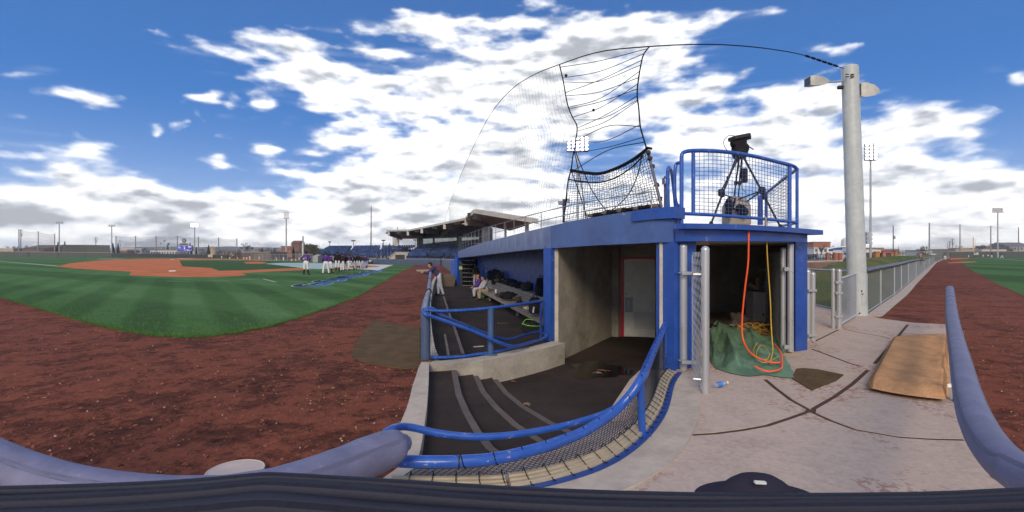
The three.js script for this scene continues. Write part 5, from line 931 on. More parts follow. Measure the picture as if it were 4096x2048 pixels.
// ---------------------------------------------------------------- right hand fence, gate and bank
const fenceTab = [[2180, 790.6], [2215, 766], [2249.5, 743], [2267, 729], [2284.5, 713], [2304, 697.5], [2324.5, 681.7], [2338, 670], [2349.5, 660.6], [2368, 653], [2387, 648.2]];
{
  const f = group('padded_chain_link_fence'), st = fenceTab.map(([a, b]) => on(a, b));
  for (let i = 0; i < st.length; i++) part('post', bar(st[i].clone(), st[i].clone().setY(1.2), .03, 8), M.galv, f);
  for (let i = 0; i + 1 < st.length; i++) { const w = part('woven_wire', chain(st[i], st[i + 1], .04, 1.2, Math.max(.11, span(st[i], st[i + 1]) / 110), i < 4 ? .0024 : .004), mat([.20, .22, .23], .6), f); w.userData.kind = 'stuff'; }
  const top = st.map((p) => p.clone().setY(1.235)); part('top_padding', pipe([at(2176, 683, 13.9).setY(1.235), ...top], .075, 90, 10), worn([.05, .062, .10], .6), f);
  part('bottom_rail', pipe(st.map((p) => p.clone().setY(.05)), .022, 60, 6), M.galvDull, f);
  part('footing', wall([[2172, 793], ...fenceTab].map(([a, b]) => { const p = on(a, b); return [p.x - .02, p.z + .1, 0, .035]; }), -.34), M.paleConcrete, f);
  place(f, 'chain link fence with navy top padding running along the track', 'fence');
  const g = group('chain_link_fence'), A = on(2044, 769.6), B = on(2106, 780.6), Bt = at(2140, 700, 14.4).setY(0);
  for (const p of [A, B]) part('post', bar(p.clone(), p.clone().setY(1.19), .035, 10), M.galv, g);
  part('top_rail', bar(V(A.x - .2, 1.2, A.z), V(Bt.x, 1.2, Bt.z), .03, 10), M.galv, g); part('bottom_rail', bar(V(A.x, .06, A.z), V(Bt.x, .06, Bt.z), .025, 8), M.galvDull, g);
  const w = part('woven_wire', chain(A, Bt, .06, 1.2, .11, .0024), mat([.20, .22, .23], .6), g); w.userData.kind = 'stuff';
  place(g, 'short chain link fence between blue column and pale pole', 'fence');
  const h = group('chain_link_gate'), C = on(2111, 827, .03), D = on(2153, 799, .03);
  const pt = (p, r, hh) => part('frame_post', [bar(p, p.clone().setY(hh), r, 12), new THREE.SphereGeometry(r * 1.05, 12, 6, 0, 6.283, 0, 1.57).translate(p.x, hh, p.z)], M.galv, h);
  pt(C, .05, 1.31); pt(V(C.x - .1, .03, C.z - .05), .04, 1.33); pt(D, .028, 1.2);
  part('top_bar', bar(V(C.x, 1.14, C.z), V(D.x, 1.18, D.z), .026, 10), M.galv, h); part('bottom_bar', bar(V(C.x, .12, C.z), V(D.x, .1, D.z), .026, 10), M.galv, h);
  const w2 = part('woven_wire', chain(C, D, .1, 1.14, .10, .0032), M.galv, h); w2.userData.kind = 'stuff';
  for (const y of [.3, .82, 1.06]) part('latch', rbox(.16, .06, .07, .012, C.x - .02, y, C.z + .02), M.galvDull, h);
  place(h, 'half open chain link gate beside the pale pole', 'gate');
}
{ // grass bank rising behind the fence
  const cols = [[1990, 17.6, 24, .35], [2028, 17.2, 27, .55], [2064, 16.8, 30, .80], [2090, 16.2, 33, 1.06], [2136, 14.9, 37, 1.19], [2178, 14.6, 41, 1.35], [2215, 17.6, 47, 1.39], [2250, 21.4, 56, 1.40], [2285, 30, 72, 1.40], [2320, 50, 100, 1.38], [2345, 92, 150, 1.36], [2365, 150, 200, 1.30], [2389, 222, 250, 1.15]];
  const rows = [], N = 26; for (let j = 0; j <= N; j++) { const v = j / N; rows.push([]); for (let k = 0; k <= 96; k++) { const q = k / 96 * (cols.length - 1), i = Math.min(cols.length - 2, q | 0), t = q - i, px = mix(cols[i][0], cols[i + 1][0], t), d0 = mix(cols[i][1], cols[i + 1][1], t), d1 = mix(cols[i][2], cols[i + 1][2], t), h = mix(cols[i][3], cols[i + 1][3], t); const s = v < .72 ? v / .72 : 1, d = v < .72 ? mix(d0, d1, v / .72) : mix(d1, d1 * 1.5, (v - .72) / .28), y = v < .72 ? h * (1 - Math.pow(1 - s, 1.9)) : h * (1 - sst(v, .74, 1) * 1.15); rows[j].push(V((px - CX) / F * d, y + .008 + .05 * s * pn.noise(px * .03, d * .12, 2), -d)); } }
  const g = skin(rows), P = g.attributes.position, c = new Float32Array(P.count * 3); for (let i = 0; i < P.count; i++) { const n = pn.noise(P.getX(i) * .16, P.getZ(i) * .13, 4.4) + .6 * pn.noise(P.getX(i) * .6, P.getZ(i) * .5, 1.1), t = sst(n, -.35, .5); c[3 * i] = mix(.098, .21, t); c[3 * i + 1] = mix(.140, .190, t); c[3 * i + 2] = mix(.040, .062, t); } g.setAttribute('color', new THREE.BufferAttribute(c, 3));
  setting('grass_bank', g, M.bankGrass);
}
// ---------------------------------------------------------------- outfield walls, net poles, light towers
const GY = -1.2;   // level of the land beyond the field
function outWall(st, m, label, capM) {
  const g = group('outfield_wall'), S = st.map(([px, top, d]) => [xAt(px, d), -d, 0, hAt(top, d)]);
  for (let i = 0; i + 1 < S.length; i++) { const A = S[i], B = S[i + 1], n = Math.max(1, Math.round(Math.hypot(B[0] - A[0], B[1] - A[1]) / 14)); for (let k = 0; k < n; k++) { const L = (t) => A.map((v, j) => mix(v, B[j], t)); part('wall_panel', wall([L(k / n + .004), L((k + 1) / n - .004)], -.3), m, g); } }
  part('top_cap', pipe(S.map(([x, z, , y]) => V(x, y + .06, z)), .16, 60, 6), capM, g);
  return place(g, label, 'wall');
}
const capTan = mat([.30, .22, .13], .8);
outWall([[-420, 632, 236], [0, 633.7, 236], [149, 634.8, 236], [283, 636.2, 234]], M.wallGreen, 'grey green outfield wall at the far left of the field', capTan);
outWall([[284, 637.3, 232], [377, 638.8, 222], [470, 640.4, 210], [533, 641.6, 201], [573, 642.5, 196]], M.wallDark, 'near black outfield wall left of the brick building', mat([.06, .06, .055], .8));
outWall([[2388, 633.6, 238], [2450, 633.2, 238], [2576, 633, 240], [2760, 632, 244]], M.wallGreen, 'grey green outfield wall on the right reading 328', capTan);
function wallSign(txt, px, py, d, size, bg, label) { const p = at(px, py, d), g = group('distance_sign'); if (bg) part('plate', rbox(bg, size * 1.45, .04, .01, p.x, p.y, p.z - .03), M.offWhite, g); part('numerals', letters(txt, size).translate(p.x, p.y, p.z), bg ? mat([.18, .16, .14], .8) : M.white, g); place(g, label, 'sign'); }
wallSign('400', 350, 638.8, 229, .62, 1.9, 'pale plate reading 400 on the outfield wall');
wallSign('328', 2455.5, 638.2, 237.4, 1.05, 0, 'large white numerals 328 on the right outfield wall');
wallSign('328', 529, 643.6, 199, .62, 1.7, 'small pale 328 plate beside the yellow foul pole');
{ const g = group('batters_eye_screen'), A = at(155, 636, 262).setY(GY), B = at(276, 636, 262).setY(GY), L = span(A, B); const n = 8; for (let i = 0; i < n; i++) part('screen_panel', posed(A, B, box(L / n - .06, hAt(615.5 + .3 * i * .5, 262) - GY, .3, (i + .5) * L / n, (hAt(615.5 + .3 * i * .5, 262) - GY) / 2, 0)), M.wallGreen, g); place(g, 'large dark green batter screen rising behind the left wall', 'screen'); }
function cloneAt(proto, x, y, z, s, turn, label, cat, grp) { const o = proto.clone(); o.name = numbered(proto.name); o.position.set(x, y, z); o.scale.setScalar(s); o.rotation.y = turn; scene.add(o); o.userData = {}; return tag(o, label, cat, grp); }
const netPoleX = [[47.5, 578, 250], [96, 583, 250], [137.5, 589, 250], [291.8, 594.4, 246], [341, 594.4, 240], [392.5, 594.4, 234], [446, 594.4, 228], [499, 596.4, 222], [550, 598.6, 214], [596, 601, 206]], netPoleR = [[2337.7, 562, 190], [2415, 565.6, 250], [2492.5, 568.6, 250], [2562.5, 572.6, 250]];
const polePaint = mat([.20, .21, .25], .6);
[[netPoleX, 'left outfield net pole, counted from the left picture edge', 'net poles behind the left wall'], [netPoleR, 'right outfield net pole, counted from the pale steel pole', 'net poles behind the right wall']].forEach(([list, words, grp]) => {
  list.forEach(([px, top, d], i) => { const g = group('net_pole'), b = at(px, 640, d).setY(GY), t = at(px, top, d); part('shaft', bar(b, t, .26, 10, .19), polePaint, g); part('cap', new THREE.SphereGeometry(.22, 8, 6).translate(t.x, t.y, t.z), polePaint, g); place(g, ORD[i] + ' ' + words, 'pole', grp); });
  const n = group('backstop_net'), L = [];
  for (let i = 0; i + 1 < list.length; i++) { const a = list[i], b = list[i + 1]; if (b[0] - a[0] > 140) continue; for (let k = 0; k < 6; k++) { const q = []; for (let j = 0; j <= 8; j++) { const u = j / 8, d = mix(a[2], b[2], u), py = mix(mix(a[1], 634, k / 6), mix(b[1], 634, k / 6), u) + 3 * Math.sin(u * Math.PI) * (1 - k / 8); q.push(at(mix(a[0], b[0], u), py, d)); } L.push(q); } for (let k = 1; k < 40; k++) { const u = k / 40, d = mix(a[2], b[2], u); L.push([at(mix(a[0], b[0], u), 636, d), at(mix(a[0], b[0], u), mix(a[1], b[1], u) + 3 * Math.sin(u * Math.PI), d)]); } }
  const w = part('strands', wires(L, .022), mat([.10, .11, .13], .8), n); w.userData.kind = 'stuff'; place(n, list === netPoleX ? 'faint high net strung between the left outfield poles' : 'faint high net strung between the right outfield poles', 'net');
});
const lampOn = new THREE.MeshStandardMaterial({ color: 0xffffff, emissive: 0xfff4ff, emissiveIntensity: 3.2, roughness: .4 }), lampOff = mat([.62, .63, .66], .35);
function lightTower(px, pyTop, d, rows, cols, wPx, hPx, lit, label, r = .3, skew = 0) {
  const g = group('light_tower'), b = at(px, 640, d).setY(GY), t = at(px, pyTop + hPx, d); part('mast', bar(b, t, r, 10, r * .7), M.galvDull, g);
  const s = 1 / F * d, w = wPx * s, h = hPx * s, lr = Math.min(w / cols, h / rows) * .48;
  for (let i = 0; i < rows; i++) { const y = t.y + h * (i + .35) / rows; part('crossarm', bar(V(t.x - w / 2, y - lr, t.z + skew * -w / 2), V(t.x + w / 2, y - lr, t.z + skew * w / 2), r * .16, 6), M.steel, g);
    for (let k = 0; k < cols; k++) { const u = (k + .5) / cols - .5, L = part('lamp_head', new THREE.CylinderGeometry(lr * .62, lr, lr * 1.3, 12).rotateX(Math.PI / 2).translate(t.x + u * w, y, t.z + u * w * skew), M.galvDull, g); part('lamp_glass', new THREE.CircleGeometry(lr * .92, 14).translate(t.x + u * w, y, t.z + u * w * skew + lr * .66), lit ? lampOn : lampOff, L); } }
  part('platform', box(w * 1.05, .12 * r / .3, .6, t.x, t.y - lr * .2, t.z), M.steel, g);
  place(g, label, 'light tower', 'stadium light towers');
}
lightTower(149, 556.5, 262, 2, 5, 19, 6, false, 'light tower left of the batter screen');
lightTower(281, 564.5, 262, 2, 4, 17, 5, false, 'slim light tower at the right end of the batter screen');
lightTower(489.5, 562, 240, 3, 6, 20, 9, true, 'light tower with bright lamps right of the scoreboard');
lightTower(720, 531, 190, 4, 4, 13, 18, false, 'light tower above the red brick building');
lightTower(1453, 344, 60, 4, 5, 52, 36, true, 'near light tower with glowing lamps behind the sagging net', .13, .5);
lightTower(2190, 358, 62, 5, 3, 26, 44, true, 'light tower with glowing lamps right of the pale steel pole', .14, .4);
lightTower(2510, 522, 220, 3, 6, 26, 12, false, 'light tower rising behind the right outfield wall');
{ const g = group('equipment_cabinets'), d = 61; for (let i = 0; i < 6; i++) part('cabinet', rbox(.62, .24, .5, .03, at(2181 + (i % 2) * 2, 0, d).x, hAt(586 + i * 5, d), -d + .15), worn([.36, .40, .45], .6), g); place(g, 'stacked grey cabinets on the right light tower mast', 'cabinets'); }
{ const g = group('tall_mast'), b = at(933, 640, 150).setY(0), t = at(934, 518, 150); part('shaft', bar(b, t, .22, 8, .1), mat([.12, .10, .15], .6), g); part('bracket', box(.9, .1, .1, t.x - .3, t.y - 1, t.z), M.steel, g); place(g, 'tall thin dark mast above the left stand', 'mast'); }
for (const [px, top, w, l] of [[829.5, 608.5, 5, 'small lamp post left of the empty stand'], [889, 605.5, 9, 'lamp post with wide head behind the empty stand'], [964.5, 604.6, 9, 'lamp post with wide head left of the press box roof'], [762, 594, 3, 'pale pole with two small lamps behind the first player'], [1045, 603.5, 10, 'lamp post with wide head seen under the press box roof']]) { const g = group('lamp_post'), d = 142, b = at(px, 640, d).setY(0), t = at(px, top, d); part('post', bar(b, t, px === 762 ? .28 : .11, 8), px === 762 ? mat([.45, .50, .46], .6) : M.steel, g); part('lamp', rbox(w / F * d, .3, .6, .05, t.x, t.y - (px === 762 ? 1.6 : 0), t.z), M.black, g); place(g, l, 'lamp post', 'lamp posts behind the stands'); }
for (const [px, t, b, d, l] of [[533, 619.5, 648.6, 200, 'yellow foul pole at the end of the dark wall'], [2448.5, 597, 646.5, 238, 'pale orange foul pole beside the 328 numerals']]) { const g = group('foul_pole'), B = at(px, b, d).setY(0), T = at(px, t, d); part('pole', bar(B, T, .2, 10), px < 1000 ? M.yellow : mat([.62, .42, .28], .6), g); const s = [], w = .9; for (let i = 0; i <= 10; i++) { const y = mix(T.y * .35, T.y * .9, i / 10); s.push([V(B.x + .1, y, B.z), V(B.x + w, y, B.z)]); } s.push([V(B.x + w, T.y * .35, B.z), V(B.x + w, T.y * .9, B.z)]); const k = part('screen', wires(s, .05), px < 1000 ? M.yellow : mat([.62, .42, .28], .6), g); place(g, l, 'foul pole'); }
// scoreboard
{
  const g = group('scoreboard'), d = 262, S = d / F, A = at(445, 631.5, d), B = at(483, 631.5, d), L = span(A, B), H = (631.5 - 617.5) * S;
  const cv = document.createElement('canvas'); cv.width = 512; cv.height = 184; const c = cv.getContext('2d'); c.fillStyle = '#12329c'; c.fillRect(0, 0, 512, 184); c.fillStyle = '#5b1f78'; c.fillRect(430, 80, 70, 60);
  c.fillStyle = '#c9b8e8'; c.fillRect(14, 26, 96, 26); c.fillRect(14, 58, 118, 30); c.fillStyle = '#12329c'; for (let i = 0; i < 5; i++) c.fillRect(26 + i * 20, 34, 8, 44); c.fillStyle = '#f2e8f2'; c.font = 'bold 44px sans-serif'; c.fillText('8:13', 200, 52); c.beginPath(); c.arc(256, 88, 22, 0, 7); c.fill(); c.font = 'bold 34px sans-serif'; c.fillRect(376, 24, 116, 18); c.fillRect(376, 62, 124, 10); c.fillStyle = '#9fb4f0'; c.fillRect(44, 120, 190, 7); c.fillStyle = '#efe0f2'; for (let i = 0; i < 6; i++) c.fillRect(252 + i * 22, 126, 7, 44); c.fillRect(366, 150, 60, 20); c.fillRect(440, 156, 60, 8); c.fillRect(6, 150, 26, 16);
  const tx = new THREE.CanvasTexture(cv); tx.colorSpace = THREE.SRGBColorSpace; const sm = new THREE.MeshStandardMaterial({ map: tx, emissive: 0xffffff, emissiveMap: tx, emissiveIntensity: .55, roughness: .5 });
  part('cabinet', posed(A, B, box(L, H, .8, L / 2, H / 2, -.45)), M.navy, g);
  const sc = new THREE.Mesh(posed(A, B, new THREE.PlaneGeometry(L * .98, H * .96).translate(L / 2, H / 2, .0)), sm); sc.name = 'display_screen'; g.add(sc);
  for (const u of [.15, .5, .85]) part('support', bar(V(mix(A.x, B.x, u), GY, -d), V(mix(A.x, B.x, u), A.y, -d), .3, 8), M.galvDull, g);
  const cx = (A.x + B.x) / 2 - .2, y0 = A.y + H; const arch = new THREE.Shape(); arch.moveTo(-2.9, 0); arch.quadraticCurveTo(0, 2.5, 2.9, 0); arch.lineTo(-2.9, 0); part('header_arch', new THREE.ExtrudeGeometry(arch, { depth: .4, bevelEnabled: false }).translate(cx, y0 + .25, -d - .2), mat([.25, .27, .29], .6), g); part('header_panel', box(3.6, .45, .1, cx, y0 + .52, -d + .3), M.black, g); part('header_bar', box(5.8, .3, .4, cx, y0 + .1, -d), M.offWhite, g);
  part('emblem_disc', new THREE.CylinderGeometry(1.02, 1.02, .3, 28).rotateX(Math.PI / 2).translate(cx + .1, y0 + 2.55, -d), mat([.035, .03, .09], .6), g); part('emblem_core', new THREE.CylinderGeometry(.55, .55, .3, 24).rotateX(Math.PI / 2).translate(cx + .12, y0 + 2.55, -d + .05), mat([.45, .48, .50], .6), g); part('emblem_mark', [box(.5, .14, .1, cx + .14, y0 + 2.4, -d + .24), box(.3, .34, .1, cx + .2, y0 + 2.6, -d + .24)], mat([.20, .22, .24], .6), g);
  place(g, 'blue lit scoreboard with round emblem above the dark wall', 'scoreboard');
}
for (const [px, t, col, w, l] of [[405.5, 608, [.05, .05, .16], 1.5, 'flagpole with small dark flag left of the others'], [416.5, 602, [.20, .03, .07], 5, 'tallest flagpole with red and blue flag'], [427, 610, [.02, .10, .12], 5, 'flagpole with green flag beside the scoreboard']]) { const g = group('flagpole'), d = 258, B = at(px, 640, d).setY(GY), T = at(px, t, d), fw = w / F * d; part('pole', bar(B, T, .10, 8, .06), M.offWhite, g); const R = []; for (let j = 0; j <= 4; j++) { R.push([]); for (let i = 0; i <= 8; i++) { const u = i / 8, v = j / 4; R[j].push(V(T.x - u * fw, T.y - .2 - v * .85 - u * .35, T.z + .25 * Math.sin(u * 6 + v))); } } part('flag', skin(R), mat(col, .9, { side: THREE.DoubleSide }), g); if (px === 416.5) for (let i = 0; i < 3; i++) part('flag_stripe', skin([0, 1].map((j) => Array.from({ length: 9 }, (_, k) => V(T.x - k / 8 * fw, T.y - .30 - (i * .28 + j * .1) - k / 8 * .35, T.z + .04 + .25 * Math.sin(k / 8 * 6 + i * .3))))), M.offWhite, g); place(g, l, 'flagpole', 'flagpoles by the scoreboard'); }
// ---------------------------------------------------------------- hills, houses and trees beyond
function ridge(name, prof, d, m, depth = 300) { const R = [[], [], []]; for (let k = 0; k <= 160; k++) { const u = k / 160, px = mix(prof[0][0], prof[prof.length - 1][0], u), py = lerpTab(prof, px) + 1.2 * pn.noise(px * .035, d, 1) + .7 * pn.noise(px * .12, d, 4); R[0].push(V(xAt(px, d), GY - 1, -d)); R[1].push(V(xAt(px, d), hAt(py, d), -d - depth * .4)); R[2].push(V(xAt(px, d) * 1.1, GY, -d - depth)); } setting(name, skin(R), m); }
ridge('hill', [[-500, 622], [60, 626], [90, 620], [130, 618.5], [180, 622], [300, 624], [520, 628]], 2400, worn([.10, .13, .14], .95));
ridge('hill', [[200, 628], [300, 620.5], [360, 618.6], [430, 620], [520, 618.6], [600, 620.5], [680, 621.5], [780, 626], [900, 634]], 1500, worn([.085, .088, .068], .95));
ridge('hill', [[2080, 632], [2250, 630], [2400, 629.5], [2480, 627], [2576, 626.5], [2900, 624]], 2400, worn([.12, .145, .16], .95));
function building(name, px0, px1, top, d, dep, m, label, o = {}) {
  const g = group(name), x0 = xAt(px0, d), x1 = xAt(px1, d), y1 = hAt(top, d), y0 = o.y0 ?? GY, w = x1 - x0, h = y1 - y0;
  part('wall', box(w, h, dep, (x0 + x1) / 2, y0 + h / 2, -d - dep / 2), m, g);
  if (o.gable) part('roof', loft([0, 1].map((u) => [V(x0 - .3 + u * (w + .6), y1, -d + .4), V(x0 - .3 + u * (w + .6), y1 + o.gable, -d - dep / 2), V(x0 - .3 + u * (w + .6), y1, -d - dep - .4)])), o.roof ?? M.steel, g); else part('roof', box(w + .5, o.rh ?? .5, dep + .5, (x0 + x1) / 2, y1 + (o.rh ?? .5) / 2 + .01, -d - dep / 2), o.roof ?? M.offWhite, g);
  const nx = o.nx ?? Math.max(2, Math.round(w / 4.5)), ny = o.ny ?? Math.max(1, Math.round(h / 4));
  for (let j = 0; j < ny; j++) for (let i = 0; i < nx; i++) { const ww = Math.min(1.8, w / nx * .55), wh = Math.min(1.6, h / ny * .5), X = x0 + (i + .5) * w / nx, Y = y0 + 1 + (j + .55) * (h - 1) / ny; part('window', box(ww, wh, .12, X, Y, -d + .03), M.glassDark, g); }
  return place(g, label, 'building', 'buildings beyond the field');
}
const mauve = worn([.15, .105, .095], .9), tan = worn([.38, .33, .25], .9), grey = worn([.30, .30, .30], .9), greyD = worn([.16, .16, .17], .9), white = worn([.55, .55, .54], .8);
building('low_house', -40, 33, 626, 330, 20, tan, 'low pale house with grey roof at the left edge', { ny: 1, roof: worn([.42, .43, .43], .7) });
building('long_shed', 57, 116, 625, 330, 24, mauve, 'long mauve shed behind the left outfield wall', { gable: 2.4, roof: mauve, ny: 1, nx: 7 });
building('office_block', 124, 155, 617.5, 420, 20, tan, 'beige block left of the batter screen', { ny: 2, nx: 4 });
building('warehouse', 303, 356, 626.5, 420, 26, worn([.34, .36, .37], .8), 'pale roofed warehouse right of the batter screen', { ny: 1, nx: 6, roof: white });
building('warehouse', 309, 337, 622.5, 450, 20, worn([.35, .38, .40], .8), 'blue grey warehouse with raised roof behind the first', { ny: 1, nx: 4 });
building('brick_shed', 303, 320, 630, 300, 10, M.brick, 'small orange brick shed near the dark wall', { ny: 1, nx: 3 });
building('warehouse', 378, 446, 629.5, 400, 20, white, 'long white warehouse behind the flagpoles', { ny: 1, nx: 10, roof: greyD });
building('brick_building', 610, 679, 635.6, 158, 12, mauve, 'flat mauve brick building beyond the third base side', { ny: 1, nx: 3, rh: .25, roof: worn([.28, .22, .18], .8), y0: 0 });
building('brick_hall', 707, 733, 621, 330, 20, M.brick, 'red brick hall with pale canopy behind the trees', { ny: 2, nx: 5, roof: M.brickDark });
building('brick_hall', 733, 766, 617, 300, 20, M.brickDark, 'dark brick hall below the gabled tower', { ny: 3, nx: 4, roof: M.brickDark });
building('gabled_tower', 733, 753, 611.5, 310, 8, M.brickDark, 'dark gabled tower on the skyline', { ny: 1, nx: 2, gable: 1.6, roof: M.brickDark });
for (const [i, [a, b, t]] of [[560, 592, 633], [470, 500, 631], [590, 612, 629], [640, 668, 627], [360, 376, 628], [520, 540, 628]].entries()) building('far_house', a, b, t, 620 + 60 * i, 16, [tan, white, grey, mauve, white, grey][i], ['pale house on the hillside below the bare tree', 'white house on the slope right of the scoreboard', 'grey house on the far slope', 'mauve house high on the far slope', 'white house left of the flagpoles', 'grey house right of the foul pole'][i], { ny: 1, nx: 3, gable: 3, roof: greyD });
// right hand side
building('brick_arena', 2028, 2052, 613.5, 330, 24, M.brick, 'lower brick wing right of the blue column', { ny: 3, nx: 3, roof: M.brickDark });
building('brick_arena', 2046, 2089, 610.5, 300, 30, M.brick, 'large brick arena behind the white building', { ny: 1, nx: 4, roof: M.brickDark });
building('white_building', 2048, 2150, 624.5, 240, 20, white, 'long white low building behind the parking lot', { ny: 2, nx: 9, roof: worn([.40, .38, .36], .8) });
building('brick_kiosk', 2178, 2212, 635.5, 120, 8, M.brickDark, 'small brick kiosk with white roof behind the grass bank', { ny: 1, nx: 2, roof: white, rh: .6, y0: 0 });
building('office_block', 2176, 2222, 625.5, 260, 16, tan, 'flat beige block behind the brick kiosk', { ny: 1, nx: 6, roof: greyD });
building('office_block', 2220, 2262, 628, 300, 16, mauve, 'mauve flat roofed block behind the brick pillars', { ny: 1, nx: 6, roof: grey });
building('warehouse', 2252, 2312, 631, 330, 20, grey, 'grey warehouse behind the man leaning on the fence', { ny: 1, nx: 8, roof: worn([.38, .40, .41], .7) });
building('white_house', 2318, 2345, 631.5, 300, 12, white, 'white house beside the tall net pole', { ny: 1, nx: 4, roof: greyD });
building('tan_warehouse', 2404, 2450, 627.5, 300, 20, tan, 'tan warehouse above the right outfield wall', { ny: 1, nx: 2, roof: tan, rh: .3 });
building('penthouse', 2414, 2438, 624.8, 304, 8, M.brickDark, 'dark roof storey on the tan warehouse', { ny: 1, nx: 3 });
building('brick_block', 2456, 2500, 626, 330, 20, mauve, 'mauve brick block behind the 328 numerals', { ny: 1, nx: 7, roof: greyD });
building('roof_tower', 2480, 2490, 619.5, 340, 8, M.brickDark, 'square dark roof tower on the mauve block', { ny: 1, nx: 2 });
building('white_shed', 2470, 2530, 631, 300, 12, white, 'long white shed roof along the right wall', { ny: 1, nx: 8, roof: white, rh: .8 });
building('long_store', 2498, 2548, 626.8, 360, 16, M.brickDark, 'long dark store behind the white shed', { ny: 1, nx: 8, roof: greyD });
building('grey_hall', 2540, 2600, 620, 360, 20, grey, 'grey hall at the right picture edge', { ny: 2, nx: 7, gable: 3, roof: greyD });
{ // domed tower and arched entrance sign
  const d = 262, g = group('domed_tower'), c = at(2131, 620, d); part('tower', new THREE.CylinderGeometry(2.6, 2.6, 7.5, 28).translate(c.x, c.y - 1, c.z), mat([.62, .63, .62], .5), g); part('dome', new THREE.SphereGeometry(2.6, 28, 12, 0, 6.283, 0, 1.57).scale(1, .75, 1).translate(c.x, c.y + 2.75, c.z), mat([.62, .63, .62], .5), g); part('louvre_panel', box(2.2, 4.4, .3, c.x + .2, c.y - .6, c.z + 2.6), greyD, g); place(g, 'white domed tower partly hidden by the pale steel pole', 'tower');
  const s = group('arched_sign'), p = at(2124, 632, 176), w = 5.4; const sh = new THREE.Shape(); sh.moveTo(-w, 0); sh.lineTo(w, 0); sh.lineTo(w, .7); sh.quadraticCurveTo(0, 2.1, -w, .7); const sh2 = new THREE.Shape(); sh2.moveTo(-w - .35, -.3); sh2.lineTo(w + .35, -.3); sh2.lineTo(w + .35, .9); sh2.quadraticCurveTo(0, 2.6, -w - .35, .9);
  part('frame', new THREE.ExtrudeGeometry(sh2, { depth: .2, bevelEnabled: false }).translate(p.x, p.y, p.z - .25), M.white, s); part('panel', new THREE.ExtrudeGeometry(sh, { depth: .1, bevelEnabled: false }).translate(p.x, p.y, p.z), mat([.02, .06, .24], .5), s);
  part('text_line', box(8.2, .26, .02, p.x + .2, p.y + .26, p.z + .12), mat([.5, .55, .6], .7), s); part('text_line', box(2.8, .28, .02, p.x + .6, p.y + .74, p.z + .12), mat([.5, .55, .6], .7), s); part('round_emblem', new THREE.CylinderGeometry(.28, .28, .03, 16).rotateX(1.57).translate(p.x + .6, p.y + 1.2, p.z + .12), mat([.5, .5, .5], .7), s);
  for (const u of [-1, 1]) part('post', box(.5, p.y + 1.2, .4, p.x + u * (w + .1), (p.y - 1.2 - .31) / 2, p.z - .3), M.white, s);
  place(s, 'arched blue entrance sign with white frame', 'sign');
}
// parking lot, brick pillars, iron fence
setting('parking_lot', prism([[xAt(2000, 70), -70], [xAt(2180, 70), -70], [xAt(2180, 250), -250], [xAt(1990, 250), -250]], null, .01), M.asphalt);
place(mesh('planter_wall', wall([[xAt(2000, 62), -62, 0, .62], [xAt(2060, 64), -64, 0, .66], [xAt(2094, 68), -68, 0, .68]], -2.5), worn([.22, .14, .10], .9)), 'low brown planter wall at the parking lot edge', 'wall');
place(mesh('planter_coping', wall([[xAt(2000, 61.9), -61.9, .63, .78], [xAt(2060, 63.9), -63.9, .67, .82], [xAt(2094, 67.9), -67.9, .69, .84]], -.5), M.paleConcrete), 'pale coping along the brown planter wall', 'coping');
[[2082.5, 636.5, 92, 7, 0, 'leftmost brick pillar by the parking lot'], [2101.5, 636, 88, 8.6, 1, 'brick pillar with pale band, second from the left'], [2113, 636.5, 92, 7.8, 0, 'brick pillar just left of the pale steel pole'], [2205, 634, 118, 10, 2, 'broad orange brick pillar right of the kiosk'], [2222.5, 634, 122, 7, 2, 'narrow orange brick pillar left of the gable'], [2243, 634, 125, 5.6, 2, 'narrow orange brick pillar right of the gable'], [2253, 634, 128, 6, 2, 'rightmost orange brick pillar']].forEach(([px, t, d, w, k, l]) => { const g = group('brick_pillar'), W = w / F * d, x = xAt(px, d), h = hAt(t, d); part('shaft', box(W, h, W, x, h / 2, -d), k === 2 ? worn([.36, .17, .07], .85) : M.brick, g); part('cap', box(W * 1.15, .12, W * 1.15, x, h + .06, -d), k === 2 ? M.brickDark : worn([.4, .36, .3], .8), g); if (k < 2) part('pale_base', box(W * 1.04, .55, W * 1.04, x, .28, -d), M.paleConcrete, g); place(g, l, 'pillar', 'brick pillars'); });
building('gabled_kiosk', 2228, 2240, 636.8, 124, 4, mat([.05, .06, .13], .7), 'small dark gabled kiosk with red roof edge', { ny: 1, nx: 2, gable: .9, roof: mat([.30, .05, .04], .7), y0: 0 });
{ const g = group('iron_fence'), d = 96; part('rail', [box(xAt(2140, d) - xAt(2030, d), .05, .05, (xAt(2140, d) + xAt(2030, d)) / 2, 1.5, -d), box(xAt(2140, d) - xAt(2030, d), .05, .05, (xAt(2140, d) + xAt(2030, d)) / 2, .3, -d)], M.black, g); for (let i = 0; i <= 26; i++) part('picket', box(i % 6 ? .05 : .16, i % 6 ? 1.6 : 1.9, .08, mix(xAt(2030, d), xAt(2140, d), i / 26), i % 6 ? .8 : .95, -d), M.black, g); place(g, 'black iron fence with pickets around the parking lot', 'fence'); }
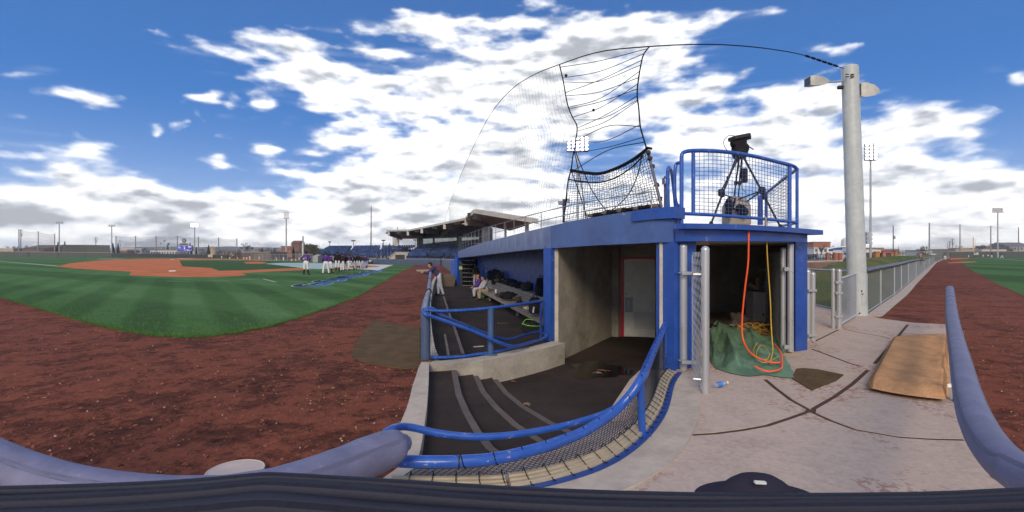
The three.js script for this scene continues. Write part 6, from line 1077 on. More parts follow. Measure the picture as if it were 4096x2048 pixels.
function car(px, d, turn, col, label) {
  const c = group('parked_car'), prof = [[-2.2, .35], [-2.2, .8], [-2.0, .92], [-1.2, 1.0], [-.7, 1.45], [.9, 1.5], [1.5, 1.05], [2.1, .95], [2.25, .7], [2.2, .35]], s = new THREE.Shape(prof.map(([a, b]) => new THREE.Vector2(a, b)));
  part('body', new THREE.ExtrudeGeometry(s, { depth: 1.6, bevelSize: .08, bevelThickness: .08, bevelSegments: 2 }).translate(0, 0, -.8), mat(col, .25, { clearcoat: .8 }), c);
  const w = new THREE.Shape([[-1.02, 1.02], [-.62, 1.4], [.85, 1.44], [1.3, 1.05]].map(([a, b]) => new THREE.Vector2(a, b))); part('side_window', new THREE.ExtrudeGeometry(w, { depth: 1.79, bevelEnabled: false }).translate(0, 0, -.895), M.glassDark, c);
  for (const x of [-1.35, 1.4]) for (const z of [-.82, .82]) { const t = part('wheel', new THREE.CylinderGeometry(.34, .34, .22, 18).rotateX(1.57).translate(x, .34, z), M.black, c); part('rim', new THREE.CylinderGeometry(.2, .2, .235, 12).rotateX(1.57).translate(x, .34, z), M.galv, t); }
  for (const z of [-.6, .6]) part('headlight', box(.06, .16, .3, 2.25, .72, z), M.white, c);
  c.name = numbered('parked_car'); c.position.set(xAt(px, d), .012, -d); c.rotation.y = turn; scene.add(c); tag(c, label, 'car', 'cars in the parking lot');
}
[[2033, 150, .3, [.03, .04, .07], 'dark blue car just right of the blue column'], [2040, 172, .4, [.05, .07, .12], 'blue car, second right of the blue column'], [2046, 190, .2, [.30, .36, .42], 'pale blue car at the back of the lot'], [2074, 170, .3, [.40, .42, .44], 'silver car left of the brick pillar'], [2092, 178, .2, [.04, .04, .06], 'black car between two brick pillars'], [2127, 128, .4, [.55, .56, .58], 'white car nearest the pale steel pole'], [2133, 165, .3, [.28, .30, .34], 'grey car behind the white car'], [2346, 200, 1.2, [.45, .48, .50], 'white car on the street beyond the fence']].forEach((a) => car(...a));
// utility poles and a row of street poles
for (const [px, t, d, r, arms, l] of [[2247, 567.5, 150, .16, 0, 'tall leaning utility pole behind the brick pillars'], [2396, 600, 320, .22, 2, 'utility pole with crossarms, tallest by the street'], [2389, 606, 380, .2, 2, 'utility pole with crossarms behind the tallest one'], [2384, 612, 460, .2, 2, 'most distant utility pole with crossarms along the street'], [52.5, 576, 300, .22, 3, 'utility pole with crossarms at the far left'], [241, 596, 420, .3, 3, 'power pylon behind the batter screen'], [2260, 620, 200, .1, 0, 'short dark lamp pole right of the brick pillars'], [301.8, 603, 330, .14, 1, 'thin utility pole right of the batter screen'], [2405, 616, 330, .16, 1, 'short utility pole left of the tan warehouse']]) { const g = group('utility_pole'), B = at(px, 640, d).setY(GY), T = at(px, t, d); part('pole', bar(B, T, r, 8, r * .7), mat([.10, .075, .07], .9), g); for (let i = 0; i < arms; i++) part('crossarm', box(.02 * d * .45, .2, .2, T.x, T.y - .8 - i * 1.6, T.z), mat([.09, .07, .06], .9), g); part('transformer', bar(V(T.x + r * 2, T.y - 4, T.z), V(T.x + r * 2, T.y - 3, T.z), .3, 10), M.steel, g); place(g, l, 'utility pole', 'utility poles'); }
// trees
function bareTree(h, spread, s0, depth = 5) {
  const g = group('bare_tree'), lim = [], tw = []; seed = s0;
  const grow = (p, dir, len, r, k) => { const q = p.clone().addScaledVector(dir, len); if (k > depth - 2) lim.push(bar(p, q, r, 5, r * .72)); else tw.push([p, q]); if (k <= 0) return; const n = k > 3 ? 3 : 3; for (let i = 0; i < n; i++) { const d = dir.clone().add(V(rr(-1, 1) * spread, rr(-.1, .55), rr(-1, 1) * spread)).normalize(); grow(p.clone().lerp(q, rr(.6, 1)), d, len * rr(.62, .84), r * .62, k - 1); } };
  grow(V(0, 0, 0), V(0, 1, 0), h * .27, h * .024, depth);
  part('trunk', lim, M.bark, g); const c = part('crown', wires(tw, h * .0042), M.twig, g); c.userData.kind = 'stuff'; return g;
}
function leafTree(h, w, n, m, s0, cone) {
  const g = group(cone ? 'conifer_tree' : 'bushy_tree'); seed = s0; const pos = [];
  part('trunk', bar(V(0, 0, 0), V(0, h * .5, 0), h * .022, 6, h * .01), M.bark, g);
  const lim = []; for (let i = 0; i < 8; i++) { const y = h * rr(.2, .7), a = rnd() * 6.28, r = cone ? w * .5 * (1 - y / h) : w * .3; lim.push(bar(V(0, y, 0), V(Math.cos(a) * r, y + h * .05, Math.sin(a) * r), h * .008, 5, h * .003)); } part('limbs', lim, M.bark, g);
  for (let i = 0; i < n; i++) {
    let y, r; const a = rnd() * 6.283;
    if (cone) { y = Math.pow(rnd(), 1.35); const tier = 1 - .35 * ((y * 9) % 1); r = w / 2 * (1 - y) * tier * Math.sqrt(rr(.25, 1)) * (1 + .25 * pn.noise(a * 1.2, y * 6, s0)); y = .06 + y * .94; }
    else { const v = rr(-1, 1), q = Math.sqrt(1 - v * v), k = Math.cbrt(rr(.2, 1)) * (1 + .42 * pn.noise(Math.cos(a) * q * 2.2 + s0, v * 2.2, Math.sin(a) * q * 2.2)); y = .55 + v * .42 * k; r = w / 2 * q * k; }
    const c = V(Math.cos(a) * r, y * h, Math.sin(a) * r), s = h * rr(.012, .034), u = V(rr(-1, 1), rr(-1, 1), rr(-1, 1)).normalize(), t = V(rr(-1, 1), rr(-1, 1), rr(-1, 1)).cross(u).normalize();
    for (const q of [c.clone().addScaledVector(u, s), c.clone().addScaledVector(u, -s).addScaledVector(t, s * .6), c.clone().addScaledVector(u, -s * .6).addScaledVector(t, -s * .7)]) pos.push(q.x, q.y, q.z);
  }
  const f = new THREE.BufferGeometry(); f.setAttribute('position', new THREE.Float32BufferAttribute(pos, 3)); f.computeVertexNormals(); part('crown', f, m, g).userData.kind = 'stuff';
  return g;
}
const bare = [bareTree(1, .75, 11), bareTree(1, .95, 57), bareTree(1, .6, 91)], firs = [leafTree(1, .46, 2600, M.needle, 5, true), leafTree(1, .36, 2200, mat([.028, .040, .034], .9), 19, true)], bush = [leafTree(1, .95, 2600, mat([.085, .080, .045], .9), 33, false), leafTree(1, 1.3, 2200, mat([.10, .075, .062], .9), 47, false)];
function tree(kind, i, px, top, d, label) { const P = [bare, firs, bush][kind][i], h = hAt(top, d) - GY; cloneAt(P, xAt(px, d), GY, -d, h, (px * 7.1) % 6.28, label, 'tree', ['bare trees beyond the field', 'conifers beyond the field', 'bushy trees beyond the field'][kind]); }
[[0, 20, 610, 340, 'bare tree over the pale house at the left edge'], [1, 36, 607.5, 350, 'spreading bare tree, second from the left edge'], [2, 68, 612, 360, 'upright bare tree left of the mauve shed'], [0, 112, 609.5, 380, 'bare tree left of the beige block'], [1, 118, 614, 300, 'reddish bare tree before the beige block'], [2, 366, 618, 330, 'bare tree right of the warehouse'], [0, 622, 599.5, 240, 'large bare tree above the mauve brick building'], [1, 655, 615, 280, 'bare tree left of the small conifers'], [2, 690, 617, 270, 'slender bare tree left of the red brick hall'], [0, 748, 622, 190, 'bare tree before the dark brick hall'], [1, 2327, 605, 210, 'bare tree left of the tall right net pole'], [2, 2472, 608.5, 320, 'bare tree above the mauve brick block'], [0, 2528, 607, 330, 'bare tree near the right light tower'], [1, 2500, 611, 330, 'bare tree left of the right light tower'], [2, 2418, 612, 330, 'bare tree above the tan warehouse'], [0, 2066, 604, 220, 'thin bare tree before the brick arena'], [1, 2380, 628, 300, 'low bare tree by the street'], [2, 2362, 629, 320, 'low bare tree left of the street poles']].forEach(([i, px, t, d, l]) => tree(0, i, px, t, d, l));
[[0, 146, 609, 275, 'dark conifer left of the batter screen'], [1, 163, 607.5, 420, 'conifer tip over the batter screen'], [0, 284, 612, 268, 'dark conifer at the right end of the batter screen'], [1, 297, 611.8, 270, 'narrow conifer right of the batter screen'], [0, 478, 611.5, 272, 'conifer behind the scoreboard'], [1, 494, 622, 250, 'short conifer below the bright light tower'], [0, 524.5, 616.6, 240, 'broad conifer left of the yellow foul pole'], [1, 660, 623, 260, 'small conifer right of the large bare tree'], [1, 683, 627, 240, 'small dark conifer before the red hall'], [0, 738, 621, 180, 'dark conifer left of the pale pole'], [1, 946, 617, 150, 'slim conifer tip over the empty stand'], [0, 963.5, 611.5, 150, 'pointed conifer over the empty stand'], [1, 980, 613.5, 155, 'conifer left of the press box roof'], [0, 992.5, 612, 165, 'conifer under the press box roof'], [0, 2096, 618.5, 320, 'dark conifer tip between arena and white building'], [1, 422, 612, 600, 'distant conifer on the ridge']].forEach(([i, px, t, d, l]) => tree(1, i, px, t, d, l));
[[0, 779, 611.5, 175, 'tall olive tree behind the first player'], [0, 793, 618, 180, 'smaller olive tree left of the empty stand'], [1, 560, 628, 205, 'reddish brown thicket right of the foul pole'], [1, 585, 630, 200, 'brown thicket before the slope'], [1, 390, 632, 260, 'low brown shrub behind the flagpoles'], [1, 460, 632.5, 258, 'low brown shrub under the scoreboard'], [1, 340, 632, 262, 'low brown shrub before the warehouse'], [1, 510, 631, 235, 'low brown shrub before the foul pole'], [1, 112, 626, 280, 'reddish shrub before the beige block'], [0, 932, 622, 150, 'round dark bush over the empty stand'], [1, 700, 630, 230, 'brown shrub before the red hall'], [1, 2320, 632, 250, 'low shrub right of the leaning man'], [1, 602, 631.5, 230, 'olive brown thicket left of the mauve building']].forEach(([i, px, t, d, l]) => tree(2, i, px, t, d, l));
// ---------------------------------------------------------------- grandstand
{
  const w = group('backstop_wall');
  const S = [[926, 664, 652], [980, 665, 652], [1050, 666.5, 652.4], [1111.5, 668.2, 653]].map(([p, b, t]) => { const d = EYE * F / (b - HY); return [xAt(p, d), -d, 0, hAt(t, d)]; });
  for (let i = 0; i + 1 < S.length; i++) part('wall_section', wall([S[i], S[i + 1]], -.3), worn([.055, .075, .14], .6), w);
  part('return_wall', wall([S[3], [xAt(1140.5, 43), -43, -.3, hAt(654.6, 43)]], .3), worn([.10, .125, .18], .6), w);
  part('wall_end', box(.36, hAt(654, 42.8) + .3, .3, xAt(1140, 42.8) - .02, (hAt(654, 42.8) - .3) / 2, -42.8), M.blue, w);
  { const p = at(1015.5, 661, 79); part('dog_emblem', lumpGeo(.5, .85, .05, .3, 61, 3).translate(p.x, p.y - .35, p.z + .12), mat([.42, .46, .52], .8), w); }
  place(w, 'low navy backstop wall in front of the grandstand', 'wall');
}
const seatG = merged([box(.40, .06, .36, 0, .38, 0), box(.40, .44, .06, 0, .66, -.19, 0, .12), box(.05, .36, .3, -.2, .18, 0)]);
function seatBank(name, bl, br, tl, tr, rows, label, aisle) { // corners as points, rows rising away
  const g = group(name), ms = [], o = new THREE.Object3D();
  for (let j = 0; j < rows; j++) {
    const v = j / rows, v1 = (j + 1) / rows, a = bl.clone().lerp(tl, v), b = br.clone().lerp(tr, v), a1 = bl.clone().lerp(tl, v1), b1 = br.clone().lerp(tr, v1), y = a1.y;
    part('terrace', loft([[a, a1], [b, b1]].map(([p, q]) => [V(p.x, p.y - .6, p.z), V(p.x, y, p.z), V(q.x, y, q.z), V(q.x, p.y - .6, q.z)])), worn([.20, .20, .21], .9), g);
    const L = span(a, b), n = Math.floor(L / .56), ang = Math.atan2(-(b.z - a.z), b.x - a.x);
    for (let i = 0; i < n; i++) { const u = (i + .5) / n; if (aisle && aisle.some((q) => Math.abs(u - q) < .022)) continue; const p = a.clone().lerp(b, u).lerp(a1.clone().lerp(b1, u), .5); o.position.set(p.x, y, p.z); o.rotation.set(0, ang, 0); o.scale.set(1.15, 1.15, 1); o.updateMatrix(); ms.push(o.matrix.clone()); }
  }
  const im = new THREE.InstancedMesh(seatG, M.seat, ms.length); { const cc = new THREE.Color(); ms.forEach((m, i) => { im.setMatrixAt(i, m); const t = Math.pow(rnd(), 2.2) * 1.5 + .65; im.setColorAt(i, cc.setRGB(t, t, t)); }); } im.name = 'seat'; im.userData.kind = 'stuff'; im.castShadow = true; g.add(im);
  g.name = numbered(name); scene.add(g); return tag(g, label, 'stand', 'banks of blue seats');
}
seatBank('seating_bank', at(797, 646, 104), at(868, 651.5, 98), at(827, 628.5, 124), at(885, 628, 122), 11, 'leftmost bank of empty blue seats');
seatBank('seating_bank', at(874, 651.5, 98), at(948, 652, 96), at(891, 628, 122), at(956, 627.6, 120), 11, 'middle bank of empty blue seats behind the players');
seatBank('seating_bank', at(952, 652, 96), at(974, 652, 95), at(962, 627.6, 120), at(1046, 628, 118), 11, 'right bank of empty blue seats above the concrete portal');
seatBank('seating_bank', at(1022, 652.3, 90), at(1150, 653, 80), at(1058, 624.5, 112), at(1200, 617, 92), 14, 'bank of empty blue seats below the press box', [.42, .75]);
for (const [a, b, c, e, l] of [[868, 651.5, 885, 628, 'pale stair between the left and middle seat banks'], [948, 652, 956, 627.8, 'pale stair between the middle and right seat banks'], [791, 645, 825, 629, 'pale stair at the left end of the stand']]) { const g = group('aisle_stair'); for (let j = 0; j < 11; j++) { const u = j / 10, d = mix(98, 121, u); const p = at(mix(a, c, u), mix(b, e, u), d); part('tread', box(1.0, 1.6, 2.6, p.x + .25, p.y - .7, p.z - 1.1), worn([.30, .29, .29], .9), g); } place(g, l, 'stair', 'aisle stairs of the stand'); }
{ // concrete portal
  const g = group('concrete_portal'), d = 93, A = at(974, 652, d), B = at(1036, 652, d), L = span(A, B), m = worn([.36, .35, .33], .9);
  part('wall', loft([[0, .3], [.28 * L, 1.32], [L * .9, 1.32], [L, .2]].map(([x, y]) => [V(A.x + x, 0, A.z - 1.5), V(A.x + x, A.y + y, A.z - 1.5), V(A.x + x, A.y + y, A.z - 2), V(A.x + x, 0, A.z - 2)])), m, g);
  part('opening', box(L * .38, 1.0, .1, A.x + L * .45, A.y + .3, A.z - 1.45), M.black, g); part('coping', bar(V(A.x, A.y + .32, A.z - 1.4), V(A.x + .28 * L, A.y + 1.36, A.z - 1.4), .08, 6), M.paleConcrete, g);
  place(g, 'pale concrete portal opening into the blue seats', 'portal');
}
{ // low dugout across the field
  const g = group('far_dugout'), d = 112, A = at(780, 657, d), B = at(846, 659.5, d), L = span(A, B); A.y = 0; part('roof', posed(A, B, box(L + .6, .38, 3, L / 2, hAt(645.5, d) - .1, -1.4)), worn([.05, .09, .20], .6), g); part('rear_wall', posed(A, B, box(L, 1.3, .2, L / 2, .65, -2.8)), M.black, g); for (let i = 0; i <= 6; i++) part('support', posed(A, B, box(.12, 1.35, .12, i * L / 6, .68, 0)), worn([.10, .13, .18], .6), g); part('front_rail', posed(A, B, box(L, .08, .08, L / 2, .85, .05)), M.galvDull, g);
  place(g, 'blue roofed dugout across the field behind the players', 'dugout');
  const f = group('side_fence'), d2 = 118; for (let i = 0; i <= 14; i++) { const p = at(640 + i * 10.4, 656, d2); part('post', bar(V(p.x, 0, p.z), V(p.x, 1.6, p.z), .05, 6), M.steel, f); } const q0 = at(640, 656, d2).setY(0), q1 = at(786, 656, d2).setY(0); const k = part('woven_wire', chain(q0, q1, 0, 1.6, .22, .011), M.steel, f); k.userData.kind = 'stuff'; part('rail', bar(V(q0.x, 1.6, q0.z), V(q1.x, 1.6, q1.z), .05, 6), M.steel, f);
  place(f, 'grey mesh fence between mauve building and far dugout', 'fence');
}
{ // press box and cantilevered roofs
  const g = group('press_box'), steelP = worn([.42, .42, .40], .7), soff = worn([.30, .29, .265], .8);
  // lower roof: front edge, back edge
  const fr = [[972.5, 581.2, 100], [1029.5, 580, 92], [1062, 573.6, 86], [1120, 562, 79], [1176, 551, 72]].map((a) => at(...a)), bk = [[1000, 600.8, 126], [1053.8, 600.8, 124], [1090, 592, 118], [1160, 580, 106], [1230, 566, 96]].map((a) => at(...a));
  part('lower_roof', loft(fr.map((p, i) => [p, V(p.x, p.y + .16, p.z), V(bk[i].x, bk[i].y + .4, bk[i].z), bk[i]])), soff, g);
  part('roof_edge', loft(fr.map((p) => [V(p.x, p.y - .10, p.z + .12), V(p.x, p.y + .22, p.z + .12), V(p.x, p.y + .22, p.z - .1), V(p.x, p.y - .10, p.z - .1)])), steelP, g);
  const fc = curveOf(fr), bc = curveOf(bk);
  for (const u of [.03, .28, .50, .75, .985]) { const a = fc(u), b = bc(u); part('roof_beam', loft([0, 1].map((t) => { const p = a.clone().lerp(b, t), h = mix(.85, .3, t); return [V(p.x - .2, p.y - h, p.z), V(p.x - .2, p.y - .01, p.z), V(p.x + .2, p.y - .01, p.z), V(p.x + .2, p.y - h, p.z)]; })), steelP, g); }
  for (const u of [.15, .40, .63, .87]) { const a = fc(u).lerp(bc(u), .06); part('rafter_end', box(.8, .34, .6, a.x, a.y - .2, a.z), steelP, g); }
  const warm = new THREE.MeshStandardMaterial({ color: 0xffd9a0, emissive: 0xffb866, emissiveIntensity: 1.2 });
  for (const [px, py, d] of [[1063, 580, 100], [1109.5, 572, 92], [1167, 562.5, 84]]) part('soffit_lamp', rbox(.7, .14, .35, .04, ...at(px, py, d).toArray()), warm, g);
  part('soffit_lamp', rbox(.35, .14, .3, .04, ...at(1221.5, 544.8, 76).toArray()), warm, g);
  // upper roof
  const f2 = [[1197, 531, 70], [1240, 538, 67], [1300, 547.5, 64], [1354, 556, 62]].map((a) => at(...a)), b2 = [[1180, 557, 98], [1225, 568, 96], [1283, 580.5, 94], [1320, 569, 80]].map((a) => at(...a));
  part('upper_roof', loft(f2.map((p, i) => [p, V(p.x, p.y + .2, p.z), V(b2[i].x, b2[i].y + .3, b2[i].z), b2[i]])), soff, g);
  part('upper_roof_edge', loft(f2.map((p) => [V(p.x, p.y - .34, p.z + .15), V(p.x, p.y + .28, p.z + .15), V(p.x - .1, p.y + .28, p.z - .3), V(p.x, p.y - .34, p.z - .3)])), steelP, g);
  part('upper_end_beam', loft([[1197, 531, 70], [1176, 551, 72]].map((a) => { const p = at(...a); return [V(p.x - .3, p.y - .3, p.z), V(p.x - .3, p.y + .25, p.z), V(p.x + .3, p.y + .25, p.z), V(p.x + .3, p.y - .3, p.z)]; })), steelP, g);
  // enclosure
  const dl = 112, dr = 88, front = (u, py0, py1) => { const px = mix(1053.8, 1207, u), d = 1 / mix(1 / dl, 1 / dr, u); return [at(px, py0, d), at(px, py1, d)]; };
  const clad = worn([.060, .075, .125], .6);
  const face = (u0, u1, a0, a1, b0, b1, m, nm, par, off = 0) => { const [p0, q0] = front(u0, a0, b0), [p1, q1] = front(u1, a1, b1), k = V(0, 0, off), t = V(-.1, 0, -.4); return part(nm, loft([[p0, q0], [p1, q1]].map(([p, q]) => { const P = p.clone().add(k), Q = q.clone().add(k); return [P, Q, Q.clone().add(t), P.clone().add(t)]; })), m, par); };
  const wl = face(0, 1, 623.5, 611, 588, 563, clad, 'front_wall', g);
  for (let i = 1; i < 60; i++) { const [p, q] = front(i / 60, mix(623.4, 611, i / 60), mix(588, 563, i / 60)); part('cladding_rib', bar(p.add(V(0, 0, .03)), q.add(V(0, 0, .03)), .05, 4), clad, wl); }
  const py = (u, a, b) => mix(a, b, u);
  const win = (u0, u1, t0, t1, b0, b1, n) => { for (let i = 0; i < n; i++) { const a = mix(u0, u1, i / n) + .002, b = mix(u0, u1, (i + 1) / n) - .002, T0 = mix(t0, t1, i / n), T1 = mix(t0, t1, (i + 1) / n), B0 = mix(b0, b1, i / n), B1 = mix(b0, b1, (i + 1) / n), W = face(a, b, B0, B1, T0, T1, mat([.42, .46, .46], .08, { metalness: .55 }), 'window', g, .12); const [p] = front(a, B0, T0), [q] = front(b, B1, T1); part('sill', bar(p.add(V(0, 0, .16)), q.add(V(0, 0, .16)), .07, 6), clad, W); } };
  win(.07, .23, 600, 597, 614.5, 612, 1); win(.26, .625, 595, 589.5, 611, 606, 3); win(.705, .985, 586, 583, 606.5, 602.5, 3);
  face(.655, .69, 608, 607, 588.5, 588, mat([.09, .06, .05], .7), 'door', g, .1);
  { const a = at(1207, 611, 88), b = at(1207, 563, 88), c = at(1229, 609, 95), e = at(1229, 566, 95); const sw = part('side_wall', loft([[a, b], [c, e]].map(([p, q]) => [p, q, q.clone().add(V(.3, 0, -.2)), p.clone().add(V(.3, 0, -.2))])), clad, g); const p0 = at(1210, 603.5, 88.6), p1 = at(1210, 586, 88.6), p2 = at(1226, 602, 93.6), p3 = at(1226, 586, 93.6); part('window', loft([[p0, p1], [p2, p3]].map(([p, q]) => [p.clone().add(V(-.1, 0, .25)), q.clone().add(V(-.1, 0, .25)), q, p])), mat([.42, .46, .46], .08, { metalness: .55 }), sw); }
  face(.0, 1, 627, 613.4, 623.4, 611, worn([.48, .47, .46], .7), 'floor_band', g, .35);
  part('floor_slab', loft([0, 1].map((u) => { const [p] = front(u, mix(625, 612.5, u), 600); return [V(p.x, p.y, p.z), V(p.x, p.y + .2, p.z), V(p.x + 1, p.y + .2, p.z - 12), V(p.x + 1, p.y, p.z - 12)]; })), soff, g);
  // lettering on the cladding
  const put = (txt, u, yy, size) => { const [p] = front(u, yy, yy), [q] = front(u + .01, yy - .08, yy), a = Math.atan2(-(q.z - p.z), q.x - p.x); part('lettering', letters(txt, size).rotateZ(.075).rotateY(a).translate(p.x, p.y, p.z + .32), M.white, g); };
  put('GONZAGA', .425, 582.2, .58); put('UNIVERSITY', .43, 587, .38); put('HOME OF THE BULLDOGS', .43, 591, .27);
  for (const [px, b, t, d, w] of [[990.5, 640, 597, 125, .45], [998.5, 640, 600, 118, .9], [1053.5, 627, 600, 112.5, .75], [1055, 627, 601, 118, .4], [1272, 600, 549, 72, .28], [1326, 590, 559, 66, .46], [1234, 606, 567, 97, .8]]) { const p = at(px, b, d), q = at(px, t, d); part('column', box(w, q.y - p.y, w, p.x, (p.y + q.y) / 2, p.z), steelP, g); }
  place(g, 'press box with cantilevered roof above the blue seats', 'press box');
  const cd = at(985, 620, 110); place(mesh('roof_antenna', bar(at(1000, 579, 96), at(1000, 571, 96), .08, 6), M.steel), 'short antenna on the left press box roof', 'antenna');
  const sp = at(1188, 541, 71), s = group('roof_speaker'); part('cabinet', [rbox(.9, .6, .6, .05, sp.x - .2, sp.y, sp.z), rbox(.7, .5, .6, .05, sp.x - .5, sp.y - .6, sp.z)], M.black, s); part('bracket', bar(V(sp.x - .4, sp.y - .8, sp.z), V(sp.x + .3, sp.y + .8, sp.z), .05, 6), M.steel, s); place(s, 'black loudspeakers on the step between the two roofs', 'loudspeaker');
  const hl = group('hanging_lamp'), hp = at(974, 586, 100); part('lamp', new THREE.SphereGeometry(.22, 12, 8).translate(hp.x, hp.y, hp.z), M.black, hl); part('stem', bar(V(hp.x, hp.y + .1, hp.z), V(hp.x, hp.y + .55, hp.z), .04, 6), M.black, hl); place(hl, 'small dark lamp hanging at the left roof tip', 'lamp');
}
// ---------------------------------------------------------------- people
function surfaceNets(f, lo, hi, c) {
  const nx = Math.ceil((hi.x - lo.x) / c) + 1, ny = Math.ceil((hi.y - lo.y) / c) + 1, nz = Math.ceil((hi.z - lo.z) / c) + 1, val = new Float32Array(nx * ny * nz), id = new Int32Array(nx * ny * nz).fill(-1), pos = [], idx = [];
  for (let k = 0, o = 0; k < nz; k++) for (let j = 0; j < ny; j++) for (let i = 0; i < nx; i++, o++) val[o] = f(lo.x + i * c, lo.y + j * c, lo.z + k * c);
  const at3 = (i, j, k) => i + nx * (j + ny * k);
  for (let k = 0; k + 1 < nz; k++) for (let j = 0; j + 1 < ny; j++) for (let i = 0; i + 1 < nx; i++) {
    let sx = 0, sy = 0, sz = 0, n = 0;
    const v = (a, b, d) => val[at3(i + a, j + b, k + d)];
    const E = (a, b, d, e, g, h) => { const p = v(a, b, d), q = v(e, g, h); if ((p < 0) !== (q < 0)) { const t = p / (p - q); sx += a + (e - a) * t; sy += b + (g - b) * t; sz += d + (h - d) * t; n++; } };
    E(0, 0, 0, 1, 0, 0); E(0, 1, 0, 1, 1, 0); E(0, 0, 1, 1, 0, 1); E(0, 1, 1, 1, 1, 1); E(0, 0, 0, 0, 1, 0); E(1, 0, 0, 1, 1, 0); E(0, 0, 1, 0, 1, 1); E(1, 0, 1, 1, 1, 1); E(0, 0, 0, 0, 0, 1); E(1, 0, 0, 1, 0, 1); E(0, 1, 0, 0, 1, 1); E(1, 1, 0, 1, 1, 1);
    if (n) { id[at3(i, j, k)] = pos.length / 3; pos.push(lo.x + (i + sx / n) * c, lo.y + (j + sy / n) * c, lo.z + (k + sz / n) * c); }
  }
  const quad = (a, b, d, e, flip) => { if (a < 0 || b < 0 || d < 0 || e < 0) return; flip ? idx.push(a, d, b, a, e, d) : idx.push(a, b, d, a, d, e); };
  for (let k = 1; k + 1 < nz; k++) for (let j = 1; j + 1 < ny; j++) for (let i = 1; i + 1 < nx; i++) {
    const a = val[at3(i, j, k)] < 0;
    if (a !== val[at3(i + 1, j, k)] < 0) quad(id[at3(i, j - 1, k - 1)], id[at3(i, j, k - 1)], id[at3(i, j, k)], id[at3(i, j - 1, k)], !a);
    if (a !== val[at3(i, j + 1, k)] < 0) quad(id[at3(i - 1, j, k - 1)], id[at3(i - 1, j, k)], id[at3(i, j, k)], id[at3(i, j, k - 1)], !a);
    if (a !== val[at3(i, j, k + 1)] < 0) quad(id[at3(i - 1, j - 1, k)], id[at3(i, j - 1, k)], id[at3(i, j, k)], id[at3(i - 1, j, k)], !a);
  }
  const g = new THREE.BufferGeometry(); g.setAttribute('position', new THREE.Float32BufferAttribute(pos, 3)); g.setIndex(idx); g.computeVertexNormals(); return g;
}
// tapered capsules joined smoothly; each [a, b, ra, rb, flattening in z]
function figureField(caps, k = .03, grow = 0) {
  return (x, y, z) => {
    let d = 9;
    for (const [a, b, ra, rb, fz = 1] of caps) {
      const bx = b.x - a.x, by = b.y - a.y, bz = (b.z - a.z) * fz, px = x - a.x, py = y - a.y, pz = (z - a.z) * fz, L = bx * bx + by * by + bz * bz || 1e-9, t = Math.max(0, Math.min(1, (px * bx + py * by + pz * bz) / L)), qx = px - bx * t, qy = py - by * t, qz = pz - bz * t, e = Math.sqrt(qx * qx + qy * qy + qz * qz) - (ra + (rb - ra) * t) - grow;
      const h = Math.max(0, k - Math.abs(d - e)) / k; d = Math.min(d, e) - h * h * k * .25;
    }
    return d;
  };
}
function capsMesh(caps, c, k, grow = 0) { const lo = V(9, 9, 9), hi = V(-9, -9, -9); for (const [a, b, ra, rb] of caps) for (const [p, r] of [[a, ra], [b, rb]]) { lo.min(V(p.x - r, p.y - r, p.z - r)); hi.max(V(p.x + r, p.y + r, p.z + r)); } const m = grow + c * 2.5 + .02; return surfaceNets(figureField(caps, k, grow), lo.subScalar(m), hi.addScalar(m), c); }
const headG = (() => { // face toward +z, origin at the middle of the head
  const f0 = figureField([[V(0, .03, -.012), V(0, .03, .01), .092, .088], [V(0, -.055, .025), V(0, -.075, .04), .060, .046], [V(0, -.03, .03), V(0, .02, .03), .068, .074]], .05), nose = figureField([[V(0, .02, .088), V(0, -.022, .108), .010, .017], [V(-.012, -.026, .096), V(.012, -.026, .096), .011, .011]], .012), ears = figureField([[V(-.088, -.015, -.005), V(-.09, .025, -.012), .013, .017, .6], [V(.088, -.015, -.005), V(.09, .025, -.012), .013, .017, .6]], .005), lips = figureField([[V(-.02, -.062, .087), V(.02, -.062, .087), .008, .008]], .01), brow = figureField([[V(-.045, .042, .078), V(.045, .042, .078), .014, .014]], .01);
  return surfaceNets((x, y, z) => { let d = f0(x * 1.06, y, z); const sm = (a, b, k) => { const h = Math.max(0, k - Math.abs(a - b)) / k; return Math.min(a, b) - h * h * k * .25; }; d = sm(d, brow(x, y, z), .02); d = sm(d, nose(x, y, z), .012); d = sm(d, ears(x, y, z), .01); d = sm(d, lips(x, y, z), .008); for (const s of [-1, 1]) { const e = Math.hypot(x - s * .033, (y - .018) * 1.4, z - .106) - .018; d = Math.max(d, -e); } return d; }, V(-.13, -.15, -.14), V(.13, .15, .15), .0085);
})();
const eyeG = merged([-1, 1].map((s) => new THREE.SphereGeometry(.0135, 8, 6).translate(s * .033, .018, .078)));
const handG = (() => { // fingers along -y, palm toward +z, thumb toward +x
  const fs = [[V(0, -.02, 0), V(0, -.075, .004), .026, .032, 1.9], [V(0, .02, 0), V(0, -.02, 0), .024, .026, 1.3]]; const fin = (x, l, r) => { const a = V(x, -.09, .003), b = V(x * 1.15, -.09 - l * .45, .012), c = V(x * 1.12, -.09 - l * .78, .03), e = V(x * 1.08, -.09 - l, .048); fs.push([a, b, r, r * .95], [b, c, r * .95, r * .9], [c, e, r * .9, r * .75]); };
  fin(.027, .078, .0092); fin(.009, .088, .0096); fin(-.010, .082, .0092); fin(-.027, .064, .0082); fs.push([V(.022, -.025, .006), V(.048, -.060, .020), .013, .0115], [V(.048, -.060, .020), V(.052, -.095, .034), .0115, .009]);
  return capsMesh(fs, .0062, .008);
})();
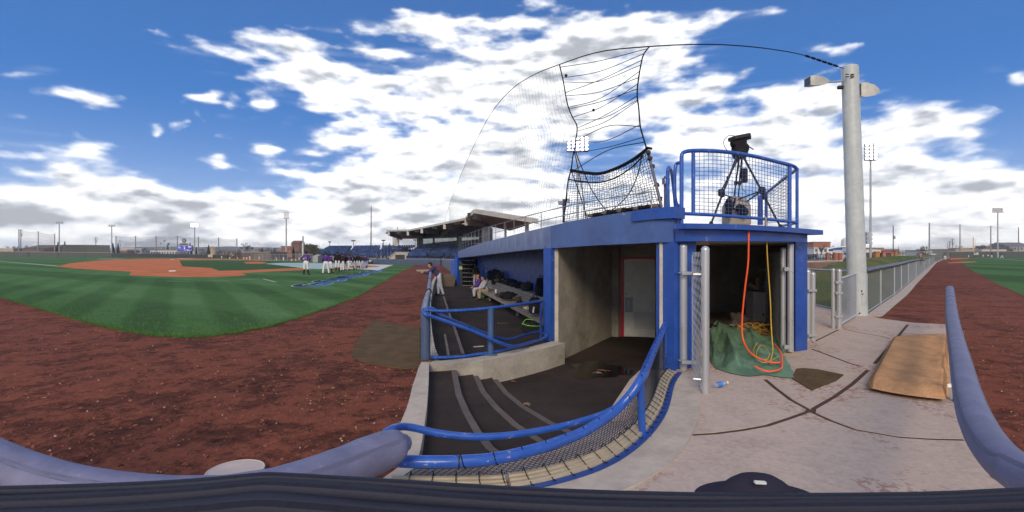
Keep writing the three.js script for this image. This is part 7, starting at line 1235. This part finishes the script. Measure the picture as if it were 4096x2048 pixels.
function makePose(o = {}) {
  const J = { hipL: V(-.10, .93, 0), hipR: V(.10, .93, 0), kneeL: V(-.12, .50, .03), kneeR: V(.12, .50, .03), ankL: V(-.13, .085, -.02), ankR: V(.13, .085, -.02), toeL: V(-.16, .035, .15), toeR: V(.16, .035, .15), pelvis: V(0, .98, 0), waist: V(0, 1.12, 0), chest: V(0, 1.33, 0), neck: V(0, 1.50, -.01), head: V(0, 1.66, .02), shL: V(-.185, 1.435, -.01), shR: V(.185, 1.435, -.01), elbL: V(-.25, 1.15, -.03), elbR: V(.25, 1.15, -.03), wrL: V(-.25, .91, .06), wrR: V(.25, .91, .06), yaw: 0, pitch: 0, bulk: 1, ...o };
  const b = J.bulk, torso = [[J.pelvis, J.waist, .135 * b, .125 * b, 1.3], [J.waist, J.chest, .125 * b, .155 * b, 1.35], [J.shL, J.shR, .075, .075, 1.1], [J.chest, J.neck, .12, .065, 1.2]];
  const arm = (s, e, w, t = 1) => [[s, e, .056 * b, .045], ...(t > 1 ? [[e, w, .044, .032]] : [])];
  const legs = (t) => [[J.hipL, J.kneeL, .098 * b, .066], [J.hipR, J.kneeR, .098 * b, .066], [J.kneeL, J.kneeL.clone().lerp(J.ankL, t), .062, mix(.062, .044, t)], [J.kneeR, J.kneeR.clone().lerp(J.ankR, t), .062, mix(.062, .044, t)]];
  const feet = [[J.ankL, J.toeL, .046, .034], [J.ankR, J.toeR, .046, .034], [J.ankL.clone().add(V(0, -.035, -.03)), J.toeL, .036, .032], [J.ankR.clone().add(V(0, -.035, -.03)), J.toeR, .036, .032]];
  const G = { J };
  const skinCaps = [...torso, ...arm(J.shL, J.elbL, J.wrL, 2), ...arm(J.shR, J.elbR, J.wrR, 2), [J.neck.clone().add(V(0, -.03, 0)), J.head.clone().add(V(0, -.05, -.01)), .056, .05], ...legs(1), [J.ankL, J.toeL, .04, .028], [J.ankR, J.toeR, .04, .028]];
  const hq = new THREE.Quaternion().setFromEuler(new THREE.Euler(J.pitch, J.yaw, 0, 'YXZ')), hm = new THREE.Matrix4().compose(J.head, hq, V(1, 1, 1));
  const hand = (e, w, side) => { const d = w.clone().sub(e).normalize(), q = new THREE.Quaternion().setFromUnitVectors(V(0, -1, 0), d); return handG.clone().scale(side, 1, 1).applyMatrix4(new THREE.Matrix4().compose(w.clone().addScaledVector(d, .025), q, V(1.05, 1.05, 1.05))); };
  const flip = (g) => { const ix = g.index; for (let i = 0; i < ix.count; i += 3) { const a = ix.getX(i); ix.setX(i, ix.getX(i + 2)); ix.setX(i + 2, a); } g.computeVertexNormals(); return g; };
  G.body = merged([capsMesh(skinCaps, .024, .035), headG.clone().applyMatrix4(hm), hand(J.elbL, J.wrL, 1), flip(hand(J.elbR, J.wrR, -1))]);
  G.eyes = eyeG.clone().applyMatrix4(hm);
  G.jersey = capsMesh([...torso, ...arm(J.shL, J.elbL, J.wrL, 1), ...arm(J.shR, J.elbR, J.wrR, 1)], .024, .035, .016);
  G.jacket = capsMesh([...torso, [J.pelvis.clone().add(V(0, -.06, 0)), J.waist, .145 * b, .135 * b, 1.3], [J.shL, J.elbL, .062, .054], [J.elbL, J.wrL, .054, .042], [J.shR, J.elbR, .062, .054], [J.elbR, J.wrR, .054, .042]], .024, .035, .02);
  for (const s of ['L', 'R']) G['sleeve' + s] = capsMesh([[J['sh' + s].clone().lerp(J['elb' + s], .6), J['elb' + s], .048, .045], [J['elb' + s], J['elb' + s].clone().lerp(J['wr' + s], .9), .045, .034]], .02, .03, .008);
  const hips = [[J.pelvis.clone().add(V(0, .05, 0)), J.pelvis.clone().add(V(0, -.05, 0)), .13 * b, .13 * b, 1.25]];
  G.longPants = capsMesh([...hips, ...legs(.95)], .024, .05, .020); G.shortPants = capsMesh([...hips, ...legs(.14)], .024, .05, .020);
  ['L', 'R'].forEach((s, i) => { G['sock' + s] = capsMesh([[J['knee' + s].clone().lerp(J['ank' + s], .2), J['ank' + s], .060, .046]], .022, .03, .006); G['shoe' + s] = capsMesh([feet[i], feet[i + 2]], .016, .03, .012); });
  const cap = (r) => merged([new THREE.SphereGeometry(.106, 18, 10, 0, 6.283, 0, 1.5).scale(.98, 1.02, 1.1).translate(0, .046, -.004), new THREE.CylinderGeometry(.086, .086, .012, 18).scale(1, 1, .85).rotateX(.14).translate(0, .052, .125)]);
  G.cap = cap().applyMatrix4(hm);
  G.hair = merged([new THREE.SphereGeometry(.101, 16, 12, 0, 6.283, 0, 2.0).rotateX(-.75).scale(1, 1.08, 1.06).translate(0, .034, -.012)]).applyMatrix4(hm);
  G.longHair = merged([new THREE.SphereGeometry(.102, 16, 12, 0, 6.283, 0, 2.1).rotateX(-.7).scale(1, 1.08, 1.06).translate(0, .034, -.012), capsMesh([[V(0, .02, -.08), V(0, -.22, -.12), .055, .03]], .012, .02)]).applyMatrix4(hm);
  for (const k of Object.keys(G)) if (k !== 'J') G[k].userData.shared = true;
  return G;
}
const POSE = {
  stand: makePose(), 
  hips: makePose({ elbL: V(-.36, 1.20, -.08), wrL: V(-.19, 1.04, .02), elbR: V(.36, 1.20, -.08), wrR: V(.19, 1.04, .02), ankL: V(-.17, .085, 0), ankR: V(.17, .085, -.03), toeL: V(-.22, .035, .16), toeR: V(.22, .035, .14), kneeL: V(-.14, .5, .03), kneeR: V(.14, .5, .02) }),
  fold: makePose({ elbL: V(-.25, 1.17, .08), wrL: V(-.02, 1.20, .20), elbR: V(.25, 1.17, .08), wrR: V(.03, 1.16, .22) }),
  wide: makePose({ ankL: V(-.24, .085, -.02), ankR: V(.24, .085, -.02), toeL: V(-.32, .035, .14), toeR: V(.32, .035, .14), kneeL: V(-.18, .5, .03), kneeR: V(.18, .5, .03), elbL: V(-.28, 1.16, .02), wrL: V(-.14, .98, .14), elbR: V(.28, 1.16, .02), wrR: V(.14, .98, .14) }),
  stride: makePose({ kneeL: V(-.11, .52, .20), ankL: V(-.11, .085, .30), toeL: V(-.12, .035, .47), kneeR: V(.11, .50, -.06), ankR: V(.11, .10, -.34), toeR: V(.12, .035, -.20), elbL: V(-.27, 1.16, -.10), wrL: V(-.25, .94, .06), elbR: V(.26, 1.17, .05), wrR: V(.24, 1.0, .24) }),
  lean: makePose({ pelvis: V(0, .96, -.12), waist: V(0, 1.08, -.04), chest: V(0, 1.25, .12), neck: V(0, 1.38, .25), head: V(0, 1.53, .34), hipL: V(-.1, .92, -.14), hipR: V(.1, .92, -.14), kneeL: V(-.11, .5, -.06), kneeR: V(.11, .5, -.22), ankL: V(-.11, .085, -.06), ankR: V(.11, .085, -.36), toeL: V(-.12, .035, .11), toeR: V(.12, .035, -.2), shL: V(-.18, 1.33, .17), shR: V(.18, 1.33, .17), elbL: V(-.2, 1.13, .40), elbR: V(.2, 1.13, .40), wrL: V(-.05, 1.13, .62), wrR: V(.06, 1.14, .63), pitch: .05 }),
  sit: makePose({ pelvis: V(0, .52, 0), waist: V(0, .66, .04), chest: V(0, .88, .10), neck: V(0, 1.04, .14), head: V(0, 1.19, .20), hipL: V(-.1, .50, .02), hipR: V(.1, .50, .02), kneeL: V(-.14, .50, .44), kneeR: V(.14, .50, .44), ankL: V(-.14, .085, .40), ankR: V(.14, .085, .46), toeL: V(-.16, .035, .57), toeR: V(.16, .035, .63), shL: V(-.18, .98, .12), shR: V(.18, .98, .12), elbL: V(-.22, .74, .26), elbR: V(.22, .74, .26), wrL: V(-.05, .62, .44), wrR: V(.06, .63, .45), pitch: .25 }),
  kneel: makePose({ pelvis: V(0, .5, 0), waist: V(0, .64, .04), chest: V(0, .86, .08), neck: V(0, 1.02, .1), head: V(0, 1.17, .14), hipL: V(-.1, .46, 0), hipR: V(.1, .46, 0), kneeL: V(-.14, .52, .38), kneeR: V(.13, .08, .12), ankL: V(-.14, .085, .34), ankR: V(.13, .09, -.28), toeL: V(-.15, .035, .5), toeR: V(.13, .035, -.42), shL: V(-.18, .96, .1), shR: V(.18, .96, .1), elbL: V(-.25, .72, .2), elbR: V(.25, .72, .2), wrL: V(-.14, .62, .4), wrR: V(.14, .55, .34) }),
};
const fab = (c, r = .9) => mat(c, r, { bumpMap: fine, bumpScale: .004 });
const SKIN = mat([.46, .25, .17], .6), PURPLE = fab([.085, .035, .20]), DEEP = fab([.050, .030, .10]), BLACKJ = fab([.014, .012, .016]), WHITEP = fab([.62, .62, .66]), GREYP = fab([.40, .41, .47]), SOCK = fab([.016, .012, .022]), SHOE = fab([.02, .02, .022], .5), CAPM = fab([.025, .018, .05]), HAIR = fab([.04, .025, .018]), NAVYJ = fab([.040, .042, .10]), GREYT = fab([.34, .36, .40]), KHAKI = fab([.30, .25, .19]), CAMO = fab([.12, .11, .085]), COAT = fab([.055, .052, .050]), EYE_M = mat([.03, .02, .02], .3), WHITEB = fab([.62, .62, .60]);
function person(pose, x, y, z, turn, s, o, label, grp) {
  const P = POSE[pose], g = group('person'); 
  part('body', P.body, SKIN, g, true); part('eyes', P.eyes, EYE_M, g, true).userData.kind = 'stuff';
  part(o.jacket ? 'jacket' : 'jersey', o.jacket ? P.jacket : P.jersey, o.top, g, true);
  if (o.under) for (const s of ['L', 'R']) part('sleeve', P['sleeve' + s], o.under, g, true);
  part('trousers', o.high ? P.shortPants : P.longPants, o.legs, g, true); if (o.high) for (const s of ['L', 'R']) part('sock', P['sock' + s], SOCK, g, true);
  for (const s of ['L', 'R']) part('shoe', P['shoe' + s], o.shoe ?? SHOE, g, true);
  if (o.cap) { part('hair', P.hair, HAIR, g, true); part('cap', P.cap, o.cap, g, true); } else if (o.bald) {} else part('hair', o.longHair ? P.longHair : P.hair, o.hair ?? HAIR, g, true);
  if (o.beard) part('beard', new THREE.SphereGeometry(.058, 12, 8).scale(1, .9, .9).translate(P.J.head.x, P.J.head.y - .07, P.J.head.z + .06), fab([.42, .38, .34]), g);
  if (o.shades) part('sunglasses', rbox(.15, .036, .03, .01, P.J.head.x, P.J.head.y + .02, P.J.head.z + .1), M.black, g);
  if (o.number) { const n = letters(o.number, .2).rotateY(Math.PI).translate(0, 1.27, -.145); part('number', n, fab([.30, .28, .45]), g); }
  g.name = numbered('person'); g.position.set(x, y, z); g.rotation.y = turn; g.scale.setScalar(s); scene.add(g); return tag(g, label, 'person', grp);
}
const stand = (pose, px, head, feet, turn, o, label, grp, hgt = 1.79) => { const d = EYE * F / (feet - HY), s = (feet - head) / F * d / hgt; return person(pose, xAt(px, d), .012, -d, turn, s, o, label, grp); };
const team = 'team standing in a line on the turf', back = Math.PI;
const purple = { top: PURPLE, legs: WHITEP, cap: CAPM, under: SOCK }, blackJ = { top: BLACKJ, jacket: 1, legs: WHITEP, cap: CAPM };
stand('hips', 770, 633, 691, back - .1, { ...purple, high: 1, number: '15' }, 'player in purple jersey with hands on hips, alone at the left', team);
stand('wide', 820, 636, 690, back + .3, { ...purple }, 'player in purple jersey with long trousers, feet apart', team);
stand('hips', 831, 639, 686.4, back - .5, { ...purple, high: 1 }, 'player in purple jersey half hidden behind the second player', team);
stand('stand', 849, 634, 684.2, back + .2, { ...blackJ, high: 1 }, 'tallest player in black jacket and high socks', team);
stand('stand', 861, 638, 682, back - .2, { ...blackJ, top: fab([.03, .014, .022]) }, 'player in maroon black jacket with long trousers', team);
stand('wide', 868.5, 639.5, 681.6, back + .6, { ...blackJ }, 'player in black jacket turned aside behind the maroon one', team);
stand('fold', 875, 640, 678.6, back, { ...purple }, 'purple jersey player among the black jackets', team);
stand('stride', 883, 641, 677.6, back - .7, { ...blackJ, high: 1 }, 'black jacketed player stepping with high socks', team);
stand('stand', 894, 641, 676.8, .3, { ...blackJ }, 'black jacketed player facing the viewer, fourth from the right', team);
stand('stand', 901, 640, 676.8, back + .3, { ...blackJ, high: 1 }, 'black jacketed player with dark socks, third from the right', team);
stand('fold', 910, 642, 675.8, back - .4, { ...blackJ, top: fab([.03, .014, .03]) }, 'black jacketed player second from the right end', team);
stand('stand', 917.6, 642.4, 675.3, .5, { ...blackJ, top: DEEP }, 'player in deep purple jacket near the right end', team);
stand('stride', 922.5, 643.8, 674.8, back + .5, { ...purple, high: 1 }, 'rightmost player of the line, in purple', team);
// others around the field
const far = 'players far across the field', whiteK = { top: WHITEB, legs: WHITEB, cap: NAVYJ };
[['stand', 59.5, 635.6, 645.6, 0, { ...purple }, 'leftmost of three players before the left outfield wall'], ['stride', 82, 635.6, 646.4, 1, { ...purple }, 'striding player, middle of three before the left wall'], ['stand', 102, 636.4, 646.8, .4, { ...blackJ, high: 1 }, 'player in black, right of three before the left wall']].forEach((a) => stand(...a, far));
[['stand', 557.8, 643.3, 651, 0, whiteK, 'white clad player before the dark wall near the foul pole'], ['stand', 578, 645.6, 652.4, .4, whiteK, 'white clad player right of the foul pole'], ['stand', 597.6, 644, 651.6, .2, { ...whiteK, top: PURPLE }, 'player left of the mauve brick building'], ['stand', 613, 643.2, 653.4, .5, { ...whiteK, top: NAVYJ }, 'first of three players before the mauve building'], ['wide', 620.5, 642.8, 653.6, .1, { ...whiteK, top: NAVYJ }, 'second of three players before the mauve building'], ['stand', 628.4, 644, 654.4, -.3, whiteK, 'white clad player, third before the mauve building'], ['stand', 652.8, 644.6, 653.8, .8, whiteK, 'white clad player at the right of the mauve building'], ['stride', 695.8, 645.8, 656.8, 1.4, whiteK, 'white clad player walking left of the pale pole'], ['stand', 713.4, 646, 657, .3, whiteK, 'white clad player standing left of the orange cones'], ['stride', 732.8, 648.8, 657.4, -1.2, { ...whiteK, top: BLACKJ }, 'player in dark top beside the orange cones'], ['stand', 752.4, 647, 655.6, 0, whiteK, 'white clad player just left of the first purple player'], ['wide', 998.6, 649, 663.4, .4, { ...whiteK, top: BLACKJ }, 'player in black by the navy backstop wall']].forEach((a) => stand(...a, far));
[['stand', 2436.5, 638.5, 647.6, 0, { ...purple, top: DEEP }, 'leftmost player before the right outfield wall'], ['stand', 2446.2, 636, 646.8, .2, { ...blackJ }, 'player beside the orange foul pole'], ['hips', 2473, 636.4, 647.2, .3, { ...purple, top: NAVYJ }, 'player right of the 328 numerals'], ['stand', 2485.6, 635.8, 647.3, back, { ...purple, high: 1 }, 'purple clad player in the middle of the right group'], ['wide', 2494.6, 635, 648.4, .2, { ...blackJ }, 'player in black beside the middle purple one'], ['stride', 2520, 635, 650.6, 1, { ...purple, top: DEEP }, 'striding player nearest in the right group'], ['stand', 2555, 635.8, 646.6, -.4, { ...blackJ }, 'rightmost player before the outfield wall']].forEach((a) => stand(...a, far));
person('kneel', xAt(2378, 142), .012, -142, -.9, .95, { top: WHITEB, legs: WHITEB, cap: NAVYJ }, 'player kneeling at the far end of the padded fence', far);
{ const d = 43.5, x = xAt(2311, d); person('lean', x, .0, -d, -.35, 1.0, { top: CAMO, jacket: 1, legs: fab([.08, .08, .09]), bald: 1, beard: 1, shades: 1 }, 'bearded man in camouflage jacket leaning on the padded fence'); }
person('lean', xAt(2372, 176), .0, -176, -.6, .92, { top: BLACKJ, jacket: 1, legs: fab([.03, .03, .04]) }, 'dark clad person leaning on the far fence');
person('lean', xAt(1099, 25.6), -.4, -25.6, -Math.PI / 2 - .08, 1.0, { top: NAVYJ, jacket: 1, legs: GREYP, cap: CAPM }, 'player in navy pullover leaning on the dugout rail');
person('stand', xAt(1197, 39.4), -.9, -39.4, back + .5, .98, { top: COAT, jacket: 1, legs: GREYP, bulk: 1.2 }, 'person in long dark coat standing before the bat rack');
person('sit', xAt(1211, 30.4), -.9, -30.4, -1.25, 1.02, { top: PURPLE, jacket: 1, legs: GREYP, cap: fab([.40, .16, .03]) }, 'seated player in purple with orange cap on the bench end');
person('sit', xAt(1224, 28.9), -.9, -28.9, -1.15, 1.02, { top: GREYT, jacket: 1, legs: KHAKI, longHair: 1 }, 'seated person with long dark hair and grey pullover');
person('sit', xAt(1081, 97), hAt(641, 97) - .3, -97, 0, 1, { top: BLACKJ, jacket: 1, legs: BLACKJ }, 'spectator in black among the blue seats');
person('sit', xAt(1070, 95), hAt(643, 95) - .3, -95, 0, 1, { top: fab([.30, .17, .06]), jacket: 1, legs: BLACKJ }, 'spectator in orange brown jacket among the blue seats');
person('stand', xAt(1110, 104), hAt(628, 104) - .4, -104, 0, 1, { top: BLACKJ, jacket: 1, legs: BLACKJ }, 'person standing at the top of the seats under the press box');
for (const [px, l] of [[734.4, 'left orange traffic cone behind the players'], [744, 'right orange traffic cone behind the players']]) { const p = on(px, 656.8), c = group('traffic_cone'); part('cone', new THREE.ConeGeometry(.19, .56, 18).translate(p.x, .31, p.z), mat([.75, .10, .03], .6), c); part('base', rbox(.46, .04, .46, .01, p.x, .032, p.z), mat([.75, .10, .03], .6), c); part('band', new THREE.CylinderGeometry(.085, .125, .11, 18).translate(p.x, .33, p.z), M.white, c); place(c, l, 'cone', 'traffic cones'); }
{ const p = on(931, 664.6), c = group('equipment_case'); part('body', rbox(.72, .42, .5, .08, p.x, .25, p.z), M.black, c); part('lid', rbox(.5, .14, .4, .06, p.x, .52, p.z), M.white, c); part('wheel', new THREE.CylinderGeometry(.09, .09, .1, 14).rotateX(1.57).translate(p.x + .25, .1, p.z + .26), M.black, c); place(c, 'black equipment case with white lid by the backstop wall', 'case'); }
// ---------------------------------------------------------------- padding in the foreground
{
  const R = [[2389.5, 727, 12.2], [2391.5, 760, 9.4], [2396, 807, 7.2], [2405, 855, 5.75], [2416, 905, 4.6], [2434, 988, 3.4], [2458, 1062, 2.72], [2490, 1120, 2.36], [2530, 1165, 2.14], [2590, 1205, 1.96], [2680, 1240, 1.8], [2800, 1265, 1.68]].map((a) => at(...a));
  const r = group('padded_rail'), c = new THREE.CatmullRomCurve3(R, false, 'centripetal');
  part('padding', pipe(R, .078, 220, 22, true, (t) => { const w = (t * 17) % 1; return 1 + .02 * pn.noise(t * 40, 3, 1) - (t < .5 && w < .06 ? .05 * Math.sin(w / .06 * Math.PI) : 0); }), M.pad, r);
  for (let i = 0; i < 6; i++) { const t = .04 + i * .065, p = c.getPointAt(t), d = c.getTangentAt(t); const g = new THREE.TorusGeometry(.0765, .004, 6, 30); g.applyQuaternion(new THREE.Quaternion().setFromUnitVectors(V(0, 0, 1), d)); part('strap', g.translate(p.x, p.y, p.z), mat([.05, .055, .12], .6), r); }
  for (const t of [.05, .3, .62]) { const p = c.getPointAt(t); part('post', bar(V(p.x, 0.0, p.z), V(p.x, p.y, p.z), .03, 10), M.bluePipe, r); }
  const flap = []; for (let j = 0; j <= 10; j++) { const t = .40 + j * .035, p = c.getPointAt(t); flap.push([0, 1, 2, 3].map((k) => V(p.x - .076 - .008 * Math.sin(j * 2.1 + k), p.y - .01 - k * (.035 + .014 * Math.sin(j * 1.7)), p.z + .01 * Math.sin(j + k)))); } part('torn_flap', skin(flap), mat([.10, .11, .22], .7, { side: THREE.DoubleSide }), r);
  place(r, 'blue grey padded rail curving along the right foreground', 'railing');
  const L = [[-420, 1010, 3.0], [-200, 1085, 2.85], [-60, 1146, 2.72], [40, 1187, 2.64], [150, 1222, 2.58], [260, 1243, 2.54], [400, 1256, 2.52], [560, 1254, 2.55], [690, 1232, 2.65], [780, 1204, 2.8], [860, 1174, 2.98], [930, 1148, 3.14], [985, 1126, 3.28]].map((a) => at(...a));
  const q = group('padded_rail');
  part('padding', pipe(L, .112, 200, 24, true, (t) => 1 + .03 * pn.noise(t * 30, 7, 2) + (t > .9 ? .10 * Math.sin((t - .9) / .1 * Math.PI) : 0)), M.pad, q);
  part('end_cuff', pipe([at(978, 1130, 3.25), at(1000, 1120, 3.32), at(1012, 1116, 3.36)], .085, 10, 18, true, (t) => 1 - .25 * t), M.pad, q);
  for (const [px, d] of [[-150, 2.8], [150, 2.58], [930, 3.14]]) { const p = px === 150 ? at(150, 1222, 2.58) : px === 930 ? at(930, 1148, 3.14) : at(-150, 1105, 2.8); part('post', bar(V(p.x, 0, p.z), V(p.x, p.y, p.z), .03, 10), M.bluePipe, q); }
  place(q, 'blue grey padded rail sweeping through the left foreground', 'railing');
  // dark cushion across the bottom: added rolls in place of blurred pad and monopod
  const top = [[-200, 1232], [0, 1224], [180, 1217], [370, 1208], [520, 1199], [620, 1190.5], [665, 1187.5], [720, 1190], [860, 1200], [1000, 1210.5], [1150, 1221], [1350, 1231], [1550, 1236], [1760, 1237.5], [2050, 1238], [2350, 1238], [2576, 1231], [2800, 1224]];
  const k = group('dark_smear_band'), D0 = 1.16;
  for (let i = 0; i < 3; i++) { const rr0 = [.011, .018, .03][i], dy = [11, 40, 90][i]; part('added_roll', pipe(top.map(([a, b]) => { const lump = 0; return at(a, b + dy + 4 * Math.sin(a * .004 + i), D0 - i * .022 + .004 * Math.sin(a * .01 + i * 2)); }), rr0, 160, 14, false, (t) => 1 + .05 * pn.noise(t * 22, i * 3.1, 5)), M.padDark, k); }
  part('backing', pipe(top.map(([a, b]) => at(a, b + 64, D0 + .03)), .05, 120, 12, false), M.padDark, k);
  part('hump', new THREE.LatheGeometry([[0, .062], [.03, .061], [.055, .055], [.08, .042], [.105, .024], [.13, .010], [.165, .002], [.18, 0]].map(([a, b]) => new THREE.Vector2(a, b)), 48).scale(.80, .86, .5).translate(...at(1903, 1250, D0 + .05).toArray()), mat([.026, .024, .040], .95), k);  // hump is an added dark body standing in for the camera's cast shadow
  place(k, 'added dark navy cushion across the bottom foreground', 'smear');
  const s = at(1907, 1209, D0 - .005); place(mesh('pale_chip', rbox(.028, .007, .01, .003, s.x, s.y + .0, s.z + .01, .1, 0, -.1), M.offWhite), 'small pale chip on the added dark cushion hump', 'chip');
}
renderer.render(scene, camera);
